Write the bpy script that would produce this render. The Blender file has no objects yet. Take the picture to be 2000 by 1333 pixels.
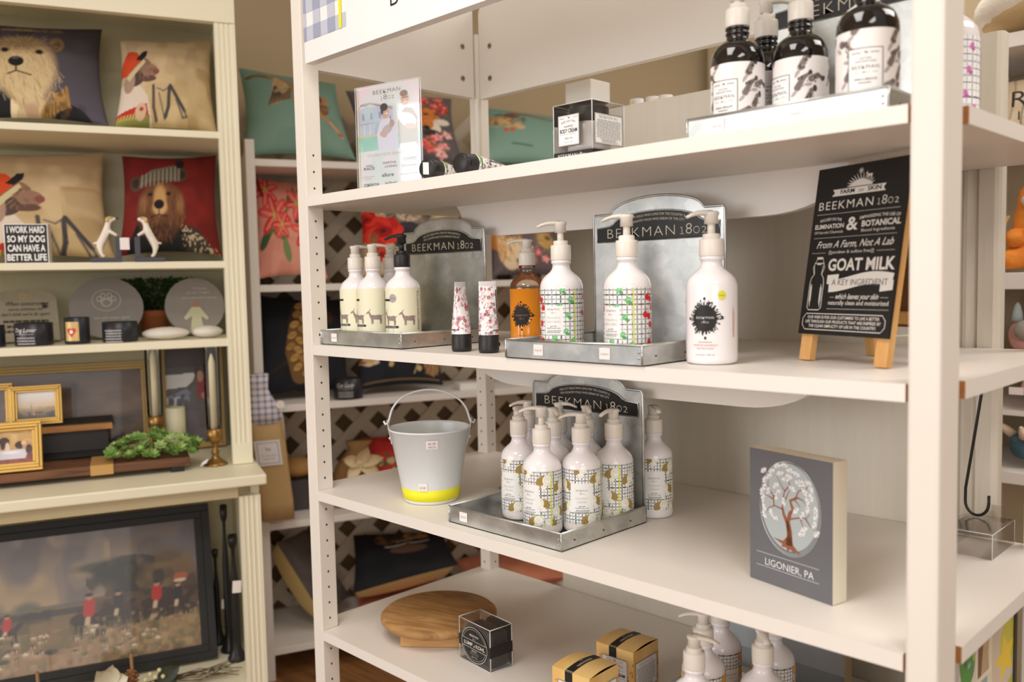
import bpy, math, random
import numpy as np
from mathutils import Vector, Matrix
random.seed(5)
RNG = np.random.RandomState(7)
scn = bpy.context.scene
COL = scn.collection
PI = math.pi

# ------------------------------------------------------------------ camera
cam_d = bpy.data.cameras.new('camera')
cam = bpy.data.objects.new('camera', cam_d)
COL.objects.link(cam)
scn.camera = cam
cam_d.sensor_width = 36.0
cam_d.lens = 36.0 * 1707.85 / 2000.0
cam_d.clip_start = 0.02
def aim(loc, yaw, pitch, roll):
    fw = Vector((-math.sin(yaw)*math.cos(pitch), math.cos(yaw)*math.cos(pitch), math.sin(pitch)))
    rt = Vector((math.cos(yaw), math.sin(yaw), 0)); up = rt.cross(fw)
    c, s = math.cos(roll), math.sin(roll)
    r2 = c*rt + s*up; u2 = -s*rt + c*up
    m = Matrix((r2, u2, -fw)).transposed().to_4x4()
    m.translation = Vector(loc)
    cam.matrix_world = m
aim((1.4952, -0.9394, 1.25), 0.7847, -0.0678, -0.0213)
cam_d.dof.use_dof = True
cam_d.dof.focus_distance = 1.47
cam_d.dof.aperture_fstop = 3.4

# ------------------------------------------------------------------ light
scn.view_settings.view_transform = 'Standard'
scn.view_settings.look = 'None'
scn.view_settings.gamma = 1.0
scn.view_settings.use_curve_mapping = False
scn.cycles.transparent_max_bounces = 32
scn.view_settings.exposure = 0.18
wd = bpy.data.worlds.new('shop_air'); scn.world = wd
wd.use_nodes = True
wb = wd.node_tree.nodes['Background']
wb.inputs['Color'].default_value = (1.0, 0.97, 0.94, 1)
wb.inputs['Strength'].default_value = 0.5
def lamp(name, loc, size, power, color, target=None, sy=None):
    l = bpy.data.lights.new(name, 'AREA'); l.energy = power; l.color = color
    l.shape = 'RECTANGLE'; l.size = size; l.size_y = sy or size
    o = bpy.data.objects.new(name, l); COL.objects.link(o); o.location = loc
    if target is not None:
        d = Vector(target) - Vector(loc)
        o.rotation_euler = d.to_track_quat('-Z', 'Y').to_euler()
    return o
WARM = (1.0, 0.965, 0.92)
lamp('ceiling_lamp', (0.75, -1.0, 2.56), 0.6, 20, WARM, sy=1.2)
lamp('ceiling_lamp', (2.4, -1.4, 2.56), 0.6, 20, WARM, sy=1.2)
lamp('ceiling_lamp', (0.35, 1.5, 2.56), 0.6, 9, WARM, sy=1.2)
lamp('ceiling_lamp', (1.9, 1.0, 2.56), 0.6, 18, WARM, sy=1.2)
lamp('shop_window', (-0.6, -5.0, 1.7), 3.0, 75, (0.98, 0.98, 1.0), (0.4, 0.2, 1.1), 1.9)
lamp('shop_window', (4.6, -3.4, 1.7), 2.4, 40, (1.0, 0.96, 0.92), (0.2, 0.2, 1.1), 1.7)

# ------------------------------------------------------------------ helpers
def lin(v):
    v = v/255.0
    return v/12.92 if v <= 0.04045 else ((v+0.055)/1.055)**2.4
def C(r, g, b): return (lin(r), lin(g), lin(b))
MATS = {}
def mat(name, rgb, rough=0.5, metal=0.0, bump=0.0, bscale=60, var=0.0, vscale=8, spec=0.5, stretch=None, trans=0.0, ior=1.45, sss=0.0, coat=0.0, alpha=1.0):
    if name in MATS: return MATS[name]
    m = bpy.data.materials.new(name); m.use_nodes = True
    nt = m.node_tree; b = nt.nodes['Principled BSDF']
    col = C(*rgb)
    b.inputs['Base Color'].default_value = (*col, 1)
    b.inputs['Roughness'].default_value = rough
    b.inputs['Metallic'].default_value = metal
    b.inputs['Specular IOR Level'].default_value = spec
    b.inputs['Transmission Weight'].default_value = trans
    b.inputs['IOR'].default_value = ior
    b.inputs['Coat Weight'].default_value = coat
    b.inputs['Alpha'].default_value = alpha
    tc = nt.nodes.new('ShaderNodeTexCoord'); mp = nt.nodes.new('ShaderNodeMapping')
    nt.links.new(tc.outputs['Object'], mp.inputs['Vector'])
    if stretch: mp.inputs['Scale'].default_value = stretch
    if var > 0:
        n = nt.nodes.new('ShaderNodeTexNoise'); n.inputs['Scale'].default_value = vscale; n.inputs['Detail'].default_value = 5
        nt.links.new(mp.outputs['Vector'], n.inputs['Vector'])
        mx = nt.nodes.new('ShaderNodeMix'); mx.data_type = 'RGBA'
        mx.inputs[6].default_value = (*[max(0, c*(1-var)) for c in col], 1)
        mx.inputs[7].default_value = (*[min(1, c*(1+var)) for c in col], 1)
        nt.links.new(n.outputs['Fac'], mx.inputs[0]); nt.links.new(mx.outputs[2], b.inputs['Base Color'])
    if bump > 0:
        n2 = nt.nodes.new('ShaderNodeTexNoise'); n2.inputs['Scale'].default_value = bscale; n2.inputs['Detail'].default_value = 3
        nt.links.new(mp.outputs['Vector'], n2.inputs['Vector'])
        bp = nt.nodes.new('ShaderNodeBump'); bp.inputs['Strength'].default_value = bump; bp.inputs['Distance'].default_value = 0.002
        nt.links.new(n2.outputs['Fac'], bp.inputs['Height']); nt.links.new(bp.outputs['Normal'], b.inputs['Normal'])
    MATS[name] = m
    return m
def vmat(name, rough=0.6, bump=0.0, bscale=300, coat=0.0):
    """printed surface: colour comes from the mesh's print attribute"""
    if name in MATS: return MATS[name]
    m = mat(name, (200, 200, 200), rough, bump=bump, bscale=bscale, coat=coat)
    nt = m.node_tree; a = nt.nodes.new('ShaderNodeAttribute'); a.attribute_name = 'print'
    nt.links.new(a.outputs['Color'], nt.nodes['Principled BSDF'].inputs['Base Color'])
    return m
def glass(name, rgb=(255, 255, 255), tint=0.06, rough=0.03):
    """thin clear plastic or glass: mostly see-through with a glossy sheen"""
    if name in MATS: return MATS[name]
    m = bpy.data.materials.new(name); m.use_nodes = True; nt = m.node_tree
    nt.nodes.remove(nt.nodes['Principled BSDF']); out = nt.nodes['Material Output']
    t = nt.nodes.new('ShaderNodeBsdfTransparent'); g = nt.nodes.new('ShaderNodeBsdfGlossy')
    g.inputs['Roughness'].default_value = rough
    cc = C(*rgb); t.inputs['Color'].default_value = (*cc, 1)
    lw = nt.nodes.new('ShaderNodeFresnel'); lw.inputs['IOR'].default_value = 1.45
    ad = nt.nodes.new('ShaderNodeMath'); ad.operation = 'ADD'; ad.inputs[1].default_value = tint; ad.use_clamp = True
    nt.links.new(lw.outputs[0], ad.inputs[0])
    mx = nt.nodes.new('ShaderNodeMixShader')
    nt.links.new(ad.outputs[0], mx.inputs[0]); nt.links.new(t.outputs[0], mx.inputs[1]); nt.links.new(g.outputs[0], mx.inputs[2])
    nt.links.new(mx.outputs[0], out.inputs['Surface'])
    MATS[name] = m
    return m

_tc = {}
def glyphs(s, spacing=1.0, weight=0.0, shear=0.0):
    k = (s, spacing, weight, shear)
    if k in _tc: return _tc[k]
    cu = bpy.data.curves.new('lettering', 'FONT'); cu.body = s; cu.size = 1.0
    cu.space_character = spacing; cu.offset = weight; cu.shear = shear
    cu.resolution_u = 3; cu.fill_mode = 'FRONT'
    o = bpy.data.objects.new('lettering', cu)
    COL.objects.link(o)
    dg = bpy.context.evaluated_depsgraph_get(); oe = o.evaluated_get(dg)
    me = oe.to_mesh()
    v = np.array([tuple(p.co)[:2] for p in me.vertices]) if len(me.vertices) else np.zeros((0, 2))
    f = [tuple(p.vertices) for p in me.polygons]
    oe.to_mesh_clear()
    bpy.data.objects.remove(o); bpy.data.curves.remove(cu)
    _tc[k] = (v, f)
    return v, f

def flat(O, R, U):
    O, R, U = Vector(O), Vector(R).normalized(), Vector(U).normalized(); N = R.cross(U)
    return lambda u, v, h=0.0: O + R*u + U*v + N*h
def curved(f): f.curved = True; return f
def cyl(r, z0=0.0, a0=0.0):
    """wraps a sheet round a vertical cylinder; u=0 is local -Y"""
    def f(u, v, h=0.0):
        a = -PI/2 + u/r + a0
        return Vector(((r+h)*math.cos(a), (r+h)*math.sin(a), z0+v))
    return curved(f)

class MB:
    def __init__(s): s.v = []; s.f = []; s.m = []; s.sm = []; s.mats = []; s.col = None
    def mi(s, m):
        if m not in s.mats: s.mats.append(m)
        return s.mats.index(m)
    def add(s, vs, fs, m, smooth=False):
        o = len(s.v); k = s.mi(m)
        s.v += [tuple(p) for p in vs]
        for f in fs: s.f.append(tuple(i+o for i in f)); s.m.append(k); s.sm.append(smooth)
        return s
    def box(s, c, d, m, R=None):
        x, y, z = d[0]/2, d[1]/2, d[2]/2
        vs = [Vector(p) for p in ((-x,-y,-z),(x,-y,-z),(x,y,-z),(-x,y,-z),(-x,-y,z),(x,-y,z),(x,y,z),(-x,y,z))]
        if R is not None: vs = [R @ p for p in vs]
        vs = [p+Vector(c) for p in vs]
        return s.add(vs, [(0,3,2,1),(4,5,6,7),(0,1,5,4),(1,2,6,5),(2,3,7,6),(3,0,4,7)], m)
    def bx(s, a, b, m):
        return s.box([(a[i]+b[i])/2 for i in range(3)], [abs(b[i]-a[i]) for i in range(3)], m)
    def prism(s, poly, h0, h1, m, ax='z', mside=None, smooth=False):
        P = {'z': lambda a, b, h: (a, b, h), 'y': lambda a, b, h: (a, h, b), 'x': lambda a, b, h: (h, a, b)}[ax]
        n = len(poly)
        area = sum(poly[i][0]*poly[(i+1) % n][1]-poly[(i+1) % n][0]*poly[i][1] for i in range(n))
        if (area < 0) != (ax == 'y'): poly = poly[::-1]
        vs = [P(a, b, h0) for a, b in poly]+[P(a, b, h1) for a, b in poly]
        s.add(vs, [tuple(range(n-1, -1, -1)), tuple(range(n, 2*n))], m)
        return s.add(vs, [(i, (i+1) % n, n+(i+1) % n, n+i) for i in range(n)], mside or m, smooth)
    def lathe(s, prof, m, seg=36, c=(0, 0, 0), smooth=True, sx=1.0, sy=1.0):
        vs = []; fs = []; n = len(prof)
        for r, z in prof:
            for k in range(seg):
                a = 2*PI*k/seg; vs.append((c[0]+r*sx*math.cos(a), c[1]+r*sy*math.sin(a), c[2]+z))
        for i in range(n-1):
            for k in range(seg):
                k2 = (k+1) % seg; fs.append((i*seg+k, i*seg+k2, (i+1)*seg+k2, (i+1)*seg+k))
        if prof[0][0] > 1e-6: fs.append(tuple(range(seg-1, -1, -1)))
        if prof[-1][0] > 1e-6: fs.append(tuple((n-1)*seg+k for k in range(seg)))
        return s.add(vs, fs, m, smooth)
    def tube(s, pts, r, m, seg=10, flatz=1.0, cap=True, closed=False):
        pts = [Vector(p) for p in pts]; n = len(pts)
        rs = r if isinstance(r, (list, tuple)) else [r]*n
        vs = []; fs = []
        up0 = None
        for i, p in enumerate(pts):
            t = (pts[(i+1) % n] if (closed or i < n-1) else p) - (pts[i-1] if (closed or i > 0) else p)
            t = t.normalized() if t.length > 1e-9 else Vector((0, 0, 1))
            if up0 is None:
                up0 = Vector((0, 0, 1)) if abs(t.z) < 0.9 else Vector((1, 0, 0))
            a = t.cross(up0)
            if a.length < 1e-4: a = t.cross(Vector((0.3, 1, 0.1)))
            a.normalize(); b = a.cross(t).normalized(); up0 = b
            for k in range(seg):
                an = 2*PI*k/seg
                vs.append(p + a*(rs[i]*math.cos(an)) + b*(rs[i]*flatz*math.sin(an)))
        for i in range(n if closed else n-1):
            j = (i+1) % n
            for k in range(seg):
                k2 = (k+1) % seg; fs.append((i*seg+k, i*seg+k2, j*seg+k2, j*seg+k))
        if cap and not closed: fs += [tuple(range(seg-1, -1, -1)), tuple((n-1)*seg+k for k in range(seg))]
        return s.add(vs, fs, m, True)
    def ball(s, c, r, m, seg=20, rings=12, R=None, noise=0.0):
        r = (r, r, r) if not isinstance(r, (list, tuple)) else r
        vs = []; fs = []
        for i in range(rings+1):
            th = PI*i/rings
            for k in range(seg):
                a = 2*PI*k/seg
                j = 1+noise*(random.random()-0.5)
                p = Vector((r[0]*j*math.sin(th)*math.cos(a), r[1]*j*math.sin(th)*math.sin(a), r[2]*j*math.cos(th)))
                if R is not None: p = R @ p
                vs.append(p+Vector(c))
        for i in range(rings):
            for k in range(seg):
                k2 = (k+1) % seg; fs.append((i*seg+k, (i+1)*seg+k, (i+1)*seg+k2, i*seg+k2))
        return s.add(vs, fs, m, True)
    # drawing on a surface map F(u, v, h)
    def rect(s, F, u0, v0, u1, v1, m, h=0.0004, nu=1, nv=1):
        vs = [F(u0+(u1-u0)*i/nu, v0+(v1-v0)*j/nv, h) for j in range(nv+1) for i in range(nu+1)]
        fs = [(j*(nu+1)+i, j*(nu+1)+i+1, (j+1)*(nu+1)+i+1, (j+1)*(nu+1)+i) for j in range(nv) for i in range(nu)]
        return s.add(vs, fs, m)
    def poly(s, F, pts, m, h=0.0004):
        n = len(pts)
        ar = sum(pts[i][0]*pts[(i+1) % n][1]-pts[(i+1) % n][0]*pts[i][1] for i in range(n))
        if ar < 0: pts = pts[::-1]
        if not getattr(F, 'curved', False): return s.add([F(u, v, h) for u, v in pts], [tuple(range(n))], m)
        from mathutils.geometry import tessellate_polygon
        todo = [tuple(tuple(pts[i]) for i in t) for t in tessellate_polygon([[Vector((u, v, 0)) for u, v in pts]])]
        while todo:   # keep pieces small so that they follow the curve
            t = todo.pop(); w = max(p[0] for p in t)-min(p[0] for p in t)
            if w > 0.004:
                e = [(abs(t[i][0]-t[(i+1) % 3][0]), i) for i in range(3)]; i = max(e)[1]; a, b, c = t[i], t[(i+1) % 3], t[(i+2) % 3]
                q = ((a[0]+b[0])/2, (a[1]+b[1])/2); todo += [(a, q, c), (q, b, c)]
            else:
                if (t[1][0]-t[0][0])*(t[2][1]-t[0][1])-(t[2][0]-t[0][0])*(t[1][1]-t[0][1]) < 0: t = t[::-1]
                s.add([F(u, v, h) for u, v in t], [(0, 1, 2)], m)
        return s
    def disc(s, F, cu, cv, ru, rv, m, h=0.0004, n=28, rot=0.0, nr=None):
        c, q = math.cos(rot), math.sin(rot); nr = nr or max(1, min(8, int(ru/0.003)))
        vs = [F(cu, cv, h)]
        for j in range(1, nr+1):
            for k in range(n):
                a = 2*PI*k/n; x, y = ru*j/nr*math.cos(a), rv*j/nr*math.sin(a); vs.append(F(cu+x*c-y*q, cv+x*q+y*c, h))
        fs = [(0, 1+k, 1+(k+1) % n) for k in range(n)]
        for j in range(nr-1):
            for k in range(n): fs.append((1+j*n+k, 1+(j+1)*n+k, 1+(j+1)*n+(k+1) % n, 1+j*n+(k+1) % n))
        return s.add(vs, fs, m)
    def ring(s, F, cu, cv, ru, rv, w, m, h=0.0005, n=40, a0=0.0, a1=2*PI):
        vs = []; fs = []
        for k in range(n+1):
            a = a0+(a1-a0)*k/n
            vs.append(F(cu+ru*math.cos(a), cv+rv*math.sin(a), h)); vs.append(F(cu+(ru-w)*math.cos(a), cv+(rv-w)*math.sin(a), h))
        for k in range(n): fs.append((2*k, 2*k+2, 2*k+3, 2*k+1))
        return s.add(vs, fs, m)
    def line(s, F, pts, w, m, h=0.0004, w2=None):
        w2 = w if w2 is None else w2; vs = []; fs = []
        if getattr(F, 'curved', False):
            q = [pts[0]]
            for a, b in zip(pts, pts[1:]):
                k = max(1, int(math.hypot(b[0]-a[0], b[1]-a[1])/.002)); q += [(a[0]+(b[0]-a[0])*i/k, a[1]+(b[1]-a[1])*i/k) for i in range(1, k+1)]
            pts = q
        n = len(pts)
        for i, (x, y) in enumerate(pts):
            a = pts[max(0, i-1)]; b = pts[min(n-1, i+1)]
            dx, dy = b[0]-a[0], b[1]-a[1]; L = math.hypot(dx, dy) or 1
            ww = (w+(w2-w)*i/max(1, n-1))/2
            vs += [F(x+dy/L*ww, y-dx/L*ww, h), F(x-dy/L*ww, y+dx/L*ww, h)]
        for i in range(n-1): fs.append((2*i, 2*i+2, 2*i+3, 2*i+1))
        return s.add(vs, fs, m)
    def frame(s, F, u0, v0, u1, v1, w, m, h=0.0004, nu=1):
        s.rect(F, u0, v0, u1, v0+w, m, h, nu); s.rect(F, u0, v1-w, u1, v1, m, h, nu)
        s.rect(F, u0, v0+w, u0+w, v1-w, m, h); return s.rect(F, u1-w, v0+w, u1, v1-w, m, h)
    def text(s, F, txt, u, v, size, m, width=None, al='c', h=0.0006, sp=1.0, wt=0.0, sh=0.0, sx=1.0, arc=None):
        """size = cap height; width stretches the line to a given length"""
        g, f = glyphs(txt, sp, wt, sh)
        if len(g) == 0: return s
        k = size/0.73
        x0, x1 = g[:, 0].min(), g[:, 0].max(); W = (x1-x0)*k*sx
        if width: sx *= width/W; W = width
        off = {'c': -W/2, 'l': 0.0, 'r': -W}[al]
        vs = []
        for x, y in g:
            a = u+off+(x-x0)*k*sx; b = v+y*k
            if arc: b += arc*(1-((a-u)/(W/2))**2)
            vs.append(F(a, b, h))
        return s.add(vs, f, m)
    def scrib(s, F, u0, v0, u1, v1, rows, m, h=0.0005, fill=0.45, ragged=0.25):
        """rows of tiny unreadable print"""
        dv = (v1-v0)/rows
        for r in range(rows):
            v = v1-(r+0.75)*dv; a = u0+(u1-u0)*ragged*random.random()*0.5; e = u1-(u1-u0)*ragged*random.random()*0.5
            while a < e:
                w = min(e-a, (u1-u0)*(0.05+0.09*random.random())); s.rect(F, a, v, a+w, v+dv*fill, m, h); a += w+(u1-u0)*0.02
        return s
    def build(s, name, parent=None, loc=None, rot=None, bevel=0.0, solid=0.0, sub=0):
        me = bpy.data.meshes.new(name)
        me.from_pydata(s.v, [], s.f)
        for m in s.mats: me.materials.append(m)
        me.polygons.foreach_set('material_index', s.m)
        me.polygons.foreach_set('use_smooth', s.sm)
        if s.col is not None:
            a = me.color_attributes.new('print', 'FLOAT_COLOR', 'POINT')
            buf = np.ones((len(s.v), 4), np.float32); buf[:len(s.col), :3] = s.col
            a.data.foreach_set('color', buf.ravel())
        me.update()
        o = bpy.data.objects.new(name, me); COL.objects.link(o)
        if parent is not None: o.parent = parent
        if loc is not None: o.location = loc
        if rot is not None: o.rotation_euler = rot
        if bevel:
            b = o.modifiers.new('bevel', 'BEVEL'); b.width = bevel; b.segments = 2; b.limit_method = 'ANGLE'; b.angle_limit = math.radians(40)
        if solid:
            b = o.modifiers.new('solid', 'SOLIDIFY'); b.thickness = solid
        if sub:
            b = o.modifiers.new('sub', 'SUBSURF'); b.levels = sub; b.render_levels = sub
        return o

LIFT = 0.0006   # clearance between a thing and what it stands on
def thing(name, label, cat, loc=(0, 0, 0), rz=0.0, group=None):
    o = bpy.data.objects.new(name, None); COL.objects.link(o)
    o.empty_display_size = 0.05
    o.location = (loc[0], loc[1], loc[2]+(LIFT if loc[2] > .001 else 0)); o.rotation_euler = (0, 0, math.radians(rz))
    o['label'] = label; o['category'] = cat
    if group: o['group'] = group
    return o
def tag(o, label, cat, group=None):
    o['label'] = label; o['category'] = cat
    if group: o['group'] = group
    return o
def struct(o): o['kind'] = 'structure'; return o
def dup(root, label, loc, rz, group=None):
    r = root.copy(); COL.objects.link(r); r.location = (loc[0], loc[1], loc[2]+LIFT); r.rotation_euler = (0, 0, math.radians(rz)); r['label'] = label
    if group: r['group'] = group
    for ch in list(root.children):
        c = ch.copy(); COL.objects.link(c); c.parent = r
        for g in list(ch.children):
            d = g.copy(); COL.objects.link(d); d.parent = c
    return r

class Cv:
    """a printed picture: colours laid out over a sheet 0..W by 0..H, sampled at the sheet's mesh points"""
    def __init__(s, nu, nv, W=1.0, H=1.0, bg=(255, 255, 255)):
        s.nu, s.nv, s.W, s.H = nu, nv, W, H
        u, v = np.meshgrid(np.linspace(0, W, nu+1), np.linspace(0, H, nv+1)); s.U, s.V = u, v
        s.c = np.ones(u.shape+(3,))*np.array(C(*bg))
        s.px = W/nu
    def _mix(s, a, col): a = np.clip(a, 0, 1)[..., None]; s.c = s.c*(1-a)+np.array(C(*col))*a; return s
    def ell(s, cx, cy, rx, ry, col, rot=0.0, soft=None, a=1.0):
        q = math.radians(rot); x = s.U-cx; y = s.V-cy
        X = x*math.cos(q)+y*math.sin(q); Y = -x*math.sin(q)+y*math.cos(q)
        d = np.sqrt((X/rx)**2+(Y/ry)**2); sf = soft if soft else 0.7*s.px/min(rx, ry)+1e-4
        return s._mix((1-d)/sf+0.5 if not soft else np.clip((1-d)/sf, 0, 1), col) if a >= 1 else s._mix(np.clip((1-d)/sf, 0, 1)*a, col)
    def poly(s, pts, col, a=1.0):
        ins = np.zeros(s.U.shape, bool); n = len(pts)
        for i in range(n):
            x0, y0 = pts[i]; x1, y1 = pts[(i+1) % n]
            if y0 == y1: continue
            c = ((y0 > s.V) != (y1 > s.V)) & (s.U < (x1-x0)*(s.V-y0)/(y1-y0)+x0); ins ^= c
        return s._mix(ins*a, col)
    def rect(s, u0, v0, u1, v1, col, a=1.0):
        return s._mix(((s.U >= u0) & (s.U <= u1) & (s.V >= v0) & (s.V <= v1))*a, col)
    def line(s, pts, w, col, a=1.0, w2=None):
        w2 = w if w2 is None else w2; n = max(1, len(pts)-1)
        for i in range(len(pts)-1):
            x0, y0 = pts[i]; x1, y1 = pts[i+1]; dx, dy = x1-x0, y1-y0; L = dx*dx+dy*dy or 1e-9
            t = np.clip(((s.U-x0)*dx+(s.V-y0)*dy)/L, 0, 1); d = np.hypot(s.U-x0-t*dx, s.V-y0-t*dy)
            ww = (w+(w2-w)*(i+t)/n)/2
            s._mix(np.clip((ww-d)/s.px+0.5, 0, 1)*a, col)
        return s
    def noise(s, col, scale=8, amt=0.4, thr=0.5, sharp=4.0, su=1.0, mask=None):
        gu, gv = int(scale*su*s.W)+3, int(scale*s.H)+3
        g = RNG.rand(gv, gu); x = s.U/s.W*(gu-2); y = s.V/s.H*(gv-2)
        i, j = x.astype(int), y.astype(int); fx, fy = x-i, y-j; fx = fx*fx*(3-2*fx); fy = fy*fy*(3-2*fy)
        n = (g[j, i]*(1-fx)+g[j, i+1]*fx)*(1-fy)+(g[j+1, i]*(1-fx)+g[j+1, i+1]*fx)*fy
        a = np.clip((n-thr)*sharp+0.5, 0, 1)*amt
        return s._mix(a if mask is None else a*mask, col)
    def inell(s, cx, cy, rx, ry): return (((s.U-cx)/rx)**2+((s.V-cy)/ry)**2 < 1).astype(float)
    def hairs(s, cx, cy, rx, ry, cols, n, L, w, out=True, ang=None):
        for _ in range(n):
            a = random.random()*2*PI; q = math.sqrt(random.random())
            x = cx+rx*q*math.cos(a); y = cy+ry*q*math.sin(a)
            d = a if ang is None else ang+random.uniform(-.4, .4)
            s.line([(x, y), (x+L*math.cos(d), y+L*math.sin(d))], w, random.choice(cols), 0.6)
        return s
    def grad(s, top, bot, v0=0.0, v1=None):
        v1 = v1 or s.H; t = np.clip((s.V-v0)/(v1-v0), 0, 1)
        m = ((s.V >= v0) & (s.V <= v1)).astype(float)[..., None]
        g = np.array(C(*bot))*(1-t)[..., None]+np.array(C(*top))*t[..., None]
        s.c = s.c*(1-m)+g*m; return s
    def drop(s, q):
        k = int(q*s.nv); s.c[:-k] = s.c[k:].copy(); return s
    def sheet(s, mb, F, m, h=0.0003, smooth=True):
        """adds the sheet itself to a mesh builder (must be its first shape)"""
        vs = [F(s.U[j, i], s.V[j, i], h) for j in range(s.nv+1) for i in range(s.nu+1)]; w = s.nu+1
        fs = [(j*w+i, j*w+i+1, (j+1)*w+i+1, (j+1)*w+i) for j in range(s.nv) for i in range(s.nu)]
        assert len(mb.v) == 0
        mb.add(vs, fs, m, smooth); mb.col = s.c.reshape(-1, 3).astype(np.float32)
        return mb
# ------------------------------------------------------------------ materials
WHITE = mat('white_melamine', (236, 230, 222), 0.42, var=0.015, vscale=3, bump=0.03, bscale=220)
PAINT = mat('white_painted_wood', (234, 227, 217), 0.5, var=0.03, vscale=4, bump=0.06, bscale=90)
GRAIN = mat('white_washed_grain', (216, 207, 192), 0.6, var=0.05, vscale=9, bump=0.3, bscale=26, stretch=(9, 9, 0.5))
RAW = mat('raw_particle_board', (168, 112, 62), 0.8, var=0.25, vscale=120)
HOLE = mat('drilled_hole', (46, 40, 34), 0.9, var=0.1)
CREAM = mat('cream_painted_wood', (236, 229, 202), 0.45, var=0.02, vscale=4, bump=0.05, bscale=80)
RACKW = mat('white_rack_wood', (232, 226, 220), 0.5, var=0.03, vscale=6)
LATT = mat('weathered_lattice', (196, 182, 162), 0.75, var=0.08, vscale=14, stretch=(1, 1, 6))
BROWNB = mat('brown_backboard', (92, 72, 46), 0.8, var=0.12, vscale=5)
WALLM = mat('tan_wall_paint', (186, 166, 134), 0.85, var=0.03, vscale=2, bump=0.1, bscale=70)
CEILM = mat('ceiling_tile', (226, 214, 188), 0.9, var=0.05, vscale=30, bump=0.3, bscale=120)
ALB = mat('white_print', (240, 238, 236), 0.45, var=0.01)
INK = mat('black_print', (28, 26, 26), 0.5, var=0.02)
INKG = mat('grey_print', (120, 116, 116), 0.5, var=0.02)
INKL = mat('pale_grey_print', (178, 172, 172), 0.5, var=0.02)
BLACK = mat('black_plastic', (36, 34, 35), 0.42, bump=0.04, bscale=400, var=0.03)
BLKM = mat('black_metal', (24, 23, 22), 0.35, var=0.03)
PLAST = mat('white_gloss_bottle', (240, 235, 236), 0.13, var=0.005, coat=0.3)
PUMP = mat('ivory_pump_plastic', (236, 229, 218), 0.3, var=0.01)
STICK = mat('price_sticker', (244, 234, 232), 0.6, var=0.02)
STEEL = mat('screw_steel', (178, 165, 138), 0.35, metal=0.9, var=0.1, vscale=200)
CLEAR = glass('clear_acrylic')
CLEAR2 = glass('clear_plastic_film', (236, 232, 228), 0.1, 0.08)
YEL = mat('neon_yellow', (238, 232, 38), 0.5, var=0.02)
def galv():
    m = mat('galvanised_steel', (176, 178, 176), 0.33, metal=0.88)
    nt = m.node_tree; b = nt.nodes['Principled BSDF']; tc = nt.nodes['Texture Coordinate']
    vo = nt.nodes.new('ShaderNodeTexVoronoi'); vo.inputs['Scale'].default_value = 55
    no = nt.nodes.new('ShaderNodeTexNoise'); no.inputs['Scale'].default_value = 24; no.inputs['Detail'].default_value = 6
    nt.links.new(tc.outputs['Object'], vo.inputs['Vector']); nt.links.new(tc.outputs['Object'], no.inputs['Vector'])
    ad = nt.nodes.new('ShaderNodeMath'); ad.operation = 'MULTIPLY_ADD'; ad.inputs[1].default_value = 0.35
    nt.links.new(vo.outputs['Color'], ad.inputs[0]); nt.links.new(no.outputs['Fac'], ad.inputs[2])
    r = nt.nodes.new('ShaderNodeValToRGB'); r.color_ramp.elements[0].position = 0.3; r.color_ramp.elements[1].position = 0.95
    r.color_ramp.elements[0].color = (*C(168, 171, 170), 1); r.color_ramp.elements[1].color = (*C(214, 215, 211), 1)
    nt.links.new(ad.outputs[0], r.inputs[0]); nt.links.new(r.outputs[0], b.inputs['Base Color'])
    mr = nt.nodes.new('ShaderNodeMapRange'); mr.inputs[3].default_value = 0.22; mr.inputs[4].default_value = 0.42
    nt.links.new(no.outputs['Fac'], mr.inputs[0]); nt.links.new(mr.outputs[0], b.inputs['Roughness'])
    return m
GALV = galv()
def woodmat(name, dark, light, scale=(3, 3, 30), rough=0.5, dist=4.0, wscale=2.0):
    m = mat(name, light, rough); nt = m.node_tree; b = nt.nodes['Principled BSDF']
    mp = nt.nodes['Mapping']; mp.inputs['Scale'].default_value = scale
    w = nt.nodes.new('ShaderNodeTexNoise'); w.inputs['Scale'].default_value = wscale; w.inputs['Detail'].default_value = 8; w.inputs['Distortion'].default_value = dist*0.2
    nt.links.new(mp.outputs[0], w.inputs['Vector'])
    r = nt.nodes.new('ShaderNodeValToRGB'); r.color_ramp.elements[0].position = 0.3; r.color_ramp.elements[1].position = 0.7
    r.color_ramp.elements[0].color = (*C(*dark), 1); r.color_ramp.elements[1].color = (*C(*light), 1)
    nt.links.new(w.outputs['Fac'], r.inputs[0]); nt.links.new(r.outputs[0], b.inputs['Base Color'])
    return m
PINE = woodmat('pale_pine', (216, 158, 92), (232, 184, 118), (40, 40, 4))
MANGO = woodmat('mango_wood', (142, 100, 56), (192, 148, 94), (6, 34, 14), 0.6)
FLOORM = woodmat('brown_wood_floor', (112, 74, 42), (158, 112, 68), (1.5, 14, 1), 0.4)

Z1, Z2, Z3, Z4, TH = 1.4245, 1.1335, 0.841, 0.5545, 0.0194
# wall frame: local x runs along the far wall, local y goes into it
A21 = math.radians(21); RZW = 69.0
UW = Vector((math.sin(A21), math.cos(A21), 0)); DW = Vector((-math.cos(A21), math.sin(A21), 0)); QW = Vector((-0.644, 0.197, 0))
def W(s, d, z=0.0): return QW + UW*s + DW*d + Vector((0, 0, z))

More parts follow.
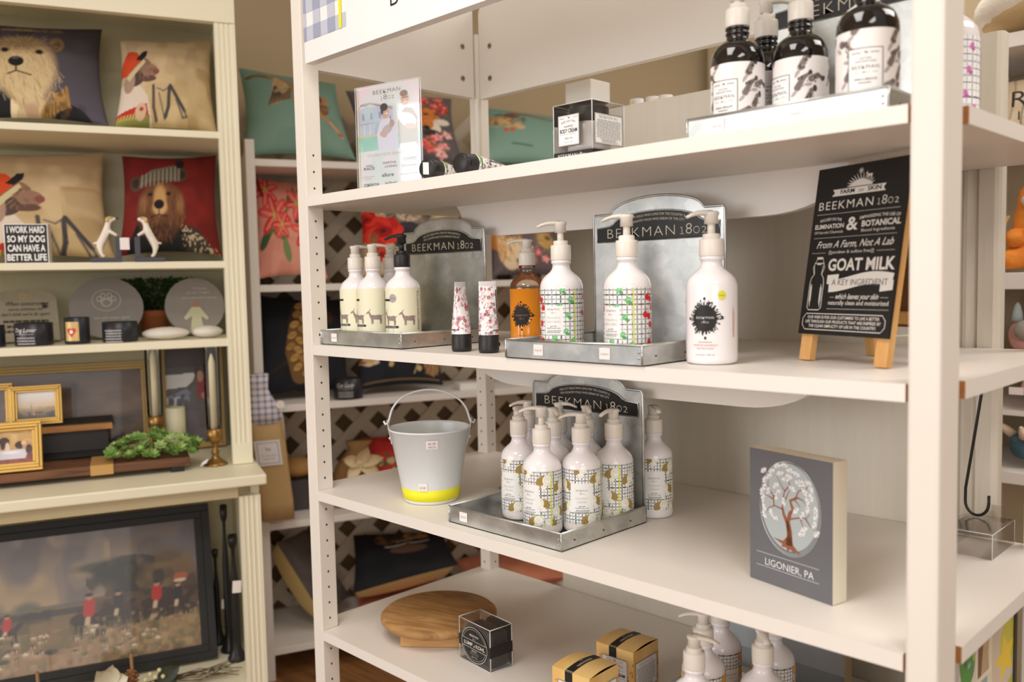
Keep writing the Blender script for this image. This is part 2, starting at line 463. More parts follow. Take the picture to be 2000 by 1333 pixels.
# ------------------------------------------------------------------ room
b = MB(); b.bx((-4, -5.5, -0.05), (6, 5, 0), FLOORM); struct(b.build('floor'))
b = MB(); b.bx((-4, -5.5, 2.62), (6, 5, 2.67), CEILM); struct(b.build('ceiling'))
b = MB(); b.bx((-3.2, 0.86, 0), (2.62, 0.94, 2.62), WALLM)
o = struct(b.build('wall_left')); o.location = QW; o.rotation_euler = (0, 0, math.radians(RZW))
b = MB(); b.bx((-0.62, 2.42, 0), (6, 2.5, 2.62), WALLM); struct(b.build('wall_back'))

# ------------------------------------------------------------------ main display shelf
def arc(cx, cy, r, a0, a1, n=8): return [(cx+r*math.cos(math.radians(a0+(a1-a0)*k/n)), cy+r*math.sin(math.radians(a0+(a1-a0)*k/n))) for k in range(n+1)]
unit = thing('display_shelf', 'tall white open display shelf with four shelves of bottles and gifts', 'shelf', (0, 0, 0))
b = MB(); b.bx((-0.0334, 0, 0), (0, 0.0369, 2.3), PAINT)
F = flat((0, 0, 0), (0, 1, 0), (0, 0, 1))
for i in range(-4, 42):
    z = 1.3769-0.032*i
    if any(abs(z-zz+0.0097) < 0.012 for zz in (Z1, Z2, Z3, Z4)): continue
    b.disc(F, 0.018, z, 0.0021, 0.0024, HOLE, 0.0003, 12)
b.build('front_post', unit, bevel=0.0015)
b = MB(); b.bx((1.1425, 0, 0), (1.1765, 0.058, 2.3), PAINT); b.build('front_post', unit, bevel=0.004)
for x0, zt in ((-0.046, 1.78), (1.131, 1.607)):
    b = MB(); b.bx((x0, 0.4795, 0), (x0+0.033, 0.5095, zt), PAINT)
    F1 = flat((x0, 0.4795, 0), (1, 0, 0), (0, 0, 1)); F2 = flat((x0+0.033, 0.4795, 0), (0, 1, 0), (0, 0, 1))
    for i in range(-6, 30):
        z = 1.0205-0.032*i
        b.disc(F1, 0.014, z, 0.0021, 0.0024, HOLE, 0.0003, 12); b.disc(F2, 0.018, z, 0.0021, 0.0024, HOLE, 0.0003, 12)
    b.build('back_post', unit, bevel=0.0015)
b = MB(); b.lathe([(0.0075, 1.40), (0.0075, 1.814), (0.005, 1.819)], PAINT, 20, c=(-0.0055, 0.4665, 0)); b.build('corner_dowel', unit)
SH = [(0.0015, 0), (1.1412, 0), (1.1412, 0.0605), (1.181, 0.0605), (1.181, 0.51), (-0.054, 0.51), (-0.054, 0.0395), (0.0015, 0.0395)]
for z in (Z1, Z2, Z3, Z4):
    b = MB(); b.prism(SH, z-TH, z, WHITE)
    for k in (1, 2): b.m[2+k] = b.mi(RAW)
    b.build('shelf_board', unit, bevel=0.0008)
for z, xa, xb in ((Z1-TH, 0.146, 0.965), (Z2-TH, 0.18, 0.93)):
    b = MB()
    p = [(xa, z)]+[(xa+0.012+0.12*(1-math.cos(t*PI/2)), z-0.015-0.05*math.sin(t*PI/2)) for t in np.linspace(0, 1, 9)]
    p += [(xb-0.012-0.12*(1-math.cos(t*PI/2)), z-0.015-0.05*math.sin(t*PI/2)) for t in np.linspace(1, 0, 9)]+[(xb, z)]
    b.prism(p, 0.26, 0.279, WHITE, 'y'); b.build('shelf_rib', unit)
# boards round the top
b = MB(); p = [(0.036, 1.672), (0.452, 1.672)]+arc(0.424, 1.866, 0.028, 0, 90)+[(0.036, 1.894)]
b.prism(p, -0.018, 0.0, WHITE, 'x'); sb = b.build('side_board', unit, bevel=0.001)
b = MB(); F = flat((0, 0, 0), (0, 1, 0), (0, 0, 1))
def screws(F, pts, parent):
    for u, v in pts:
        b = MB(); b.disc(F, u, v, 0.0062, 0.0062, STEEL, 0.0006, 20); b.ring(F, u, v, 0.0062, 0.0062, 0.0014, STEEL, 0.0012, 20); b.disc(F, u, v, 0.0022, 0.0022, HOLE, 0.0012, 8)
        b.build('screw', parent)
screws(F, ((0.419, 1.783), (0.418, 1.712)), sb)
b = MB(); p = [(0.0, 1.672), (1.14, 1.672), (1.14, 1.888)]+arc(0.028, 1.860, 0.028, 90, 180)
b.prism(p, 0.47, 0.488, WHITE, 'y'); bb = b.build('back_board', unit, bevel=0.001)
screws(flat((0, 0.47, 0), (1, 0, 0), (0, 0, 1)), ((0.036, 1.786), (0.035, 1.714)), bb)
b = MB(); b.bx((0.0165, -0.003, 1.675), (1.139, 0.017, 2.05), mat('white_sign_board', (240, 239, 238), 0.35, var=0.01))
F = flat((0.0165, -0.003, 0), (1, 0, 0), (0, 0, 1))
GA = mat('gingham_pale', (196, 200, 214), 0.4); GB = mat('gingham_deep', (160, 166, 188), 0.4)
P0 = 0.0; PW = 0.139
for k in range(8):
    v0 = 1.7155+0.052*k
    b.rect(F, P0, v0, P0+PW, v0+0.026, GA, 0.0005)
for k in range(3):
    u0 = P0-0.015+0.048*k
    b.rect(F, max(P0, u0), 1.7155, u0+0.024, 2.05, GA, 0.0008)
    for j in range(8): b.rect(F, max(P0, u0), 1.7155+0.052*j, u0+0.024, 1.7155+0.052*j+0.026, GB, 0.0011)
b.rect(F, 0.1186, 1.7155, 0.1270, 2.05, YEL, 0.0015)
b.text(F, 'BO', 0.270, 1.7195, 0.036, INK, al='l', sp=1.25, wt=-0.012)
hb = b.build('header_sign', unit)
hb['label'] = 'white header board with blue gingham patch'

# divider behind the shelves
dv = thing('divider_panel', 'off-white wood-grain divider panel behind the right part of the shelves', 'panel', (0.64, 0.5185, 0))
b = MB(); b.bx((-0.447, -0.006, 0.0), (0.385, 0.011, 1.603), GRAIN); b.build('board', dv)
b = MB(); p = [(0.386, 0.004), (0.392, -0.004), (0.398, -0.006), (0.404, 0.004), (0.410, 0.006), (0.414, -0.005), (0.436, -0.007), (0.441, -0.004), (0.4445, 0.0), (0.4445, 0.02), (0.386, 0.02)]
b.prism(p, 0.0, 1.606, GRAIN); b.build('casing', dv)
b = MB(); b.bx((-0.44, 0.012, 1.49), (0.36, 0.24, 1.508), WHITE); b.build('rear_ledge', dv)
# ------------------------------------------------------------------ shared marks
def beek(b, F, u, v, size, m, width, wt=-0.012, h=0.0006, one=True):
    """the wide word and the old-style year after it"""
    W1 = width*0.70 if one else width
    b.text(F, 'BEEKMAN', u-width/2, v, size, m, width=W1, al='l', h=h, sp=1.15, wt=wt)
    if one: year(b, F, u+width/2-width*0.235, v, size, m, width*0.235, h)
def year(b, F, u, v, size, m, w, h=0.0006):
    """old-style figures one-eight-nought-two, starting at u"""
    x = u; s = size*0.66
    b.text(F, 'I', x, v, s, m, al='l', h=h, width=None, wt=-0.012); b.line(F, [(x-s*0.22, v+s*0.04), (x+s*0.42, v+s*0.04)], s*0.08, m, h); b.line(F, [(x-s*0.22, v+s*0.96), (x+s*0.1, v+s*0.96)], s*0.08, m, h)
    b.text(F, '8', x+w*0.17, v, size*1.05, m, width=w*0.25, al='l', h=h, wt=-0.012)
    b.ring(F, x+w*0.60, v+s*0.5, w*0.125, s*0.5, s*0.09, m, h)
    b.text(F, '2', x+w*0.80, v, s, m, width=w*0.2, al='l', h=h, wt=-0.012)
def goat(b, F, u, v, s, m, h=0.0006, flip=1):
    """a standing goat, s long"""
    q = lambda pts: [(u+flip*x*s, v+y*s) for x, y in pts]
    b.poly(F, q([(-.42, .22), (-.3, .36), (0, .34), (.3, .38), (.42, .3), (.40, .1), (.26, .02), (-.1, .04), (-.34, .04)]), m, h)
    for x in (-.3, -.22, .3, .38):
        b.poly(F, q([(x-.04, .1), (x+.05, .1), (x+.035, -.28), (x-.02, -.28)]), m, h)
    b.poly(F, q([(-.42, .2), (-.3, .34), (-.44, .6), (-.52, .52)]), m, h)
    b.poly(F, q([(-.44, .62), (-.5, .48), (-.68, .42), (-.7, .47), (-.56, .62)]), m, h)
    b.poly(F, q([(-.5, .6), (-.44, .6), (-.36, .78), (-.4, .78)]), m, h)
    b.poly(F, q([(.4, .3), (.44, .26), (.54, .36), (.52, .38)]), m, h)

# ------------------------------------------------------------------ pump bottles
BODY = [(0.0, 0.0), (.0285, 0.0), (.0322, .0025), (.033, .008), (.033, .103), (.0325, .1075), (.0305, .1135), (.0265, .119), (.0215, .1235), (.0172, .127), (.0145, .1305), (.0133, .1345), (.0133, .1385), (.015, .1398), (.0152, .1418), (.015, .1438), (.0135, .1448), (.0135, .1458)]
BODYB = [(0.0, 0.0), (.030, 0.0), (.0335, .0025), (.0342, .007), (.0342, .098), (.0336, .105), (.0312, .1125), (.0275, .1185), (.0225, .123), (.0175, .1258), (.0148, .128), (.0140, .131), (.0138, .134), (.0152, .1352), (.0152, .1372), (.0138, .1384), (.0138, .1404), (.0154, .1416), (.0154, .1434), (.0138, .1446), (.0138, .1458)]
AMBERB = mat('black_gloss_bottle', (22, 19, 18), 0.08, coat=0.5)
AMBER = mat('amber_liquid_soap', (244, 150, 34), 0.12, var=0.03, sss=0.3, coat=.4)
CLEARB = glass('clear_bottle', (250, 244, 236), 0.08)
def pump(root, R, pm, raised=0.0, spout=-90.0, ln=1.0):
    k = R/0.033
    c = MB(); c.lathe([(0, .1445), (.0152*k, .1445), (.0156*k, .1455), (.0156*k, .1655), (.0150*k, .1675), (.0112*k, .1678), (.0112*k, .1735), (.0104*k, .1745), (0, .1745)], pm, 32); c.build('pump_collar', root)
    c = MB(); c.lathe([(0, .172), (.0052*k, .172), (.0046*k, .179+raised), (0, .179+raised)], pm, 18); c.build('pump_stem', root)
    z = 0.1745+raised
    c = MB(); c.lathe([(0, z), (.0090*k, z), (.0086*k, z+.0105), (.0102*k, z+.0125), (.0102*k, z+.0150), (.0085*k, z+.0165), (0, z+.0168)], pm, 24)
    pts = [(0, 0, z+.0142), (0, -.010, z+.0146), (0, -.020*ln, z+.0142), (0, -.029*ln, z+.0118), (0, -.036*ln, z+.0085)]
    c.tube(pts, [.0075*k, .0068*k, .0055*k, .0046*k, .0038*k], pm, 12, 0.55)
    c.build('pump_head', root, rot=(0, 0, math.radians(spout)))
def plaid(cv, R, dark, mid, dot, step):
    n = int(cv.W/step)
    for k in range(n+1):
        u = k*step
        cv.rect(u-.0007, 0, u+.0007, cv.H, dark if k % 2 else mid)
    for k in range(int(cv.H/step)+1):
        v = k*step+.002
        cv.rect(0, v-.0007, cv.W, v+.0007, dark if k % 2 else mid)
    for k in range(n+1):
        for j in range(int(cv.H/step)+1): cv.ell(k*step, j*step+.002, .0009, .0009, dot) if (k+j) % 2 == 0 else None
def cherries(R):
    Wd = 2*PI*R; cv = Cv(330, 140, Wd, .086, (246, 244, 242))
    plaid(cv, R, (40, 42, 62), (150, 152, 172), (222, 230, 90), .0068)
    rr = random.Random(3)
    for k in range(34):
        x, y = Wd*((k*.754877) % 1), .086*((k*.569840) % 1)
        if k % 2:
            cv.ell(x, y, .0046, .0048, (212, 24, 34)); cv.ell(x-.001, y+.0012, .0008, .0008, (236, 90, 90))
            if k % 3: cv.ell(x+.0080, y-.0025, .0045, .0047, (204, 20, 32))
            cv.line([(x, y+.003), (x+.003, y+.0095)], .0007, (150, 40, 40)); cv.line([(x+.006, y), (x+.003, y+.0095)], .0007, (150, 40, 40))
        else:
            cv.ell(x, y, .0050, .0030, (108, 196, 124), 35); cv.ell(x+.003, y-.004, .0036, .0024, (84, 164, 100), -30); cv.ell(x+.001, y, .002, .001, (170, 216, 160), 35)
    cv.rect(Wd/2+.0335, 0, Wd/2+.0352, .086, (214, 226, 40))
    cv.rect(Wd/2-.0155, .016, Wd/2+.0155, .060, (242, 240, 238))
    return cv
def coconuts(R):
    Wd = 2*PI*R; cv = Cv(330, 140, Wd, .088, (246, 245, 244))
    plaid(cv, R, (58, 62, 92), (158, 160, 186), (220, 230, 70), .0053)
    def coco(x, y, s, fl):
        cv.ell(x, y, .0100*s, .0083*s, (176, 152, 92), 20*fl); cv.ell(x-.002*fl, y-.001, .0088*s, .007*s, (166, 140, 80), 20*fl)
        for q in range(5): cv.line([(x-.007*fl, y+.004-.002*q), (x+.001*fl, y+.005-.002*q)], .0004, (136, 112, 60))
        cx = x+.008*s*fl; cv.ell(cx, y+.002*s, .0082*s, .0090*s, (196, 190, 80), -18*fl); cv.ell(cx, y+.002*s, .0075*s, .0083*s, (248, 246, 240), -18*fl)
        cv.ell(cx+.0005*fl, y+.0022*s, .0056*s, .0062*s, (150, 146, 110), -18*fl); cv.ell(cx+.0005*fl, y+.0022*s, .0052*s, .0058*s, (248, 246, 240), -18*fl)
        for q in (-1, 0, 1): cv.line([(cx+q*.002, y+.002), (cx+q*.0026, y+.006)], .0004, (150, 146, 110))
        for q in range(5):
            a = q*1.256+.3; cv.ell(x+.002*fl+.0026*math.cos(a), y-.0085*s+.0026*math.sin(a), .0022, .0015, (250, 249, 244), math.degrees(a))
        cv.ell(x+.002*fl, y-.0085*s, .0008, .0008, (226, 222, 90))
    h = Wd/2
    for x, y, s, fl in ((h+.024, .072, 1.05, 1), (h+.026, .036, .95, -1), (h+.009, .007, 1, 1), (h-.026, .062, .95, -1), (h-.028, .026, 1, 1), (h+.052, .062, 1, 1), (h+.056, .020, 1, -1), (h-.056, .07, 1, 1), (h-.055, .038, 1, -1), (h-.05, .006, .9, 1), (h+.082, .076, 1, 1), (h+.08, .04, 1, 1), (h-.082, .055, 1, 1), (h-.085, .016, 1, 1), (h+.1, .01, .9, 1), (h-.004, .0865, .8, 1), (h+.04, .004, .8, -1)): coco(x, y, s, fl)
    cv.rect(h+.0375, 0, h+.0390, .088, (214, 226, 40))
    cv.rect(h-.0185, .019, h+.0185, .066, (240, 240, 238))
    return cv
def tangerines(R):
    Wd = 2*PI*R; cv = Cv(240, 100, Wd, .088, (246, 245, 244))
    plaid(cv, R, (58, 60, 84), (158, 160, 180), (232, 200, 70), .0056)
    for k in range(30):
        x, y = Wd*((k*.754877+.05) % 1), .088*((k*.569840+.93) % 1)
        cv.ell(x, y, .0078, .0072, (238, 160, 34)); cv.ell(x+.006, y+.004, .005, .003, (246, 190, 70), 40); cv.ell(x-.001, y+.001, .003, .003, (250, 196, 90))
    cv.rect(Wd/2-.016, .018, Wd/2+.016, .064, (242, 241, 238)); return cv
def pinkflowers(R):
    Wd = 2*PI*R; cv = Cv(200, 90, Wd, .086, (246, 245, 244))
    plaid(cv, R, (96, 98, 132), (180, 182, 204), (226, 220, 90), .0072)
    for k in range(30):
        x, y = Wd*((k*.754877+.4) % 1), .086*((k*.569840+.2) % 1); cv.ell(x, y, .004, .003, (214, 120, 186), 40*k); cv.ell(x+.002, y-.003, .0025, .002, (190, 96, 160))
    cv.rect(Wd*.70, .045, Wd*.745, .068, (246, 230, 30)); return cv
def cowhide(R):
    Wd = 2*PI*R; cv = Cv(260, 120, Wd, .090, (240, 234, 232)); rr = random.Random(9)
    for k in range(26):
        x, y, a = Wd*((k*.754877+.1) % 1), .09*((k*.569840+.15) % 1), rr.uniform(-60, 60)
        q = math.radians(a); L = rr.uniform(.014, .024)
        pts = [(x, y), (x+L*.5*math.cos(q), y+L*.5*math.sin(q)+.004), (x+L*math.cos(q), y+L*math.sin(q))]
        cv.line(pts, .010, (224, 216, 214), w2=.004); cv.line(pts, .0080, (112, 98, 94), 0.95, w2=.0035)
        for j in range(10):
            u, v = x+L*rr.random()*math.cos(q)+rr.gauss(0, .002), y+L*rr.random()*math.sin(q)+rr.gauss(0, .002)
            cv.ell(u, v, .0016, .0010, (54, 46, 44) if j % 2 else (160, 148, 142), a)
        cv.ell(x+L*math.cos(q), y+L*math.sin(q), .0042, .0028, (70, 60, 58), a+40); cv.ell(x-.004, y-.007, .005, .0022, (176, 166, 162), a)
    return cv
PR = vmat('printed_label', 0.38)
def label_sheet(cv, R, z0):
    b = MB(); F0 = cyl(R, z0); Wd = cv.W
    cv.sheet(b, lambda u, v, h=0: F0(u-Wd/2, v, h), PR, 0.0003)
    return b, F0
def pump_bottle(kind, label, loc, rz, raised, spout, R=.033, group=None):
    root = thing('pump_bottle', label, 'bottle', loc, rz, group); k = R/.033
    pm = BLACK if kind == 'creamblack' else PUMP
    prof = [(r*k, z) for r, z in (BODYB if kind == 'hide' else BODY)]
    b = MB()
    b.lathe([p for p in prof if p[1] >= .1] if kind == 'amber' else prof, {'hide': AMBERB, 'amber': CLEARB}.get(kind, PLAST), 48)
    if kind == 'amber': b.f.pop(-1); b.m.pop(-1); b.sm.pop(-1); b.f.pop(-1); b.m.pop(-1); b.sm.pop(-1)
    b.build('bottle_body', root)
    if kind == 'amber':
        b = MB(); b.lathe([(r_*k, z_) for r_, z_ in BODY[:4]]+[(.033*k, .1029), (.0300*k, .1030), (0, .1030)], AMBER, 48); b.build('liquid_soap', root)
    pump(root, R, pm, raised, spout)
    Re = prof[4][0]
    if kind in ('cherry', 'coconut', 'tangerine', 'pink'):
        cv = {'cherry': cherries, 'coconut': coconuts, 'tangerine': tangerines, 'pink': pinkflowers}[kind](Re)
        b, F = label_sheet(cv, Re, .0155)
        if kind != 'pink':
            beek(b, F, 0, .0535, .0030, INKG, .019, one=False); year(b, F, -.004, .0485, .0028, INKG, .0085)
            l1, l2 = {'cherry': ('PISTACHIO &', 'DARK CHERRY'), 'coconut': ('COCONUT', 'CREAM'), 'tangerine': ('TANGERINE', 'GROVE')}[kind]
            b.text(F, l1, 0, .0405, .0034, INKL, width=.022 if kind == 'cherry' else .021, wt=-0.01, sp=1.1); b.text(F, l2, 0, .0345, .0034, INKL, width=.023 if kind == 'cherry' else .015, wt=-0.01, sp=1.1)
            b.text(F, 'goat milk', 0, .0285, .0022, INK, width=.010); b.text(F, 'hand & body wash', 0, .0255, .0020, INK, width=.0215)
            b.scrib(F, -.0125, .019, .0125, .0235, 2, INKG, fill=.5); b.text(F, '12.5 FL OZ / 370 ML', 0, .0168, .0014, INKL, width=.016)
        b.build('label', root)
    elif kind in ('cream', 'creamblack'):
        cl = mat('cream_paper_label', (236, 232, 204), 0.5, var=0.02, vscale=20)
        b = MB(); F = cyl(Re); GR = mat('goat_grey_print', (150, 132, 124), 0.6, var=0.3, vscale=200)
        b.rect(F, -PI*Re, .006, PI*Re, .106, cl, .0003, 60)
        for u in (-.006, .030): goat(b, F, u+.004, .046, .027, GR, .0006)
        b.rect(F, -.020, .0335, .0145, .0375, INK, .0008, 8); b.text(F, 'PURE GOAT MILK', -.003, .0347, .0016, ALB, width=.026, h=.0011)
        b.rect(F, -.022, .0825, -.0005, .0865, INK, .0006, 6)
        b.ring(F, -.003, .029, .007, .009, .0006, INKL, .0006)
        b.text(F, 'BODY WASH', -.003, .0085, .0020, INKG, width=.018)
        for j in range(20): b.rect(F, .052, .030+.0036*j, .052+.002+.003*random.random(), .0318+.0036*j, INKG, .0006)
        if kind == 'creamblack':
            b.disc(F, .004, .088, .0072, .0078, mat('grey_tester_sticker', (168, 156, 158), 0.4, var=.02), .0009); b.text(F, 'Tester', .004, .0865, .0026, INKG, width=.010, h=.0012)
        b.build('label', root)
    elif kind == 'hide':
        b, F = label_sheet(cowhide(Re), Re, .004)
        F2 = cyl(Re)
        b.rect(F2, -.0185, .022, .0185, .073, ALB, .0007, 10); b.frame(F2, -.0185, .022, .0185, .073, .0007, INK, .0009, 10)
        b.rect(F2, -.004, .004, .004, .022, INK, .0007, 3)
        beek(b, F2, 0, .0500, .0042, INK, .028, h=.001, one=False); year(b, F2, -.004, .0448, .003, INKG, .008, .001)
        b.line(F2, [(-.013, .0462), (-.007, .0462)], .0004, INKG, .001); b.line(F2, [(.007, .0462), (.013, .0462)], .0004, INKG, .001)
        goat(b, F2, .001, .0672, .0035, INK, .001); b.scrib(F2, -.015, .066, -.004, .0695, 1, INKL, .001); b.scrib(F2, .005, .066, .015, .0695, 1, INKL, .001)
        b.text(F2, 'GOAT MILK', 0, .0605, .0022, INKG, width=.013, h=.001); b.text(F2, 'HAND & BODY WASH', 0, .0570, .0022, INKG, width=.022, h=.001)
        b.text(F2, 'VANILLA ABSOLUTE', 0, .0375, .0026, INK, width=.024, h=.001); b.scrib(F2, -.008, .0335, .008, .036, 1, INKG, .001); b.text(F2, '12.5 FL OZ / 370 ML', 0, .0262, .0014, INKL, width=.016, h=.001)
        b.build('label', root)
    elif kind in ('amber', 'lotion'):
        b = MB(); F = cyl(Re); rr = random.Random(2)
        cu, cv_ = 0, .062 if kind == 'lotion' else .055
        rp = .0155 if kind == 'lotion' else .0145
        b.disc(F, cu, cv_, rp, rp*1.12, INK, .0005, 48)
        for q in range(64):
            a = 2*PI*q/64; L = rp*(1.08+.34*rr.random()); wv = rr.uniform(-.12, .12)
            b.line(F, [(cu+rp*.86*math.cos(a), cv_+rp*.96*math.sin(a)), (cu+L*math.cos(a+wv), cv_+L*1.12*math.sin(a+wv))], (.0030 if q % 2 else .0018), INK, .0005, .0006)
            if q % 3 == 0: b.disc(F, cu+L*math.cos(a+wv), cv_+L*1.12*math.sin(a+wv), .0011, .0014, INK, .0005, 8)
        for q in range(4):
            a = q*PI/2+.02; b.disc(F, cu+rp*1.5*math.cos(a), cv_+rp*1.68*math.sin(a), .0017, .0022, INK, .0005, 8)
        goat(b, F, .008, cv_+rp*1.25, .006, INK, .0005)
        tw = ALB if kind == 'lotion' else mat('bronze_print', (196, 128, 60), .4)
        beek(b, F, 0, cv_-.0005, .0031, tw, .023, h=.0009, one=False); year(b, F, -.0038, cv_-.0062, .0030, tw, .009, .0009)
        if kind == 'lotion':
            PK = mat('coral_print', (226, 132, 124), .5)
            b.text(F, 'AWAKENING', 0, .0295, .0022, INKG, width=.018, sp=1.2); b.text(F, 'HONEYED GRAPEFRUIT', 0, .0250, .0028, PK, width=.033); b.text(F, 'GOAT MILK LOTION', 0, .0210, .0021, INKG, width=.023)
            b.text(F, '12.5 fl.oz | 370 mL', 0, .0125, .0024, INKG, width=.026)
            b.disc(F, .0225, .0925, .0056, .0060, mat('yellow_tester_sticker', (226, 222, 54), .4), .0007); b.text(F, 'Tester', .0225, .0912, .0022, INKG, width=.008, h=.001)
            for j in range(3): b.rect(F, .0395+.0016*j, .036, .0403+.0016*j, .078-.004*j, mat('pale_coral_print', (226, 176, 160), .5), .0005)
        else:
            b.text(F, 'AWAKENING', 0, .019, .0020, INKG, width=.016); b.text(F, 'HAND & BODY WASH', 0, .0095, .0020, INKG, width=.024)
        b.build('label', root)
    return root

# cream bottles on the left tray
pb = pump_bottle('creamblack', 'cream-labelled bottle with the black pump on the left metal tray', (.21, .065, Z2+.0025), 10, .013, -82, .0325, 'cream-labelled pump bottles')
a2 = pump_bottle('cream', 'cream-labelled bottle with ivory pump just left of the black-pump one', (.107, .074, Z2+.0025), -1, 0, 152, .0325, 'cream-labelled pump bottles')
dup(a2, 'leftmost of the cream-labelled goat bottles, beside the shelf post', (.041, .080, Z2+.0025), 5, 'cream-labelled pump bottles')
a4 = dup(a2, 'cream-labelled bottle standing behind the others on the left tray', (.046, .163, Z2+.0025), 40, 'cream-labelled pump bottles')
# soap bottles round the middle tray
pump_bottle('amber', 'clear bottle of orange liquid soap with black round emblem', (.40, .20, Z2), 22, 0, -62, .0325)
ch = pump_bottle('cherry', 'cherry-and-plaid bottle beside the orange soap, left one of the pair', (.597, .07, Z2+.0025), 18.7, .0125, -64, .033, 'cherry pump bottles')
dup(ch, 'cherry-and-plaid bottle in front of the metal sign, right one of the pair', (.742, .046, Z2+.0025), -7.6, 'cherry pump bottles')
pump_bottle('lotion', 'large plain white lotion bottle with black wreath emblem and yellow sticker', (.85, .091, Z2), 17, .0135, -48, .0345)
# coconut bottles
CG = 'coconut pump bottles'
co = pump_bottle('coconut', 'coconut-print bottle with raised pump at the front corner of the tray', (.536, .084, Z3+.0025), 0.1, .0125, -46, .032, CG)
c6 = pump_bottle('coconut', 'coconut-print bottle in the middle of the front row, label square on', (.577, .134, Z3+.0025), 40.6, 0, -84, .032, CG)
for (x, y, z, rz, lb) in ((.445, .124, Z3+.0025, 7.6, 'coconut-print bottle at the left end of the tray group'),
        (.408, .185, Z3+.0025, 13.8, 'coconut-print bottle mostly hidden behind the leftmost one'),
        (.502, .150, Z3+.0025, 22.5, 'coconut-print bottle peeping between the front two'),
        (.468, .203, Z3+.0025, 210, 'coconut-print bottle at the rear with spout turned right'),
        (.530, .204, Z3+.0025, 120, 'coconut-print bottle at the rear behind the middle one'),
        (.5925, .2, Z3+.0025, -15.8, 'coconut-print bottle at the right end of the tray by the metal sign'),
        (.61, .288, Z3, 35.8, 'coconut-print bottle standing off the tray, behind the metal sign')):
    d = dup(c6, lb, (x, y, z), rz, CG)
    if (x, y) in ((.408, .185), (.502, .150), (.468, .203), (.530, .204)): d.scale = (.92, .92, 1)
    want = {(.445, .124): 0, (.408, .185): -75, (.502, .150): 15, (.468, .203): 75, (.530, .204): 10, (.5925, .2): -40, (.61, .288): 10}[(x, y)]
    for ch_ in d.children:
        if ch_.name.startswith('pump_head'): ch_.rotation_euler = (0, 0, math.radians(want+41-rz))
# black glass bottles on the top shelf
HG = 'black glass pump bottles'
h1 = pump_bottle('hide', 'black glass bottle with goat-print label, leftmost on the top tray', (.8895, .093, Z1+.0025), -0.5, .004, 95, .033, HG)
dup(h1, 'black glass bottle half hidden second from the left on the top tray', (.8895, .168, Z1+.0025), 28.9, HG)
h3 = dup(h1, 'black glass bottle third from the left on the top tray, spout pointing left', (.958, .130, Z1+.0025), -26.2, HG)
dup(h1, 'nearest black glass bottle on the top tray, cut off by the picture top', (1.068, .073, Z1+.0025), 19, HG)
for r_, sp in ((h3, -88+27+26),):
    for c_ in r_.children:
        if c_.name.startswith('pump_head'): c_.rotation_euler = (0, 0, math.radians(sp))
# tangerine bottles on the bottom shelf
TG = 'tangerine pump bottles'
t1 = pump_bottle('tangerine', 'citrus-print white bottle with spout to the right, front left of the low group', (.824, .082, Z4+.003), 33, 0, 75, .0325, TG)
for (x, y, want, lb) in ((.787, .163, -88, 'citrus-print white bottle with spout to the left, behind the front left one'),
        (.762, .252, 10, 'citrus-print white bottle at the back left with its pump top hidden by the shelf above'),
        (.884, .165, 5, 'citrus-print white bottle in front of the grey card'),
        (.848, .262, -30, 'citrus-print white bottle half hidden in front of the grey card')):
    d = dup(t1, lb, (x, y, Z4+.003), 60, TG)
    for c_ in d.children:
        if c_.name.startswith('pump_head'): c_.rotation_euler = (0, 0, math.radians(want+33-60))
px_ = pump_bottle('pink', 'pump bottle with pink flower print and yellow sticker behind the right post', (1.078, .30, Z1), 60, 0, 60, .033)
px_.scale = (1.15, 1.15, 1.24)

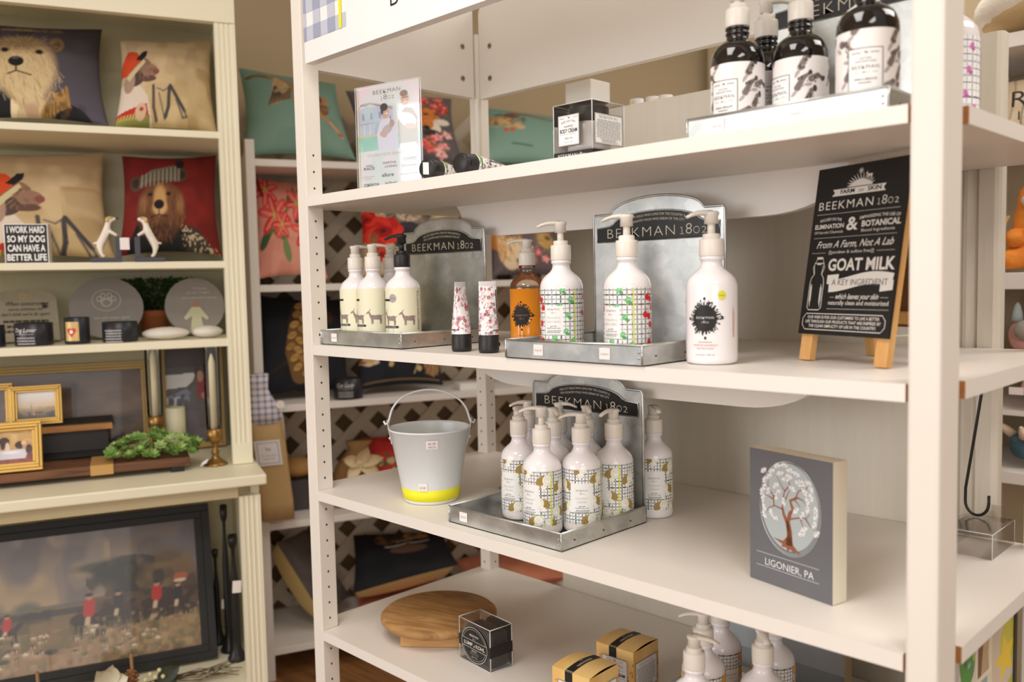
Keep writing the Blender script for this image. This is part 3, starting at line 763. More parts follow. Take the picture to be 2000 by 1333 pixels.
# ------------------------------------------------------------------ metal tray displays
def tray(label, x, y, z, stickers=(), group='galvanised tray displays'):
    t = thing('metal_tray_display', label, 'tray', (x, y, z), 0, group)
    Wt, D, H, q = .2565, .2145, .0275, .0012
    b = MB(); b.bx((0, 0, 0), (Wt, D, q), GALV)
    b.bx((0, 0, 0), (Wt, q, H), GALV); b.bx((0, D-q, 0), (Wt, D, H), GALV); b.bx((0, 0, 0), (q, D, H), GALV); b.bx((Wt-q, 0, 0), (Wt, D, H), GALV)
    for p0, p1 in (((0, 0, H), (Wt, 0, H)), ((Wt, 0, H), (Wt, D, H)), ((Wt, D, H), (0, D, H)), ((0, D, H), (0, 0, H))): b.tube([p0, p1], .0018, GALV, 8)
    for px, py in ((.0, -.0006), (Wt, -.0006)): b.tube([(px, py, .001), (px, py, H)], .0016, GALV, 8)
    for k in (.006, .014): b.ball((Wt-.006, -.0005, .004+k), .0016, GALV, 8, 6)
    for k in range(3): b.ball((Wt+.0005, .03+.07*k, .012), .0013, HOLE, 8, 6)
    b.build('tray', t)
    out = [(0.003, 0.0), (0.003, .218), (.006, .2225), (.038, .2225)]
    out += [(.1285-.088*math.cos(PI*s), .2225+.0245*math.sin(PI*s)) for s in np.linspace(.04, .96, 17)]+[(.219, .2225), (.2505, .2225), (.2535, .218), (.2535, 0.0)]
    b = MB(); b.prism(out, D-.0035, D-.0023, GALV, 'y'); b.tube([(p[0], D-.003, p[1]) for p in out], .0022, GALV, 8)
    pl = b.build('back_plate', t)
    blk = [(.012, .178), (.012, .201), (.037, .203)]+[(.1285-.084*math.cos(PI*s), .203+.021*math.sin(PI*s)) for s in np.linspace(.05, .95, 15)]+[(.220, .203), (.245, .201), (.245, .178)]
    b = MB(); F = flat((0, D-.0036, 0), (1, 0, 0), (0, 0, 1))
    b.poly(F, blk, mat('black_enamel', (24, 22, 21), .3), .0014); b.tube([F(u, v, .0012) for u, v in blk], .0014, GALV, 6, closed=True)
    LT = mat('silver_lettering', (214, 204, 184), .5)
    beek(b, F, .1285, .1835, .0165, LT, .190, wt=-0.016, h=.002)
    b.text(F, 'FOR CITY FOLKS WHO LONG FOR THE COUNTRY &', .1285, .2095, .0042, LT, width=.115, h=.002, arc=.0065); b.text(F, 'FOR COUNTRY FOLKS WHO DREAM OF THE CITY', .1285, .2035, .0040, LT, width=.112, h=.002, arc=.005)
    b.build('name_plate', pl)
    Ff = flat((0, -.0003, 0), (1, 0, 0), (0, 0, 1))
    for u, wrd in stickers:
        b = MB(); b.rect(Ff, u-.0095, .0065, u+.0095, .0225, STICK, .0004); b.text(Ff, wrd, u, .0125, .004, INKL, width=.013, h=.0007); b.build('price_sticker', t)
    return t
tray('galvanised tray with arched name plate holding the cherry bottles', .546, -.002, Z2, ((.068, 'hand'), (.193, 'Lotion')))
tray('galvanised tray with arched name plate holding the cream bottles', .003, .020, Z2, ((.045, 'hand'),))
tray('galvanised tray with arched name plate holding the coconut bottles', .373, .024, Z3, ((.036, '$20'),))
tray('galvanised tray with arched name plate on the top shelf', .851, .034, Z1, ((.045, 'body'), (.150, 'lotion')))

# ------------------------------------------------------------------ tubes
def floraltube(palette, label, loc, rz, name='cream_tube', rot=None, group=None, bar=(226, 130, 140)):
    t = thing(name, label, 'tube', loc, rz, group)
    if rot: t.rotation_euler = rot
    n = 96; L = .088; cv = Cv(n, 90, .1, L, (240, 236, 236)); rr = random.Random(len(label))
    for k in range(330):
        x, y = rr.random()*.1, rr.random()*.078; c = rr.choice(palette); s = rr.uniform(.0009, .0026)
        if k % 3 == 0:
            for q in range(5): cv.ell(x+s*.8*math.cos(q*1.256), y+s*.8*math.sin(q*1.256), s*.6, s*.45, c, q*72)
            cv.ell(x, y, s*.35, s*.35, (236, 200, 200))
        elif k % 3 == 1: cv.ell(x, y, s, s*.45, c, rr.uniform(0, 180))
        else: cv.line([(x, y), (x+.003, y+.002), (x+.0045, y+.0055)], .0006, c)
    cv.rect(0, .080, .1, L, (214, 212, 214))
    cv.rect(.006, .0065, .032, .0085, (40, 36, 38)); cv.rect(.056, .0065, .094, .0085, (40, 36, 38))
    cv.rect(.064, .026, .0685, .074, (34, 31, 32)); cv.rect(.058, .002, .072, .0062, bar)
    def F(u, v, h=0):
        a = -PI/2+(u/.1-.5)*2*PI; f = v/L; rx = .0165*(1-f)+.0150*f; ry = .0165*(1-f**1.3)+.0009
        return Vector(((rx+h)*math.cos(a), (ry+h)*math.sin(a), .0295+v))
    b = MB(); cv.sheet(b, F, vmat('printed_foil_tube', .22, coat=.4), 0); b.build('tube_body', t)
    b = MB(); b.lathe([(0, 0), (.0150, 0), (.0168, .0015), (.0172, .006), (.0168, .028), (.0160, .0298), (0, .0298)], BLACK, 36); b.bx((.0155, -.004, .010), (.0185, .004, .016), BLACK); b.build('flip_cap', t)
    return t
REDS = [(176, 44, 74), (196, 60, 92), (150, 34, 60), (90, 80, 96), (210, 92, 120), (120, 112, 124)]
INKS = [(46, 46, 48), (70, 70, 72), (110, 110, 112)]
floraltube(REDS, 'pink floral tube standing on its black cap, left one of the two', (.386, .050, Z2), 100, group='standing floral tubes')
floraltube(REDS, 'pink floral tube standing on its black cap, the right one by the tray', (.449, .054, Z2), 60, group='standing floral tubes')
ta = floraltube(INKS, 'black-capped tube lying beside the photo sign with a tag on its cap', (.352, .012, Z1+.0172), 0, rot=(math.radians(-90), 0, math.radians(14)), group='lying tubes', bar=(120, 200, 70))
b = MB(); b.rect(flat((0, 0, -.0004), (1, 0.1, 0), (0, 1, 0)), -.007, -.010, .005, .010, STICK, -.0006); b.build('price_tag', ta)
floraltube(INKS, 'black-capped tube lying nearer the shelf middle with a green line', (.432, .014, Z1+.0172), 0, rot=(math.radians(-90), 0, math.radians(2)), group='lying tubes', bar=(120, 200, 70))
# ------------------------------------------------------------------ photo sign on the top shelf
sg = thing('acrylic_sign', 'upright clear acrylic photo sign at the left end of the top shelf', 'sign', (.127, .032, Z1), 13)
b = MB(); Fz = flat((0, 0, 0), (1, 0, 0), (0, 0, 1))
for y in (0.0, .0058): b.rect(lambda u, v, h=0: Vector((u, y, v)), -.003, .0004, .150, .190, CLEAR, 0)
b.rect(lambda u, v, h=0: Vector((u, v, .0004)), -.003, 0, .150, .06, CLEAR, 0)
for p0, p1 in (((-.003, .003, .0008), (-.003, .003, .19)), ((.150, .003, .0008), (.150, .003, .19)), ((-.003, .003, .19), (.150, .003, .19))): b.tube([p0, p1], .0008, mat('clear_box_edge', (226, 226, 228), .2), 6)
b.build('acrylic_holder', sg)
b = MB(); cv = Cv(150, 190, .147, .188, (246, 242, 244))
cv.grad((240, 214, 226), (244, 236, 240), .15, .188)
cv.rect(0, .071, .147, .15, (236, 228, 234))
cv.poly([(.004, .098), (.004, .146), (.02, .152), (.045, .150), (.085, .142), (.088, .098)], (206, 210, 228))
cv.poly([(.002, .144), (.01, .154), (.022, .153), (.032, .156), (.05, .150), (.086, .141), (.086, .146), (.05, .155), (.03, .159), (.01, .158)], (176, 150, 160))
for x in (.012, .032, .052): cv.rect(x, .128, x+.006, .140, (150, 160, 190))
cv.rect(.004, .119, .088, .122, (186, 190, 214)); cv.ell(.055, .112, .012, .010, (176, 184, 206)); cv.rect(.043, .099, .067, .112, (176, 184, 206))
for x in (.016, .03, .072): cv.rect(x, .099, x+.002, .120, (236, 236, 246))
cv.rect(0, .096, .147, .100, (222, 212, 176)); cv.grad((156, 214, 196), (176, 226, 210), .071, .096)
cv.noise((210, 240, 228), 40, .4)
# two people holding small goats
cv.poly([(.050, .071), (.047, .100), (.055, .122), (.068, .128), (.084, .124), (.094, .108), (.096, .071)], (236, 234, 246))
cv.ell(.068, .138, .0085, .012, (224, 180, 158)); cv.ell(.065, .147, .009, .007, (58, 44, 40)); cv.ell(.0605, .141, .003, .007, (58, 44, 40)); cv.ell(.071, .135, .004, .0015, (250, 240, 236))
cv.ell(.071, .106, .014, .008, (206, 190, 188), 25); cv.ell(.083, .116, .006, .0065, (196, 172, 160)); cv.line([(.081, .121), (.079, .130)], .002, (150, 130, 124)); cv.ell(.062, .098, .009, .005, (222, 182, 164), -20)
cv.poly([(.099, .076), (.096, .116), (.103, .134), (.116, .141), (.131, .138), (.142, .122), (.142, .074), (.120, .071)], (176, 170, 150))
cv.rect(.100, .071, .138, .078, (240, 238, 236)); cv.ell(.114, .157, .0095, .0125, (226, 184, 166)); cv.ell(.112, .166, .009, .006, (140, 116, 104)); cv.line([(.107, .158), (.121, .159)], .0013, (70, 60, 60)); cv.ell(.116, .151, .0035, .0012, (250, 244, 240))
cv.ell(.120, .118, .020, .012, (250, 248, 248), -25); cv.ell(.103, .128, .007, .008, (250, 248, 248)); cv.ell(.126, .107, .014, .005, (224, 182, 164), -10)
cv.sheet(b, lambda u, v, h=0: Vector((u, .0030, v+.001)), vmat('printed_photo_card', .35, coat=.4), 0)
F = flat((0, .0028, .001), (1, 0, 0), (0, 0, 1))
b.rect(F, .0035, .001, .0050, .184, mat('yellow_edge_print', (236, 206, 70), .4), .0001)
b.text(F, 'BEEKMAN', .0725, .172, .0078, INKG, width=.064, sp=1.15, wt=-.012, h=.0002); year(b, F, .060, .1605, .0095, INKG, .030, .0002)
PKT = mat('pale_pink_print', (226, 206, 206), .5)
b.text(F, 'YOU MAY HAVE SEEN US...', .068, .0595, .0055, PKT, width=.094, wt=-.01, h=.0002)
for u, v, s_, w_, t_, m_ in ((.026, .0425, .0032, .017, 'AMAZING', INKG), (.026, .0365, .0052, .026, 'RACE', INKG), (.075, .0445, .0040, .031, 'MARTHA', INKG), (.078, .0375, .0042, .028, 'LIVING', INKG), (.122, .0480, .0044, .032, 'COOKING', INKG), (.122, .0360, .0042, .036, 'Discovery', INKG), (.023, .0225, .0030, .030, 'THE WALL STREET', PKT), (.023, .0185, .0028, .016, 'JOURNAL', PKT), (.070, .0215, .0066, .028, 'allure', INKG), (.122, .0215, .0032, .042, 'The New York Times', INKG), (.030, .0055, .0062, .037, 'COSMOPOLITAN', INKG), (.078, .0065, .0056, .028, 'InStyle', INKG), (.122, .0075, .0044, .036, 'Country Living', INKL)):
    b.text(F, t_, u, v, s_, m_, width=w_, wt=.015 if s_ > .005 else 0, h=.0002)
b.rect(F, .106, .0462, .138, .0467, INKG, .0002)
b.build('photo_card', sg)

# ------------------------------------------------------------------ clear boxed jar on the top shelf
jb = thing('boxed_cream_jar', 'jar of body cream in a clear square box on the top shelf', 'cream jar', (.616, .038, Z1))
w = .0735; hh = .0815
b = MB()
for Fq, a_, c_ in ((flat((0, 0, 0), (1, 0, 0), (0, 0, 1)), w, hh), (flat((w, w, 0), (-1, 0, 0), (0, 0, 1)), w, hh), (flat((0, w, 0), (0, -1, 0), (0, 0, 1)), w, hh), (flat((w, 0, 0), (0, 1, 0), (0, 0, 1)), w, hh)): b.rect(Fq, 0, 0.0004, a_, c_, CLEAR, 0)
b.rect(lambda u, v, h=0: Vector((u, v, hh)), 0, 0, w, w, CLEAR, 0)
EDG = mat('clear_box_edge', (226, 226, 228), .2)
for x in (0, w):
    for y in (0, w): b.tube([(x, y, .012), (x, y, hh)], .0006, EDG, 6)
for p0, p1 in (((0, 0), (w, 0)), ((w, 0), (w, w)), ((w, w), (0, w)), ((0, w), (0, 0))): b.tube([(*p0, hh), (*p1, hh)], .0005, EDG, 6)
b.build('clear_box', jb)
b = MB(); b.bx((-.0004, -.0004, 0), (w+.0004, w+.0004, .0125), INK); F = flat((0, -.0005, 0), (1, 0, 0), (0, 0, 1)); beek(b, F, .035, .0030, .0068, ALB, .052); b.build('base_tray', jb)
b = MB(); b.lathe([(0, .0128), (.0285, .0128), (.0315, .015), (.032, .020), (.032, .050), (.029, .0555), (.026, .0565)], mat('milk_white_jar', (240, 232, 224), .2), 40, c=(w/2, w/2, 0)); b.build('jar', jb)
b = MB(); b.lathe([(0, .056), (.0295, .056), (.030, .057), (.030, .0765), (.029, .078), (0, .078)], BLACK, 40, c=(w/2, w/2, 0)); b.build('jar_lid', jb)
def craft_label(b, F, u0, v0, u1, v1, front=True, h=.0006, title=('WHIPPED', 'BODY CREAM')):
    k = u1-u0; c = (u0+u1)/2
    b.rect(F, u0, v0, u1, v1, ALB, h); b.frame(F, u0, v0, u1, v1, .0007, INK, h+.0002); b.frame(F, u0+.0016, v0+.0016, u1-.0016, v1-.0016, .0003, INK, h+.0002)
    y = lambda t: v0+(v1-v0)*t
    if front:
        goat(b, F, c+.001, y(.885), .0038, INK, h+.0003); b.text(F, 'PREMIUM', c-.012, y(.87), .0020, INKG, width=.009, h=h+.0003); b.text(F, 'NATURAL', c+.013, y(.87), .0020, INKG, width=.009, h=h+.0003)
        b.text(F, 'PURE GOAT MILK', c, y(.70), .0036, INKG, width=k*.68, h=h+.0003, arc=.0025); b.text(F, title[0], c, y(.58), .0038, INKG, width=k*.45, h=h+.0003)
        for sgn in (-1, 1): b.line(F, [(c+sgn*k*.28, y(.62)), (c+sgn*k*.4, y(.62))], .0003, INKG, h+.0003)
        b.text(F, title[1], c, y(.42), .0060, INK, width=k*.80, h=h+.0003, wt=.02); b.scrib(F, u0+.004, y(.35), u1-.004, y(.385), 1, INKL, h+.0003)
        b.text(F, 'FRESH AIR', c, y(.21), .0030, INKG, width=k*.36, h=h+.0003); b.text(F, '8.0 FL OZ / 236 ML', c, y(.10), .0018, INKG, width=k*.40, h=h+.0003)
    else:
        beek(b, F, c, y(.84), .0040, INKG, k*.66, h=h+.0003); b.scrib(F, u0+.004, y(.20), u1-.004, y(.80), 13, INKG, h+.0003, .4, .1); b.scrib(F, u0+.010, y(.06), u1-.010, y(.19), 3, INKG, h+.0003, .45, .3)
b = MB(); F = flat((0, 0, 0), (1, 0, 0), (0, 0, 1)); craft_label(b, F, .0090, .021, .0500, .066)
b.build('label', jb)
b = MB(); F = flat((w, 0, 0), (0, 1, 0), (0, 0, 1)); craft_label(b, F, .0045, .020, .0690, .064, False); b.build('label', jb)
b = MB(); b.rect(flat((0, w, 0), (-1, 0, 0), (0, 0, 1)), .026, .019, .068, .064, ALB, .0006); b.build('label', jb); b = MB(); b.rect(flat((0, w, 0), (0, -1, 0), (0, 0, 1)), .010, .019, .055, .064, ALB, .0006)
b.build('label', jb)

# ------------------------------------------------------------------ things behind the divider
t = thing('white_carton', 'plain white carton peeping over the divider behind the boxed jar', 'carton', (.165, .62, 1.508), 0)
b = MB(); b.bx((-.035, 0, 0), (.042, .07, .197), mat('plain_white_card', (238, 236, 230), .5, var=.02)); b.build('carton', t, bevel=.002)
for k, (x, c) in enumerate(((.350, (226, 220, 234)), (.392, (238, 230, 222)), (.424, (240, 232, 224)))):
    t = thing('white_jar', ('small pale jar with yellow dot behind the divider top', 'small white cap behind the divider, middle of three', 'small white cap behind the divider, rightmost of three')[k], 'jar', (x, .60, 1.508), 0, 'jars behind the divider')
    b = MB(); hz = .124-.002*k
    b.lathe([(0, 0), (.018, 0), (.018, hz-.02), (.015, hz-.018), (.015, hz), (0, hz)], mat('jar_%d_plastic' % k, c, .4), 24)
    if k == 0: b.disc(cyl(.0151), .002, hz-.008, .004, .004, mat('yellow_dot', (226, 206, 60), .5), .0004)
    b.build('jar_body', t)

# ------------------------------------------------------------------ chalkboard easel
ez = thing('easel_sign', 'black and white printed easel sign on pale wooden legs', 'sign', (.941, .181, Z2), -21.65)
ta = math.radians(9.5)
def tilt(sign=1):
    ux, uz = math.sin(ta)*sign, math.cos(ta)
    return ux, uz
ux, uz = tilt()
Rt = Matrix.Rotation(-ta, 3, 'X'); Rb = Matrix.Rotation(ta, 3, 'X')
for x in (-.008, .124):
    b = MB(); b.box(Vector((x, .0085, 0))+Rt @ Vector((0, 0, .1315)), (.020, .011, .263), PINE, Rt); b.v = [(p[0], p[1], max(p[2], 0.0003)) for p in b.v]; b.build('front_leg', ez, bevel=.0006)
yb = .128
for x in (-.006, .122):
    b = MB(); b.box(Vector((x, yb, 0))+Rb @ Vector((0, 0, .120)), (.017, .011, .240), PINE, Rb); b.v = [(p[0], p[1], max(p[2], 0.0003)) for p in b.v]; b.build('back_leg', ez, bevel=.0006)
b = MB(); b.box(Vector((.058, yb-.006, 0))+Rb @ Vector((0, 0, .150)), (.150, .004, .21), mat('brown_hardboard', (120, 76, 40), .6, var=.1), Rb); b.build('back_board', ez)
b = MB(); b.box(Vector((.058, yb-.010, 0))+Rb @ Vector((0, 0, .058)), (.150, .012, .016), PINE, Rb); b.build('cross_bar', ez)
b = MB(); b.tube([(.03, .018, .040), (.02, .06, .031), (.028, .10, .034), (.06, .05, .033), (.1, .10, .036)], .0011, mat('cream_cord', (232, 224, 206), .8), 6); b.build('cord', ez)
b = MB(); Ob = Vector((-.0205, -.002, 0))
F = flat(Ob, (1, 0, 0), Rt @ Vector((0, 0, 1)))
CHK = mat('black_chalkboard_print', (27, 25, 24), .42, var=.06, vscale=6)
Wb, B0, B1 = .1555, .0372, .2640
b.rect(F, 0, B0, Wb, B1, CHK, 0)
for q in ((0, B0, 0, B1), (Wb, B0, Wb, B1), (0, B0, Wb, B0), (0, B1, Wb, B1)):
    b.add([F(q[0], q[1], 0), F(q[2], q[3], 0), F(q[2], q[3], -.005), F(q[0], q[1], -.005)], [(0, 1, 2, 3)], CHK)
CH = mat('chalk_white_print', (226, 220, 212), .6, var=.03); c = Wb/2
V = lambda t_: B1-(B1-B0)*t_
U = lambda s_: Wb*s_
def dots(u0, u1, t_):
    n = int((u1-u0)*Wb/.0016)
    for k in range(n): b.rect(F, U(u0)+k*.0016, V(t_), U(u0)+k*.0016+.0008, V(t_)+.0008, CH, .0004)
# farm emblem
b.poly(F, [(U(.38), V(.132))]+[(U(.38+.26*k/10), V(.132)+.0075*math.sin(PI*k/10)+.002) for k in range(11)]+[(U(.64), V(.132))], CH, .0003)
for k in range(13):
    a = PI*(k+.5)/13; b.line(F, [(U(.51)+.017*math.cos(a), V(.128)+.009*math.sin(a)), (U(.51)+.024*math.cos(a+.1), V(.128)+.0165*math.sin(a+.1))], .0016, CH, .0003, .0004)
for k in range(8):
    a = k*PI/4; b.line(F, [(U(.50), V(.045)), (U(.50)+.0042*math.cos(a), V(.045)+.0042*math.sin(a))], .0009, CH, .0004)
goat(b, F, U(.60), V(.085), .010, CH, .0004)
b.poly(F, [(U(.20), V(.178)), (U(.23), V(.158)), (U(.205), V(.137)), (U(.79), V(.137)), (U(.765), V(.158)), (U(.79), V(.178))], CH, .0005)
b.text(F, 'FARM', U(.375), V(.167), .0058, INK, width=.0245, h=.0008, wt=.02); b.text(F, 'to', U(.53), V(.167), .0050, INKG, width=.009, h=.0008, sh=.4); b.text(F, 'SKIN', U(.67), V(.167), .0058, INK, width=.0225, h=.0008, wt=.02)
beek(b, F, U(.5), V(.255), .0118, CH, .136, wt=-.004)
dots(.05, .97, .283)
b.text(F, 'FOCUSED ON THE', U(.225), V(.330), .0040, CH, width=.039, wt=.01, arc=.002); b.text(F, 'EMPHASIZING THE USE OF', U(.765), V(.330), .0040, CH, width=.066, wt=.01, arc=.002)
b.text(F, 'ELIMINATION', U(.215), V(.368), .0062, CH, width=.0525, wt=.025); b.text(F, 'BOTANICAL', U(.785), V(.372), .0078, CH, width=.063, wt=.03)
b.text(F, '&', U(.478), V(.385), .0178, CH, width=.020, wt=.02)
b.text(F, 'Of Harmful Chemicals', U(.215), V(.398), .0038, CH, width=.052); b.text(F, 'Based Ingredients', U(.76), V(.402), .0040, CH, width=.054)
dots(.05, .97, .425)
b.text(F, 'From A Farm, Not A Lab', U(.52), V(.485), .0098, CH, width=.132, sh=.45, wt=.008)
b.text(F, '[[paraben & sulfate free]]', U(.50), V(.520), .0042, CH, width=.077); dots(.05, .22, .516); dots(.78, .97, .516)
b.text(F, 'GOAT MILK', U(.625), V(.620), .0160, CH, width=.112, wt=.03)
rib = [(U(.30+.68*k/16), V(.690)+.0055*math.sin((k/16-.35)*2.6*PI/2)) for k in range(17)]
b.line(F, rib, .0160, CH, .0005); b.poly(F, [(U(.27), V(.648)), (U(.40), V(.642)), (U(.40), V(.70)), (U(.27), V(.70))], CH, .0003); b.poly(F, [(U(.86), V(.68)), (U(.99), V(.68)), (U(.99), V(.735)), (U(.86), V(.745))], CH, .0003)
b.text(F, 'A KEY INGREDIENT', U(.635), V(.708), .0085, INKG, width=.094, h=.0009, wt=.0)
b.text(F, 'which leaves your skin', U(.63), V(.788), .0074, CH, width=.072, sh=.45, wt=.01); dots(.33, .39, .780); dots(.88, .97, .780)
b.text(F, 'naturally clean and moisturized', U(.645), V(.822), .0060, CH, width=.101, wt=.004); dots(.31, .98, .848)
# bottle drawing
bo = [(.10, .600), (.10, .575), (.205, .575), (.205, .600), (.195, .640), (.225, .665), (.235, .70), (.235, .84), (.21, .855), (.09, .855), (.07, .84), (.07, .70), (.08, .665), (.11, .640), (.10, .600)]
b.line(F, [(U(p[0]), V(p[1])) for p in bo], .0011, CH, .0004)
b.line(F, [(U(.105), V(.64)), (U(.085), V(.60)), (U(.13), V(.545)), (U(.19), V(.545)), (U(.225), V(.60)), (U(.20), V(.64))], .0008, CH, .0004); b.rect(F, U(.13), V(.585), U(.18), V(.572), CH, .0004); b.rect(F, U(.12), V(.552), U(.19), V(.538), CH, .0004)
for k in range(9):
    x = .082+.004*k if k < 5 else .20+.006*(k-5); b.line(F, [(U(x), V(.70+.01*(k % 3))), (U(x+.002), V(.80+.012*(k % 4)))], .0007, CH, .0004)
box_ = [(.04, .905), (.075, .877), (.925, .877), (.96, .905), (.96, .945), (.925, .972), (.075, .972), (.04, .945), (.04, .905)]
b.line(F, [(U(p[0]), V(p[1])) for p in box_], .0010, CH, .0004)
for q, (tx, ww) in enumerate((('OUR WISH IS FOR OUR CUSTOMERS TO LIVE A BETTER', .125), ('LIFE THROUGH OUR PRODUCTS THAT ARE INSPIRED BY', .131), ('THE CLEAN SIMPLICITY OF LIFE IN THE COUNTRY.', .118))): b.text(F, tx, U(.5), V(.906+.026*q), .0041, CH, width=ww, wt=.012)
b.build('printed_board', ez)

# ------------------------------------------------------------------ bucket
bk = thing('metal_bucket', 'pale grey metal bucket with a yellow band and raised wire handle', 'bucket', (.224, .108, Z3), 45)
GBK = mat('pale_grey_enamel', (220, 224, 226), .25, var=.02)
b = MB(); b.lathe([(0, .006), (.046, .006), (.0485, .001), (.0505, 0), (.0515, .002), (.0520, .006), (.0565, .030), (.0755, .1335), (.0770, .1345), (.0785, .1365), (.0770, .1385), (.0745, .1375), (.0738, .134), (.0500, .010), (0, .009)], GBK, 64)
b.build('bucket_body', bk)
b = MB(); b.lathe([(.05225, .0055), (.05645, .0275)], YEL, 64); b.m = b.m; b.build('yellow_band', bk)
for sx in (-1, 1):
    b = MB(); b.prism([(-.011, .108), (.011, .108), (.009, .140), (.006, .150), (0, .153), (-.006, .150), (-.009, .140)], 0, .0012, GBK, 'x')
    b.v = [(sx*(.0705+p[2]*0+.19*(p[2]-.108)+p[0]), p[1], p[2]) for p in b.v]
    for yy in (-.004, .004): b.ball((sx*.0755, yy, .118), .0022, GBK, 8, 6)
    b.build('handle_lug', bk)
b = MB(); pts = [(-.0865, .002, .150), (-.0835, 0, .144), (-.0775, 0, .1475)]+[(-.075*math.cos(PI*t_), .004*math.sin(PI*t_), .148+.060*math.sin(PI*t_)**.9) for t_ in np.linspace(.06, .94, 25)]+[(.0775, 0, .1475), (.0835, 0, .144), (.0865, .002, .150)]
b.tube(pts, .0021, GBK, 10); b.build('wire_handle', bk)
F = lambda u, v, h=0.0: Vector(((.051+.1835*v+.0+h)*math.cos(-PI/2+u/.07), (.051+.1835*v+h)*math.sin(-PI/2+u/.07), v))
for u, v, tx in ((.010, .108, ('$2.00', 'EACH')), (-.012, .027, ('$ 2.00',))):
    b = MB(); b.rect(F, u-.010, v, u+.010, v+.0155, STICK, .0010, 4)
    for q, s_ in enumerate(tx): b.text(F, s_, u, v+.0085-.0065*q if len(tx) > 1 else v+.005, .0042, INKG, width=.013, h=.0014)
    b.build('price_sticker', bk)
b = MB(); b.lathe([(0, 0), (.006, 0), (.0062, .0012), (.003, .0022), (.0022, .004), (0, .004)], STEEL, 16)
tag(b.build('metal_stud', None, (.268, .251, Z3+LIFT)), 'tiny steel screw cover lying between the bucket and the tray', 'screw cover')

# ------------------------------------------------------------------ tree block
tb = thing('art_block', 'grey wooden block sign with a brown tree in an oval', 'sign', (.8955, .1115, Z3), -12.5)
w, h, d = .1325, .1790, .027
b = MB(); b.bx((0, 0, 0), (w, d, h), mat('cream_block_wood', (236, 228, 208), .6, var=.02)); b.build('block', tb, bevel=.0006)
b = MB(); F = flat((0, -.0001, 0), (1, 0, 0), (0, 0, 1))
b.rect(F, 0, 0, w, h, mat('slate_grey_print', (104, 104, 108), .55, var=.04, vscale=20), .0004)
cx, cy = .0655, .1095; LG = mat('pale_grey_oval_print', (176, 184, 186), .5); LN = mat('oval_line_print', (196, 202, 204), .5)
b.disc(F, cx, cy, .0455, .0575, LG, .0006, 48)
for k in range(4): b.ring(F, cx+.0006*(k-1.5), cy-.0008*k, .0470+.0007*k, .0600+.0006*k, .00045, LN, .0007, 56)
TR = mat('rust_brown_print', (146, 92, 62), .5, var=.12, vscale=300); LF = mat('white_leaf_print', (238, 238, 238), .5)
def T(x, y): return (cx+(x-460)*.000229, cy-(y-590)*.000209)
trunk = [[(455, 830), (462, 760), (450, 690), (425, 640), (415, 600)], [(470, 830), (468, 740), (455, 680), (470, 620), (490, 600), (470, 545), (520, 515)]]
for p in trunk: b.line(F, [T(*q) for q in p], .0075, TR, .0009, .0032)
b.poly(F, [T(*q) for q in ((445, 780), (480, 770), (490, 820), (545, 870), (500, 855), (505, 875), (470, 850), (455, 868), (440, 845), (410, 850), (415, 830), (350, 805), (420, 810))], TR, .0009)
br = [[(420, 610), (360, 600), (320, 620), (295, 655)], [(415, 600), (425, 520), (430, 490), (400, 450), (375, 410)], [(430, 495), (465, 450), (462, 410), (425, 390)], [(355, 600), (350, 540), (310, 480), (315, 440)], [(350, 545), (385, 520)], [(520, 515), (560, 525), (590, 560)], [(510, 515), (530, 470), (575, 455), (590, 430)], [(470, 660), (540, 635), (580, 630), (605, 600)], [(575, 632), (605, 670), (640, 690)], [(540, 640), (560, 690)], [(430, 560), (470, 470)], [(350, 560), (290, 540)], [(500, 530), (540, 570)]]
for p in br: b.line(F, [T(*q) for q in p], .0020, TR, .0009, .0005)
rr = random.Random(4)
tips = [(290, 400), (330, 430), (300, 455), (350, 395), (385, 355), (430, 345), (405, 400), (470, 370), (510, 385), (545, 430), (590, 425), (600, 450), (560, 480), (600, 500), (575, 570), (630, 570), (630, 600), (620, 650), (640, 700), (560, 690), (545, 720), (500, 590), (480, 480), (380, 480), (390, 540), (300, 500), (280, 530), (290, 570), (300, 620), (295, 665), (350, 640), (370, 660), (540, 610), (440, 430), (460, 410), (330, 520), (440, 560), (520, 440), (400, 520), (575, 530)]
for x, y in tips:
    a0 = math.atan2(-(y-560), x-460)
    for k in range(5):
        a = a0+(k-2)*.5+rr.uniform(-.15, .15); p = T(x+17*math.cos(a), y-17*math.sin(a))
        b.disc(F, p[0], p[1], .0036, .0012, LF, .0011, 10, a, 1)
b.text(F, 'LIGONIER, PA', .0655, .0245, .0098, LF, width=.0780, wt=-.006)
for v in (.0395, .0215): b.rect(F, .0115, v, .1125, v+.0007, LN, .0006)
b.build('printed_face', tb)

# ------------------------------------------------------------------ round board
rb = thing('round_board', 'round brown wooden serving board on low feet', 'serving board', (.178, .157, Z4), 20)
b = MB(); b.lathe([(0, .0235), (.098, .0235), (.110, .026), (.1155, .032), (.1155, .038), (.110, .0435), (0, .044)], MANGO, 64); b.build('board_top', rb)
DKG = mat('dark_crack', (62, 40, 22), .8)
for y in (-.062, .062):
    b = MB(); b.box((0, y, .012), (.125, .034, .0235), mat('pale_mango_wood', (196, 150, 96), .55, var=.15, vscale=30, stretch=(1, 8, 8))); o = b.build('foot', rb, bevel=.002); o.rotation_euler = (0, 0, math.radians(20))

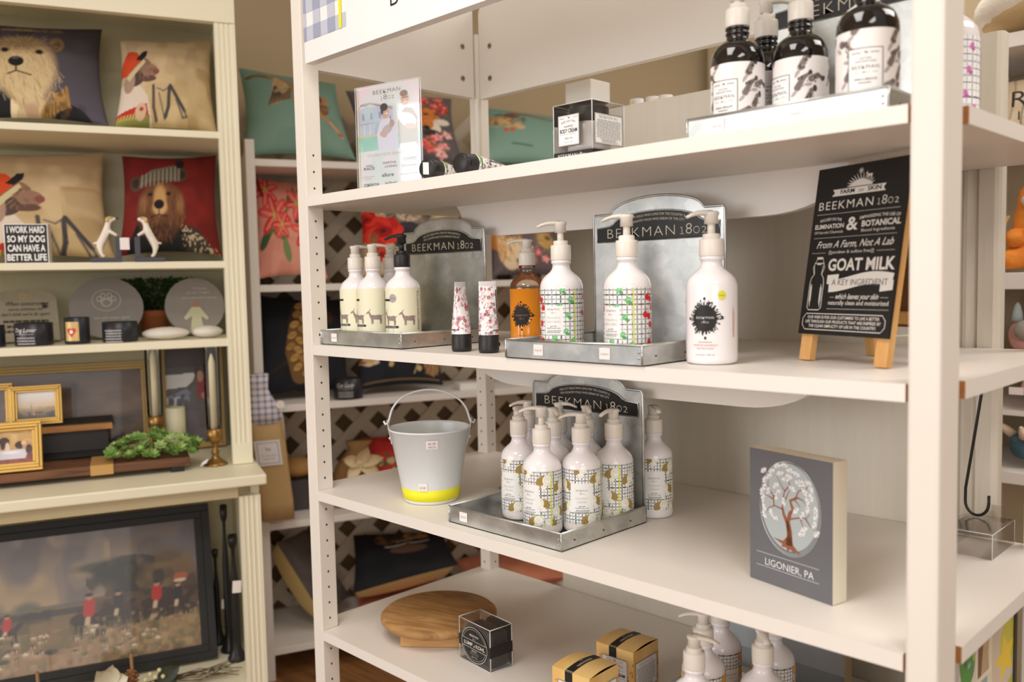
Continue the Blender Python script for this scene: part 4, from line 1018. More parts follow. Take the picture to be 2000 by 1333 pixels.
# ------------------------------------------------------------------ boxed soap
kb = thing('boxed_soap', 'black soap bar in a clear square box with oval label', 'soap', (.2995, .1035, Z4), -6)
w, d, h = .0935, .050, .078
b = MB()
for Fq, a_, c_ in ((flat((0, 0, 0), (1, 0, 0), (0, 0, 1)), w, h), (flat((w, d, 0), (-1, 0, 0), (0, 0, 1)), w, h), (flat((0, d, 0), (0, -1, 0), (0, 0, 1)), d, h), (flat((w, 0, 0), (0, 1, 0), (0, 0, 1)), d, h)): b.rect(Fq, 0, 0.0004, a_, c_, CLEAR, 0)
b.rect(lambda u, v, hh=0: Vector((u, v, h)), 0, 0, w, d, CLEAR, 0)
for x in (0.0004, w-.0004):
    for y in (0.0004, d-.0004): b.tube([(x, y, .0008), (x, y, h)], .0008, EDG, 6)
for z in (0.0009, h):
    for p0, p1 in (((0, 0), (w, 0)), ((w, 0), (w, d)), ((w, d), (0, d)), ((0, d), (0, 0))): b.tube([(*p0, z), (*p1, z)], .0007, EDG, 6)
b.build('clear_box', kb)
b = MB(); b.bx((.008, .006, .0018), (w-.006, d-.004, h-.012), mat('black_soap', (46, 42, 41), .5, var=.08, vscale=30)); b.build('soap_bar', kb, bevel=.006)
b = MB(); b.bx((-.0005, -.0005, .027), (w+.0005, d+.0005, .047), INK)
F = flat((0, -.0006, 0), (1, 0, 0), (0, 0, 1)); c0 = .0475; v0 = .0375
b.disc(F, c0, v0, .0385, .0325, INK, .0005, 48); b.ring(F, c0, v0, .0385, .0325, .0008, CH, .0008, 60); b.ring(F, c0, v0, .0350, .0290, .0016, INKG, .0008, 60)
for s_ in (-1, 1): b.rect(F, c0-.036, v0+s_*.0075-.0003, c0+.036, v0+s_*.0075+.0003, CH, .0009)
b.rect(F, c0-.0358, v0-.0073, c0+.0358, v0+.0073, INK, .00085)
b.text(F, 'LUMP', c0-.0175, v0-.0035, .0068, CH, width=.0255, h=.0012, wt=.01); b.text(F, 'of', c0+.0005, v0-.0045, .0060, CH, width=.0055, h=.0012, sh=.4); b.text(F, 'KOHL', c0+.0185, v0-.0035, .0068, CH, width=.0265, h=.0012, wt=.01)
b.text(F, 'BEEKMAN', c0, v0+.0150, .0040, CH, width=.026, h=.0012); year(b, F, c0-.004, v0+.0100, .003, CH, .008, .0012)
b.text(F, 'DETOX', c0, v0-.0125, .0030, CH, width=.015, h=.0012); b.scrib(F, c0-.014, v0-.0195, c0+.014, v0-.0130, 3, INKG, .0012); b.text(F, '4.0 oz / 113 g', c0, v0-.0238, .0028, CH, width=.017, h=.0012)
b.build('paper_band', kb)

# ------------------------------------------------------------------ honey boxes
def honey(W_, D_, H_):
    F_ = None
    cv = Cv(90, 90, W_, H_, (228, 184, 104)); cv.noise((240, 206, 140), 14, .6); cv.noise((214, 160, 76), 9, .5, .6)
    rr = random.Random(11)
    for k in range(60): cv.ell(rr.random()*W_, rr.random()**1.7*H_*.75, .0013, .0015, (150, 60, 26) if k % 2 else (186, 96, 40))
    return cv
def honeybox(label, loc, rz):
    t = thing('cream_carton', label, 'carton', loc, rz, 'honey-coloured cartons'); w = .0755; h = .078
    HN = vmat('printed_honeycomb_card', .5)
    b = MB(); honey(w, w, h).sheet(b, lambda u, v, hh=0: Vector((u, 0, v)), HN, 0, False); b.build('carton_front', t)
    b = MB(); honey(w, w, h).sheet(b, lambda u, v, hh=0: Vector((w, u, v)), HN, 0, False); b.build('carton_side', t)
    b = MB(); cv = Cv(40, 40, w, w, (230, 188, 110)); cv.noise((242, 210, 146), 14, .6); cv.noise((218, 168, 84), 9, .5, .6)
    cv.sheet(b, lambda u, v, hh=0: Vector((u, v, h+.004*math.sin(PI*v/w))), HN, 0); b.build('carton_lid', t)
    b = MB(); b.bx((0, .001, 0), (.001, w, h), RAW); b.bx((0, w-.001, 0), (w-.001, w, h), RAW); b.bx((.001, .001, 0), (w-.001, w-.001, .001), RAW); b.build('carton_back', t)
    b = MB(); n = 10
    FT = lambda u, v, hh=0: Vector((u, v, h+.004*math.sin(PI*min(max(v/w, 0), 1))+hh)); FF = flat((0, 0, 0), (1, 0, 0), (0, 0, 1)); FS = flat((w, 0, 0), (0, 1, 0), (0, 0, 1))
    b.rect(FT, .0265, 0, .0415, w, INK, .0006, 1, n); b.rect(FF, .0265, h-.022, .0415, h, INK, .0005); b.line(FT, [(.0265, .0015), (.0415, .0015)], .0008, CH, .001)
    FTr = lambda u, v, hh=0: FT(.034+v, .0375-u, hh)
    b.text(FTr, 'BEEKMAN', 0, .0008, .0048, CH, width=.036, h=.0010); year(b, FTr, -.004, -.0048, .0026, CH, .008, .0010)
    craft_label(b, FF, .0115, .008, .0640, .061, True, .0006, ('WHIPPED', 'BODY CREAM')); craft_label(b, FS, .0050, .006, .0700, .058, False, .0006)
    b.build('label', t)
    return t
y1 = honeybox('honey-coloured carton at the back, beside the low white tray', (.5605, .1850, Z4), 3)
dup(y1, 'honey-coloured carton in front, cut off by the picture bottom', (.5685, .0640, Z4), 2)

# ------------------------------------------------------------------ low tray and card
lt = thing('display_tray', 'low white display tray holding the citrus-print bottles', 'tray', (.668, .026, Z4))
LW = mat('white_tray_plastic', (226, 226, 226), .4, var=.02)
b = MB(); q = .0015; Wt, D, H = .275, .33, .022
b.bx((0, 0, 0), (Wt, D, q), LW); b.bx((0, 0, 0), (Wt, q, H), LW); b.bx((0, D-q, 0), (Wt, D, H), LW); b.bx((0, 0, 0), (q, D, H), LW); b.bx((Wt-q, 0, 0), (Wt, D, H), LW); b.build('tray', lt)
kd = thing('slogan_card', 'grey folded slogan card standing behind the citrus bottles', 'sign card', (.692, .39, Z4))
GC = mat('grey_card', (172, 178, 182), .45, var=.03)
b = MB(); b.prism([(.03, 0), (.0, .052), (-.002, .052), (-.0005, .085), (.018, .20), (.0195, .20), (.0025, .085), (.03, .0)], 0, .212, GC, 'x'); b.bx((.2115, -.002, 0), (.2145, .02, .19), mat('tan_card_edge', (186, 164, 130), .6))
F = flat((0, -.0025, 0), (1, 0, 0), (0, .12, 1)); b.text(F, 'CULTIVATE BEAUTIFUL SKIN\u2122', .010, .060, .0085, INKG, width=.186, al='l', h=.0026, wt=-.006)
b.build('card', kd)

# ------------------------------------------------------------------ right end: clear box, hook, play-mat carton
cb = thing('clear_gift_box', 'empty clear plastic box on the far right end of a shelf', 'box', (1.052, .395, Z3), 0)
b = MB()
w, d, h = .062, .105, .036
for Fq, a_, c_ in ((flat((0, 0, 0), (1, 0, 0), (0, 0, 1)), w, h), (flat((w, d, 0), (-1, 0, 0), (0, 0, 1)), w, h), (flat((0, d, 0), (0, -1, 0), (0, 0, 1)), d, h), (flat((w, 0, 0), (0, 1, 0), (0, 0, 1)), d, h)): b.rect(Fq, 0, 0.0004, a_, c_, CLEAR2, 0)
n = 8
b.rect(lambda u, v, hh=0: Vector((u, v, h+.006*math.sin(PI*v/d))), 0, 0, w, d, CLEAR2, 0, 2, n)
b.build('box_walls', cb); b = MB()
for p0, p1 in (((0, 0, h), (w, 0, h)), ((w, 0, h), (w, d, h)), ((w, 0, 0), (w, 0, h)), ((w, d, 0), (w, d, h))): b.tube([p0, p1], .0005, EDG, 6)
b.rect(flat((.03, d, h), (1, 0, 0), (0, 0, 1)), 0, 0, .02, .018, CLEAR2, 0)
b.build('folded_edges', cb)
b = MB(); pts = [(1.0865, .462, Z2-TH-.003), (1.078, .461, 1.075), (1.068, .46, 1.0), (1.0575, .46, .925)]+[(1.0735-.0162*math.cos(a), .46, .906-.020*math.sin(a)) for a in np.linspace(0, PI, 12)]+[(1.0898, .46, .918)]
b.tube(pts, .0022, BLKM, 8); tag(b.build('wire_hook'), 'long black wire hook hanging under the right shelf end', 'hook')
pm = thing('play_mat_carton', 'printed carton with map shapes and a yellow star cushion, lower right', 'carton', (1.126, .195, Z4), 90)
b = MB(); cv = Cv(120, 140, .27, .34, (226, 216, 206))
cv.rect(0, 0, .018, .34, (60, 104, 84)); cv.rect(.018, 0, .03, .34, (200, 196, 190))
cv.ell(.062, .250, .030, .050, (88, 150, 74), 10); cv.ell(.055, .20, .022, .035, (84, 158, 66)); cv.ell(.075, .285, .02, .03, (80, 140, 70))
cv.line([(.05, .255), (.056, .24), (.062, .258)], .003, (60, 84, 60)); cv.line([(.07, .27), (.085, .26), (.088, .24)], .006, (186, 206, 90)); cv.ell(.08, .29, .008, .006, (76, 100, 160)); cv.ell(.07, .236, .006, .005, (150, 190, 190))
cv.poly([(.02, .10), (.06, .165), (.09, .18), (.09, .06)], (72, 76, 120))
cv.rect(.098, .0, .104, .27, (236, 230, 214)); cv.rect(.098, .262, .165, .272, (236, 228, 206)); cv.rect(.104, .195, .150, .262, (126, 88, 60)); cv.rect(.150, .0, .165, .27, (232, 222, 198)); cv.rect(.104, .186, .165, .195, (236, 228, 208)); cv.rect(.104, .05, .146, .186, (150, 176, 172))
for k in range(4): cv.line([(.122+.007*k, .197), (.130+.007*k, .252)], .004, (226, 206, 160))
cv.rect(.165, .0, .27, .27, (214, 198, 178)); cv.poly([(.17, .06), (.172, .12), (.19, .135), (.20, .12), (.27, .14), (.27, .0), (.17, 0)], (186, 190, 78)); cv.ell(.185, .11, .015, .03, (206, 206, 90))
st = [(.226+(.05 if k % 2 == 0 else .022)*math.cos(k*PI/5+.5), .185+(.05 if k % 2 == 0 else .022)*math.sin(k*PI/5+.5)) for k in range(10)]
cv.ell(.235, .21, .035, .05, (206, 200, 60)); cv.poly(st, (240, 206, 40))
for x, y, c_ in ((.13, .288, (110, 120, 180)), (.150, .312, (66, 140, 90)), (.178, .33, (196, 50, 50)), (.19, .338, (238, 214, 110)), (.20, .335, (120, 90, 150)), (.213, .335, (236, 160, 50)), (.235, .318, (70, 130, 180))): cv.ell(x, y, .009, .012, c_, 40)
cv.poly([(.172, .30), (.182, .32), (.20, .312), (.218, .322), (.212, .29), (.213, .265), (.2, .272), (.185, .266), (.19, .28)], (58, 140, 60)); cv.rect(.238, .305, .252, .325, (86, 110, 180))
cv.sheet(b, lambda u, v, h=0: Vector((u, 0, v*.76+.0005)), vmat('printed_carton', .4), 0, False); b.build('printed_front', pm)
b = MB(); b.bx((0, .001, 0), (.262, .05, .2585), mat('carton_board', (210, 200, 186), .6, var=.03)); b.bx((.263, -.003, 0), (.272, .05, .262), mat('dark_carton_edge', (62, 54, 44), .6, var=.05)); b.build('carton_body', pm)
# ------------------------------------------------------------------ soft furnishings
def wthing(name, label, cat, s, d, z, rot=0.0, group=None): return thing(name, label, cat, W(s, d, z), RZW+rot, group)
FAB = lambda: vmat('printed_linen', .85, bump=.25, bscale=700)
def pillow(label, P, cv, thick, back, group='printed throw pillows', bulge=None, pinch=.045, frame='W', piping=None, name='throw_pillow'):
    """P: corners TL, TR, BR, BL as (s, d, z) in the wall frame or plain xyz"""
    q = [W(*p) if frame == 'W' else Vector(p) for p in P]
    zb = min(p.z for p in q); c = sum(q, Vector())/4; base = Vector((c.x, c.y, zb))
    t = thing(name, label, 'pillow', base, 0, group)
    q = [p-base for p in q]
    nrm = (q[1]-q[0]).cross(q[3]-q[0]).normalized()*-1
    def S(u, v, sgn, th, ex=.42):
        eu = u-pinch*(u-.5)*2*4*v*(1-v)*1.0; ev = v-pinch*(v-.5)*2*4*u*(1-u)*1.0
        top = q[0].lerp(q[1], eu); bot = q[3].lerp(q[2], eu); p = bot.lerp(top, ev)
        pr = (max(0, 4*u*(1-u))*max(0, 4*v*(1-v)))**ex
        return p+nrm*(th*sgn*pr)
    b = MB(); cv.sheet(b, lambda u, v, h=0: S(u/cv.W, v/cv.H, 1, thick), FAB(), 0); b.build('pillow_front', t)
    b = MB(); n = 16; bm = mat('pillow_back_%d_%d_%d' % back, back, .9, bump=.3, bscale=500, var=.05)
    vs = [S(i/n, j/n, -1, bulge or thick, .42 if not bulge else .26) for j in range(n+1) for i in range(n+1)]
    b.add(vs, [(j*(n+1)+i, (j+1)*(n+1)+i, (j+1)*(n+1)+i+1, j*(n+1)+i+1) for j in range(n) for i in range(n)], bm, True); b.build('pillow_back', t)
    if piping:
        b = MB(); ed = [(k/12, 0) for k in range(12)]+[(1, k/12) for k in range(12)]+[(1-k/12, 1) for k in range(12)]+[(0, 1-k/12) for k in range(12)]
        b.tube([S(u, v, 1, 0) for u, v in ed], .004, mat('pillow_piping', piping, .8), 8, closed=True); b.build('piping', t)
    return t
def P_terrier():
    c = Cv(130, 120, 1, 1, (84, 80, 90)); c.noise((104, 98, 106), 5, .6); c.grad((66, 62, 66), (96, 90, 104), .0, 1.0); c.noise((84, 78, 88), 6, .5)
    c.poly([(.42, 0), (.55, .14), (.68, .24), (.80, .20), (.92, .08), (.97, 0)], (26, 25, 30)); c.poly([(.1, 0), (.24, .35), (.34, .34), (.3, 0)], (28, 27, 32)); c.noise((44, 42, 48), 10, .4, .6, mask=(c.V < .24).astype(float)*(c.U > .5))
    c.poly([(.27, 0), (.33, .26), (.5, .30), (.56, .2), (.47, 0)], (216, 190, 150)); c.poly([(.34, .24), (.42, .1), (.40, .0), (.5, .05), (.5, .26)], (196, 160, 130)); c.poly([(.30, 0), (.36, .2), (.30, .25)], (236, 216, 176))
    for k in range(16): c.line([(.50+.015*k, .05+.012*k), (.54+.012*k, .17+.014*k)], .02, (170, 130, 72) if k % 2 else (120, 88, 46))
    c.line([(.46, .02), (.60, .32)], .014, (190, 150, 90)); c.poly([(.60, .30), (.70, .34), (.74, .2), (.66, .16)], (176, 136, 80)); c.noise((90, 62, 34), 26, .7, .62, mask=c.inell(.62, .2, .12, .14))
    c.ell(.40, .60, .28, .34, (196, 168, 124), soft=.25); c.ell(.40, .50, .27, .26, (214, 188, 142), soft=.3); c.ell(.42, .32, .17, .14, (216, 192, 146), soft=.3); c.ell(.36, .84, .25, .10, (150, 122, 86), soft=.5); c.ell(.66, .84, .06, .09, (130, 104, 74)); c.ell(.14, .84, .06, .09, (120, 96, 70)); c.ell(.66, .83, .03, .05, (92, 72, 54))
    c.hairs(.42, .5, .26, .3, [(228, 206, 164), (176, 146, 102), (206, 178, 134), (150, 118, 80)], 330, .06, .005, ang=-1.3); c.hairs(.40, .84, .26, .08, [(170, 138, 100), (120, 94, 64), (200, 170, 126)], 120, .05, .005)
    for x, y in ((.52, .735), (.25, .755)): c.ell(x, y, .055, .035, (110, 84, 58), soft=.8); c.ell(x, y, .028, .026, (24, 20, 18))
    c.ell(.335, .625, .062, .055, (26, 23, 22)); c.ell(.33, .66, .03, .012, (90, 86, 84)); c.line([(.335, .57), (.335, .52), (.27, .49)], .014, (60, 44, 36)); c.line([(.335, .52), (.45, .475)], .014, (60, 44, 36)); return c
def P_hound(du=0.0, dv=0.0, k=1.0):
    c = Cv(120, 120, 1, 1, (206, 180, 138)); c.grad((190, 164, 136), (212, 186, 136)); c.noise((184, 156, 112), 5, .5); c.noise((220, 196, 152), 8, .5, .55)
    T = lambda pts: [(du+x*k, dv+y*k) for x, y in pts]
    def el(x, y, rx, ry, col, r=0, **q): c.ell(du+x*k, dv+y*k, rx*k, ry*k, col, r, **q)
    c.noise((160, 128, 84), 7, .5, .6, mask=((c.U > .7) & (c.V < .6)).astype(float))
    c.poly(T([(-.4, .3), (.02, .42), (.20, .40), (.30, .26), (.34, .1), (.36, 0), (-.4, 0)]), (222, 206, 188)); c.poly(T([(-.4, .12), (.02, .12), (.30, .18), (.33, .06), (-.4, -.01)]), (186, 50, 36)); c.rect(0, 0, max(.01, du+.34*k), max(.01, dv+.07*k), (140, 138, 70))
    for q in range(8): c.line(T([(.02+.03*q, .05), (.03+.03*q, .09)]), .012, (206, 190, 110))
    el(.245, .11, .055, .08, (216, 180, 150)); el(.25, .13, .02, .02, (170, 60, 50))
    el(.20, .56, .14, .15, (140, 106, 82)); el(.16, .46, .10, .09, (86, 68, 60)); el(.10, .43, .06, .12, (170, 140, 120)); el(.32, .53, .09, .075, (152, 116, 96), -10); el(.385, .52, .035, .035, (140, 82, 76)); el(.30, .44, .09, .035, (104, 74, 64)); el(.235, .62, .022, .018, (40, 30, 26)); c.hairs(du+.24*k, dv+.54*k, .1*k, .08*k, [(170, 134, 104), (96, 72, 58)], 40, .04, .006)
    c.poly(T([(-.05, .55), (.08, .80), (.17, .78), (.24, .68), (.06, .50)]), (208, 72, 32)); c.poly(T([(.06, .49), (.25, .68), (.27, .64), (.10, .44)]), (206, 192, 150)); c.poly(T([(.16, .68), (.24, .78), (.29, .79), (.28, .72), (.22, .66)]), (30, 28, 30))
    g = (74, 70, 72)
    c.line(T([(.36, .36), (.37, .14), (.40, .03)]), .030*k, (90, 76, 72)); c.line(T([(.40, .33), (.47, .30), (.52, .34), (.51, .12), (.48, .04), (.46, .12), (.42, .28)]), .016*k, (120, 110, 104)); c.line(T([(.53, .34), (.52, .15), (.49, .06)]), .034*k, g); c.line(T([(.54, .36), (.68, .12)]), .036*k, g); c.line(T([(.68, .12), (.70, .07), (.66, .06), (.60, .22)]), .018*k, (96, 92, 92)); return c
def P_bear():
    c = Cv(120, 120, 1, 1, (120, 26, 20)); c.noise((96, 18, 14), 4, .6); c.noise((140, 38, 30), 6, .4, .6)
    for x, y in ((.13, .71), (.62, .80)): c.ell(x, y, .07, .08, (88, 64, 48)); c.ell(x, y, .04, .05, (60, 44, 34))
    c.poly([(.08, 0), (.10, .15), (.16, .32), (.3, .2), (.5, .18), (.60, .32), (.70, .12), (.85, 0)], (24, 21, 20))
    c.poly([(.66, .27), (.78, .24), (.90, .1), (.95, 0), (.6, 0), (.68, .1)], (60, 50, 42)); c.noise((190, 170, 140), 60, .9, .62, 8, mask=((c.U > .6) & (c.V < .27-.0*(c.U))).astype(float)*((c.U-.6)*.9 < (.30-c.V)+.1)*(c.V < .26-(c.U-.66)*.55)); c.rect(.5, 0, 1, .025, (120, 100, 70)); c.noise((40, 34, 30), 60, .8, .5, 8, mask=(c.V < .03)*(c.U > .5)*1.0)
    c.ell(.40, .43, .275, .31, (104, 64, 40), soft=.15); c.ell(.40, .52, .26, .2, (112, 70, 44), soft=.3); c.ell(.21, .48, .06, .12, (150, 104, 66), soft=.8); c.ell(.60, .47, .055, .14, (160, 112, 70), soft=.8); c.ell(.40, .20, .2, .11, (70, 42, 28), soft=.5)
    c.hairs(.40, .42, .25, .28, [(84, 50, 32), (134, 88, 56), (66, 40, 28), (150, 100, 62)], 160, .07, .007, ang=-1.57)
    c.ell(.385, .53, .085, .19, (196, 152, 96), soft=.4); c.ell(.385, .44, .095, .09, (206, 164, 108), soft=.4); c.ell(.375, .475, .055, .05, (24, 20, 20)); c.line([(.375, .42), (.375, .37)], .012, (50, 32, 24)); c.line([(.29, .35), (.375, .37), (.46, .35)], .014, (56, 36, 26))
    for x in (.28, .475): c.ell(x, .585, .04, .03, (60, 38, 26), soft=.6); c.ell(x, .58, .016, .015, (18, 14, 14))
    c.poly([(.155, .66), (.17, .77), (.30, .86), (.56, .92), (.60, .90), (.60, .72), (.40, .74), (.25, .71)], (120, 112, 96))
    for k in range(20): c.line([(.165+.0225*k, .66+.004*k), (.175+.0222*k, .79+.0065*k)], .010, (176, 166, 144) if k % 2 else (84, 76, 66))
    c.ell(.60, .93, .05, .055, (28, 25, 26)); return c
def P_goose(shift=0.0):
    c = Cv(130, 110, 1, 1, (124, 158, 142)); c.noise((112, 146, 130), 4, .5); c.noise((134, 166, 150), 8, .4, .55); c.grad((112, 146, 132), (128, 160, 146)); c.noise((106, 138, 124), 5, .4, .6)
    o = shift; T = lambda pts: [(x+o, y) for x, y in pts]
    c.line(T([(.05, .845), (.10, .87), (.18, .885), (.28, .87)]), .030, (122, 84, 58), w2=.05); c.ell(.055+o, .845, .035, .018, (110, 74, 50), 15)
    c.poly(T([(.22, .91), (.32, .90), (.45, .86), (.62, .74), (.66, .62), (.50, .66), (.36, .76)]), (150, 120, 86)); c.poly(T([(.30, .87), (.40, .84), (.46, .72), (.40, .58), (.28, .50), (.20, .50), (.24, .62), (.27, .72)]), (176, 148, 108))
    for k in range(9): c.line(T([(.30+.012*k, .74-.010*k), (.205+.026*k, .49+.012*k)]), .022, (86, 66, 50) if k % 2 else (52, 42, 36), w2=.012)
    c.poly(T([(.36, .72), (.46, .74), (.44, .58), (.34, .55)]), (120, 94, 68)); c.noise((206, 184, 146), 30, .5, .6, mask=c.inell(.33+o, .76, .1, .12))
    c.ell(.72+o, .52, .12, .10, (130, 92, 60), -40); c.ell(.78+o, .62, .07, .06, (168, 130, 90), 30); c.ell(.74+o, .64, .03, .07, (104, 74, 50), 10); c.line(T([(.68, .46), (.78, .36), (.90, .26)]), .06, (178, 140, 96), w2=.03); c.line(T([(.82, .34), (.92, .20)]), .03, (206, 160, 124)); c.ell(.90+o, .22, .03, .02, (190, 96, 60)); c.hairs(.72+o, .54, .1, .1, [(104, 72, 46), (190, 152, 104)], 40, .05, .008); c.ell(.50+o, .60, .05, .03, (196, 110, 60), 20); return c
def P_goose2():
    c = Cv(110, 90, 1, 1, (124, 158, 142)); c.noise((110, 144, 128), 4, .5); c.noise((136, 168, 152), 8, .4, .55); c.grad((110, 144, 130), (130, 162, 148))
    c.ell(.10, .68, .16, .09, (168, 136, 92), -12); c.ell(.22, .60, .14, .07, (188, 154, 104), -20); c.ell(.26, .80, .10, .07, (120, 84, 60), 25); c.ell(.36, .52, .05, .04, (206, 170, 124)); c.line([(.26, .80), (.42, .84), (.62, .78), (.8, .76)], .07, (130, 92, 64), w2=.03); c.noise((96, 68, 46), 22, .7, .58, mask=c.inell(.2, .7, .22, .14)); c.noise((214, 184, 136), 22, .5, .6, mask=c.inell(.2, .62, .2, .1))
    for x in (.20, .27): c.ell(x, .47, .03, .04, (196, 96, 66))
    c.line([(.3, .22), (.5, .18)], .03, (86, 112, 96)); return c
def flower(c, x, y, r, col, core=(240, 220, 120), n=5, a0=0):
    for k in range(n):
        a = a0+2*PI*k/n; c.ell(x+r*.6*math.cos(a), y+r*.6*math.sin(a), r*.5, r*.36, col if k % 2 else tuple(min(255, q+24) for q in col), math.degrees(a))
    c.ell(x, y, r*.2, r*.2, core)
def P_foxflower():
    c = Cv(120, 90, 1, 1, (96, 88, 92)); c.noise((110, 102, 106), 30, .4); rr = random.Random(6)
    for x, y in ((.64, .78), (.72, .83), (.80, .76), (.86, .82), (.78, .68), (.88, .68), (.60, .88), (.70, .9), (.84, .9), (.90, .76)): flower(c, x, y, .055, rr.choice([(196, 60, 58), (176, 40, 44), (214, 90, 84)]), (250, 200, 170), 5, rr.random()*6); c.ell(x+.04, y-.04, .03, .015, (96, 104, 52), rr.random()*180)
    c.ell(.70, .54, .13, .17, (206, 122, 58)); c.poly([(.55, .7), (.60, .9), (.68, .7)], (190, 104, 50)); c.ell(.68, .60, .03, .02, (40, 26, 20)); c.ell(.80, .62, .025, .02, (40, 26, 20)); c.ell(.84, .50, .10, .05, (232, 220, 204), 15); c.ell(.76, .40, .06, .08, (236, 224, 206), 20); c.ell(.70, .47, .05, .10, (214, 132, 66)); c.ell(.665, .385, .035, .03, (26, 22, 22)); c.ell(.72, .30, .1, .06, (60, 54, 54)); c.hairs(.72, .56, .1, .13, [(226, 150, 84), (176, 96, 44)], 40, .04, .007)
    for x, y in ((.70, .22), (.77, .26), (.73, .12), (.82, .14), (.67, .10), (.78, .05), (.88, .32), (.62, .16)): flower(c, x, y, .055, rr.choice([(236, 150, 150), (222, 92, 84), (240, 176, 170)]), (190, 40, 50), 5, rr.random()*6); c.ell(x+.05, y+.05, .035, .016, (110, 112, 60), rr.random()*180)
    return c
def P_lilies():
    c = Cv(110, 130, 1, 1, (222, 152, 132)); c.noise((206, 134, 116), 4, .5); c.noise((234, 172, 152), 7, .4, .6)
    for p in ([(.10, .28), (.20, .40), (.30, .42)], [(.26, .38), (.40, .30), (.46, .16)], [(.30, .5), (.46, .62)]): c.line(p, .06, (88, 116, 66), w2=.03)
    c.ell(.42, .20, .05, .12, (120, 140, 84), 20); c.ell(.10, .32, .05, .1, (60, 92, 58), -30); c.ell(.50, .74, .04, .09, (70, 96, 70), -20); c.ell(.58, .84, .03, .06, (112, 130, 76), 10); c.ell(.60, .5, .05, .03, (52, 70, 50))
    def lily(x, y, r, a0):
        for k in range(6):
            a = a0+k*PI/3; c.ell(x+r*.52*math.cos(a), y+r*.52*math.sin(a), r*.52, r*.23, (212, 58, 56) if k % 2 else (228, 84, 78), math.degrees(a)); c.ell(x+r*.5*math.cos(a+.12), y+r*.5*math.sin(a+.12), r*.40, r*.10, (238, 120, 108), math.degrees(a), soft=.6); c.line([(x, y), (x+r*.8*math.cos(a), y+r*.8*math.sin(a))], r*.08, (240, 150, 130))
        for k in range(5): c.line([(x, y), (x+r*.4*math.cos(a0+k*1.2), y+r*.4*math.sin(a0+k*1.2))], .008, (226, 196, 90))
        c.ell(x, y, r*.12, r*.12, (190, 196, 90))
    lily(.16, .84, .20, .3); lily(.26, .56, .24, .8); lily(.62, .70, .20, .2); lily(.70, .40, .20, .9); lily(.36, .46, .16, 0); c.line([(.06, .95), (.10, .78)], .05, (150, 30, 40)); return c
def P_poppycat():
    c = Cv(130, 110, 1, 1, (190, 166, 130)); c.noise((150, 120, 88), 6, .7); c.noise((216, 196, 160), 9, .6, .55); rr = random.Random(8)
    c.ell(.10, .86, .10, .13, (72, 84, 54)); c.hairs(.1, .8, .1, .12, [(60, 78, 44), (104, 116, 70)], 50, .08, .012); c.ell(.24, .70, .10, .14, (214, 190, 150))
    c.ell(.40, .72, .22, .26, (126, 112, 100)); c.ell(.40, .66, .12, .10, (216, 196, 166)); c.hairs(.40, .74, .2, .2, [(84, 74, 68), (170, 156, 140), (60, 54, 50)], 120, .07, .010)
    for x in (.32, .48): c.ell(x, .79, .05, .035, (196, 150, 70)); c.ell(x, .79, .02, .028, (26, 22, 20)); c.ell(x, .83, .06, .012, (60, 52, 48))
    c.ell(.40, .68, .03, .02, (190, 120, 110)); c.line([(.40, .66), (.36, .62)], .010, (60, 50, 46)); c.line([(.40, .66), (.44, .62)], .010, (60, 50, 46)); c.ell(.38, .42, .14, .14, (58, 56, 62)); c.ell(.34, .36, .10, .12, (44, 44, 50))
    def poppy(x, y, r):
        for k in range(7): c.ell(x+r*.45*math.cos(k*.9), y+r*.45*math.sin(k*.9), r*.62, r*.5, (196, 34, 26) if k % 2 else (222, 56, 40), k*50)
        c.ell(x, y-.01, r*.5, r*.4, (168, 20, 20)); c.ell(x, y, r*.16, r*.16, (90, 20, 20))
    poppy(.16, .46, .17); poppy(.03, .62, .09); poppy(.15, .20, .09); poppy(.66, .78, .10); poppy(.75, .40, .13)
    c.hairs(.06, .22, .08, .18, [(72, 84, 54), (120, 124, 76)], 40, .07, .012, ang=1.4); c.ell(.24, .22, .06, .02, (70, 96, 60), 60); c.rect(.88, 0, 1, 1, (150, 60, 56)); return c
def P_corgi():
    c = Cv(110, 100, 1, 1, (98, 86, 90)); c.noise((112, 100, 102), 20, .4)
    c.ell(.18, .70, .22, .42, (196, 126, 54)); c.ell(.30, .62, .09, .3, (120, 74, 34), -12); c.ell(.26, .28, .17, .26, (228, 206, 170)); c.ell(.12, .42, .06, .28, (222, 180, 130)); c.hairs(.22, .5, .16, .32, [(226, 160, 80), (150, 92, 40), (240, 214, 170)], 120, .09, .012, ang=-1.4)
    c.ell(.72, .66, .12, .13, (196, 120, 60)); c.ell(.74, .50, .13, .16, (190, 152, 84)); c.ell(.78, .56, .05, .05, (110, 90, 60)); c.hairs(.72, .5, .14, .2, [(150, 120, 70), (214, 180, 120)], 40, .06, .012)
    for x, y, k in ((.42, .20, 0), (.52, .12, 1), (.36, .08, 0), (.60, .26, 1), (.48, .32, 0), (.7, .16, 0), (.84, .24, 1), (.9, .1, 0)): flower(c, x, y, .06, (206, 92, 110) if k else (226, 130, 130), (250, 214, 160), 5, x*9); c.ell(x-.05, y+.05, .04, .018, (104, 110, 70), x*300)
    return c
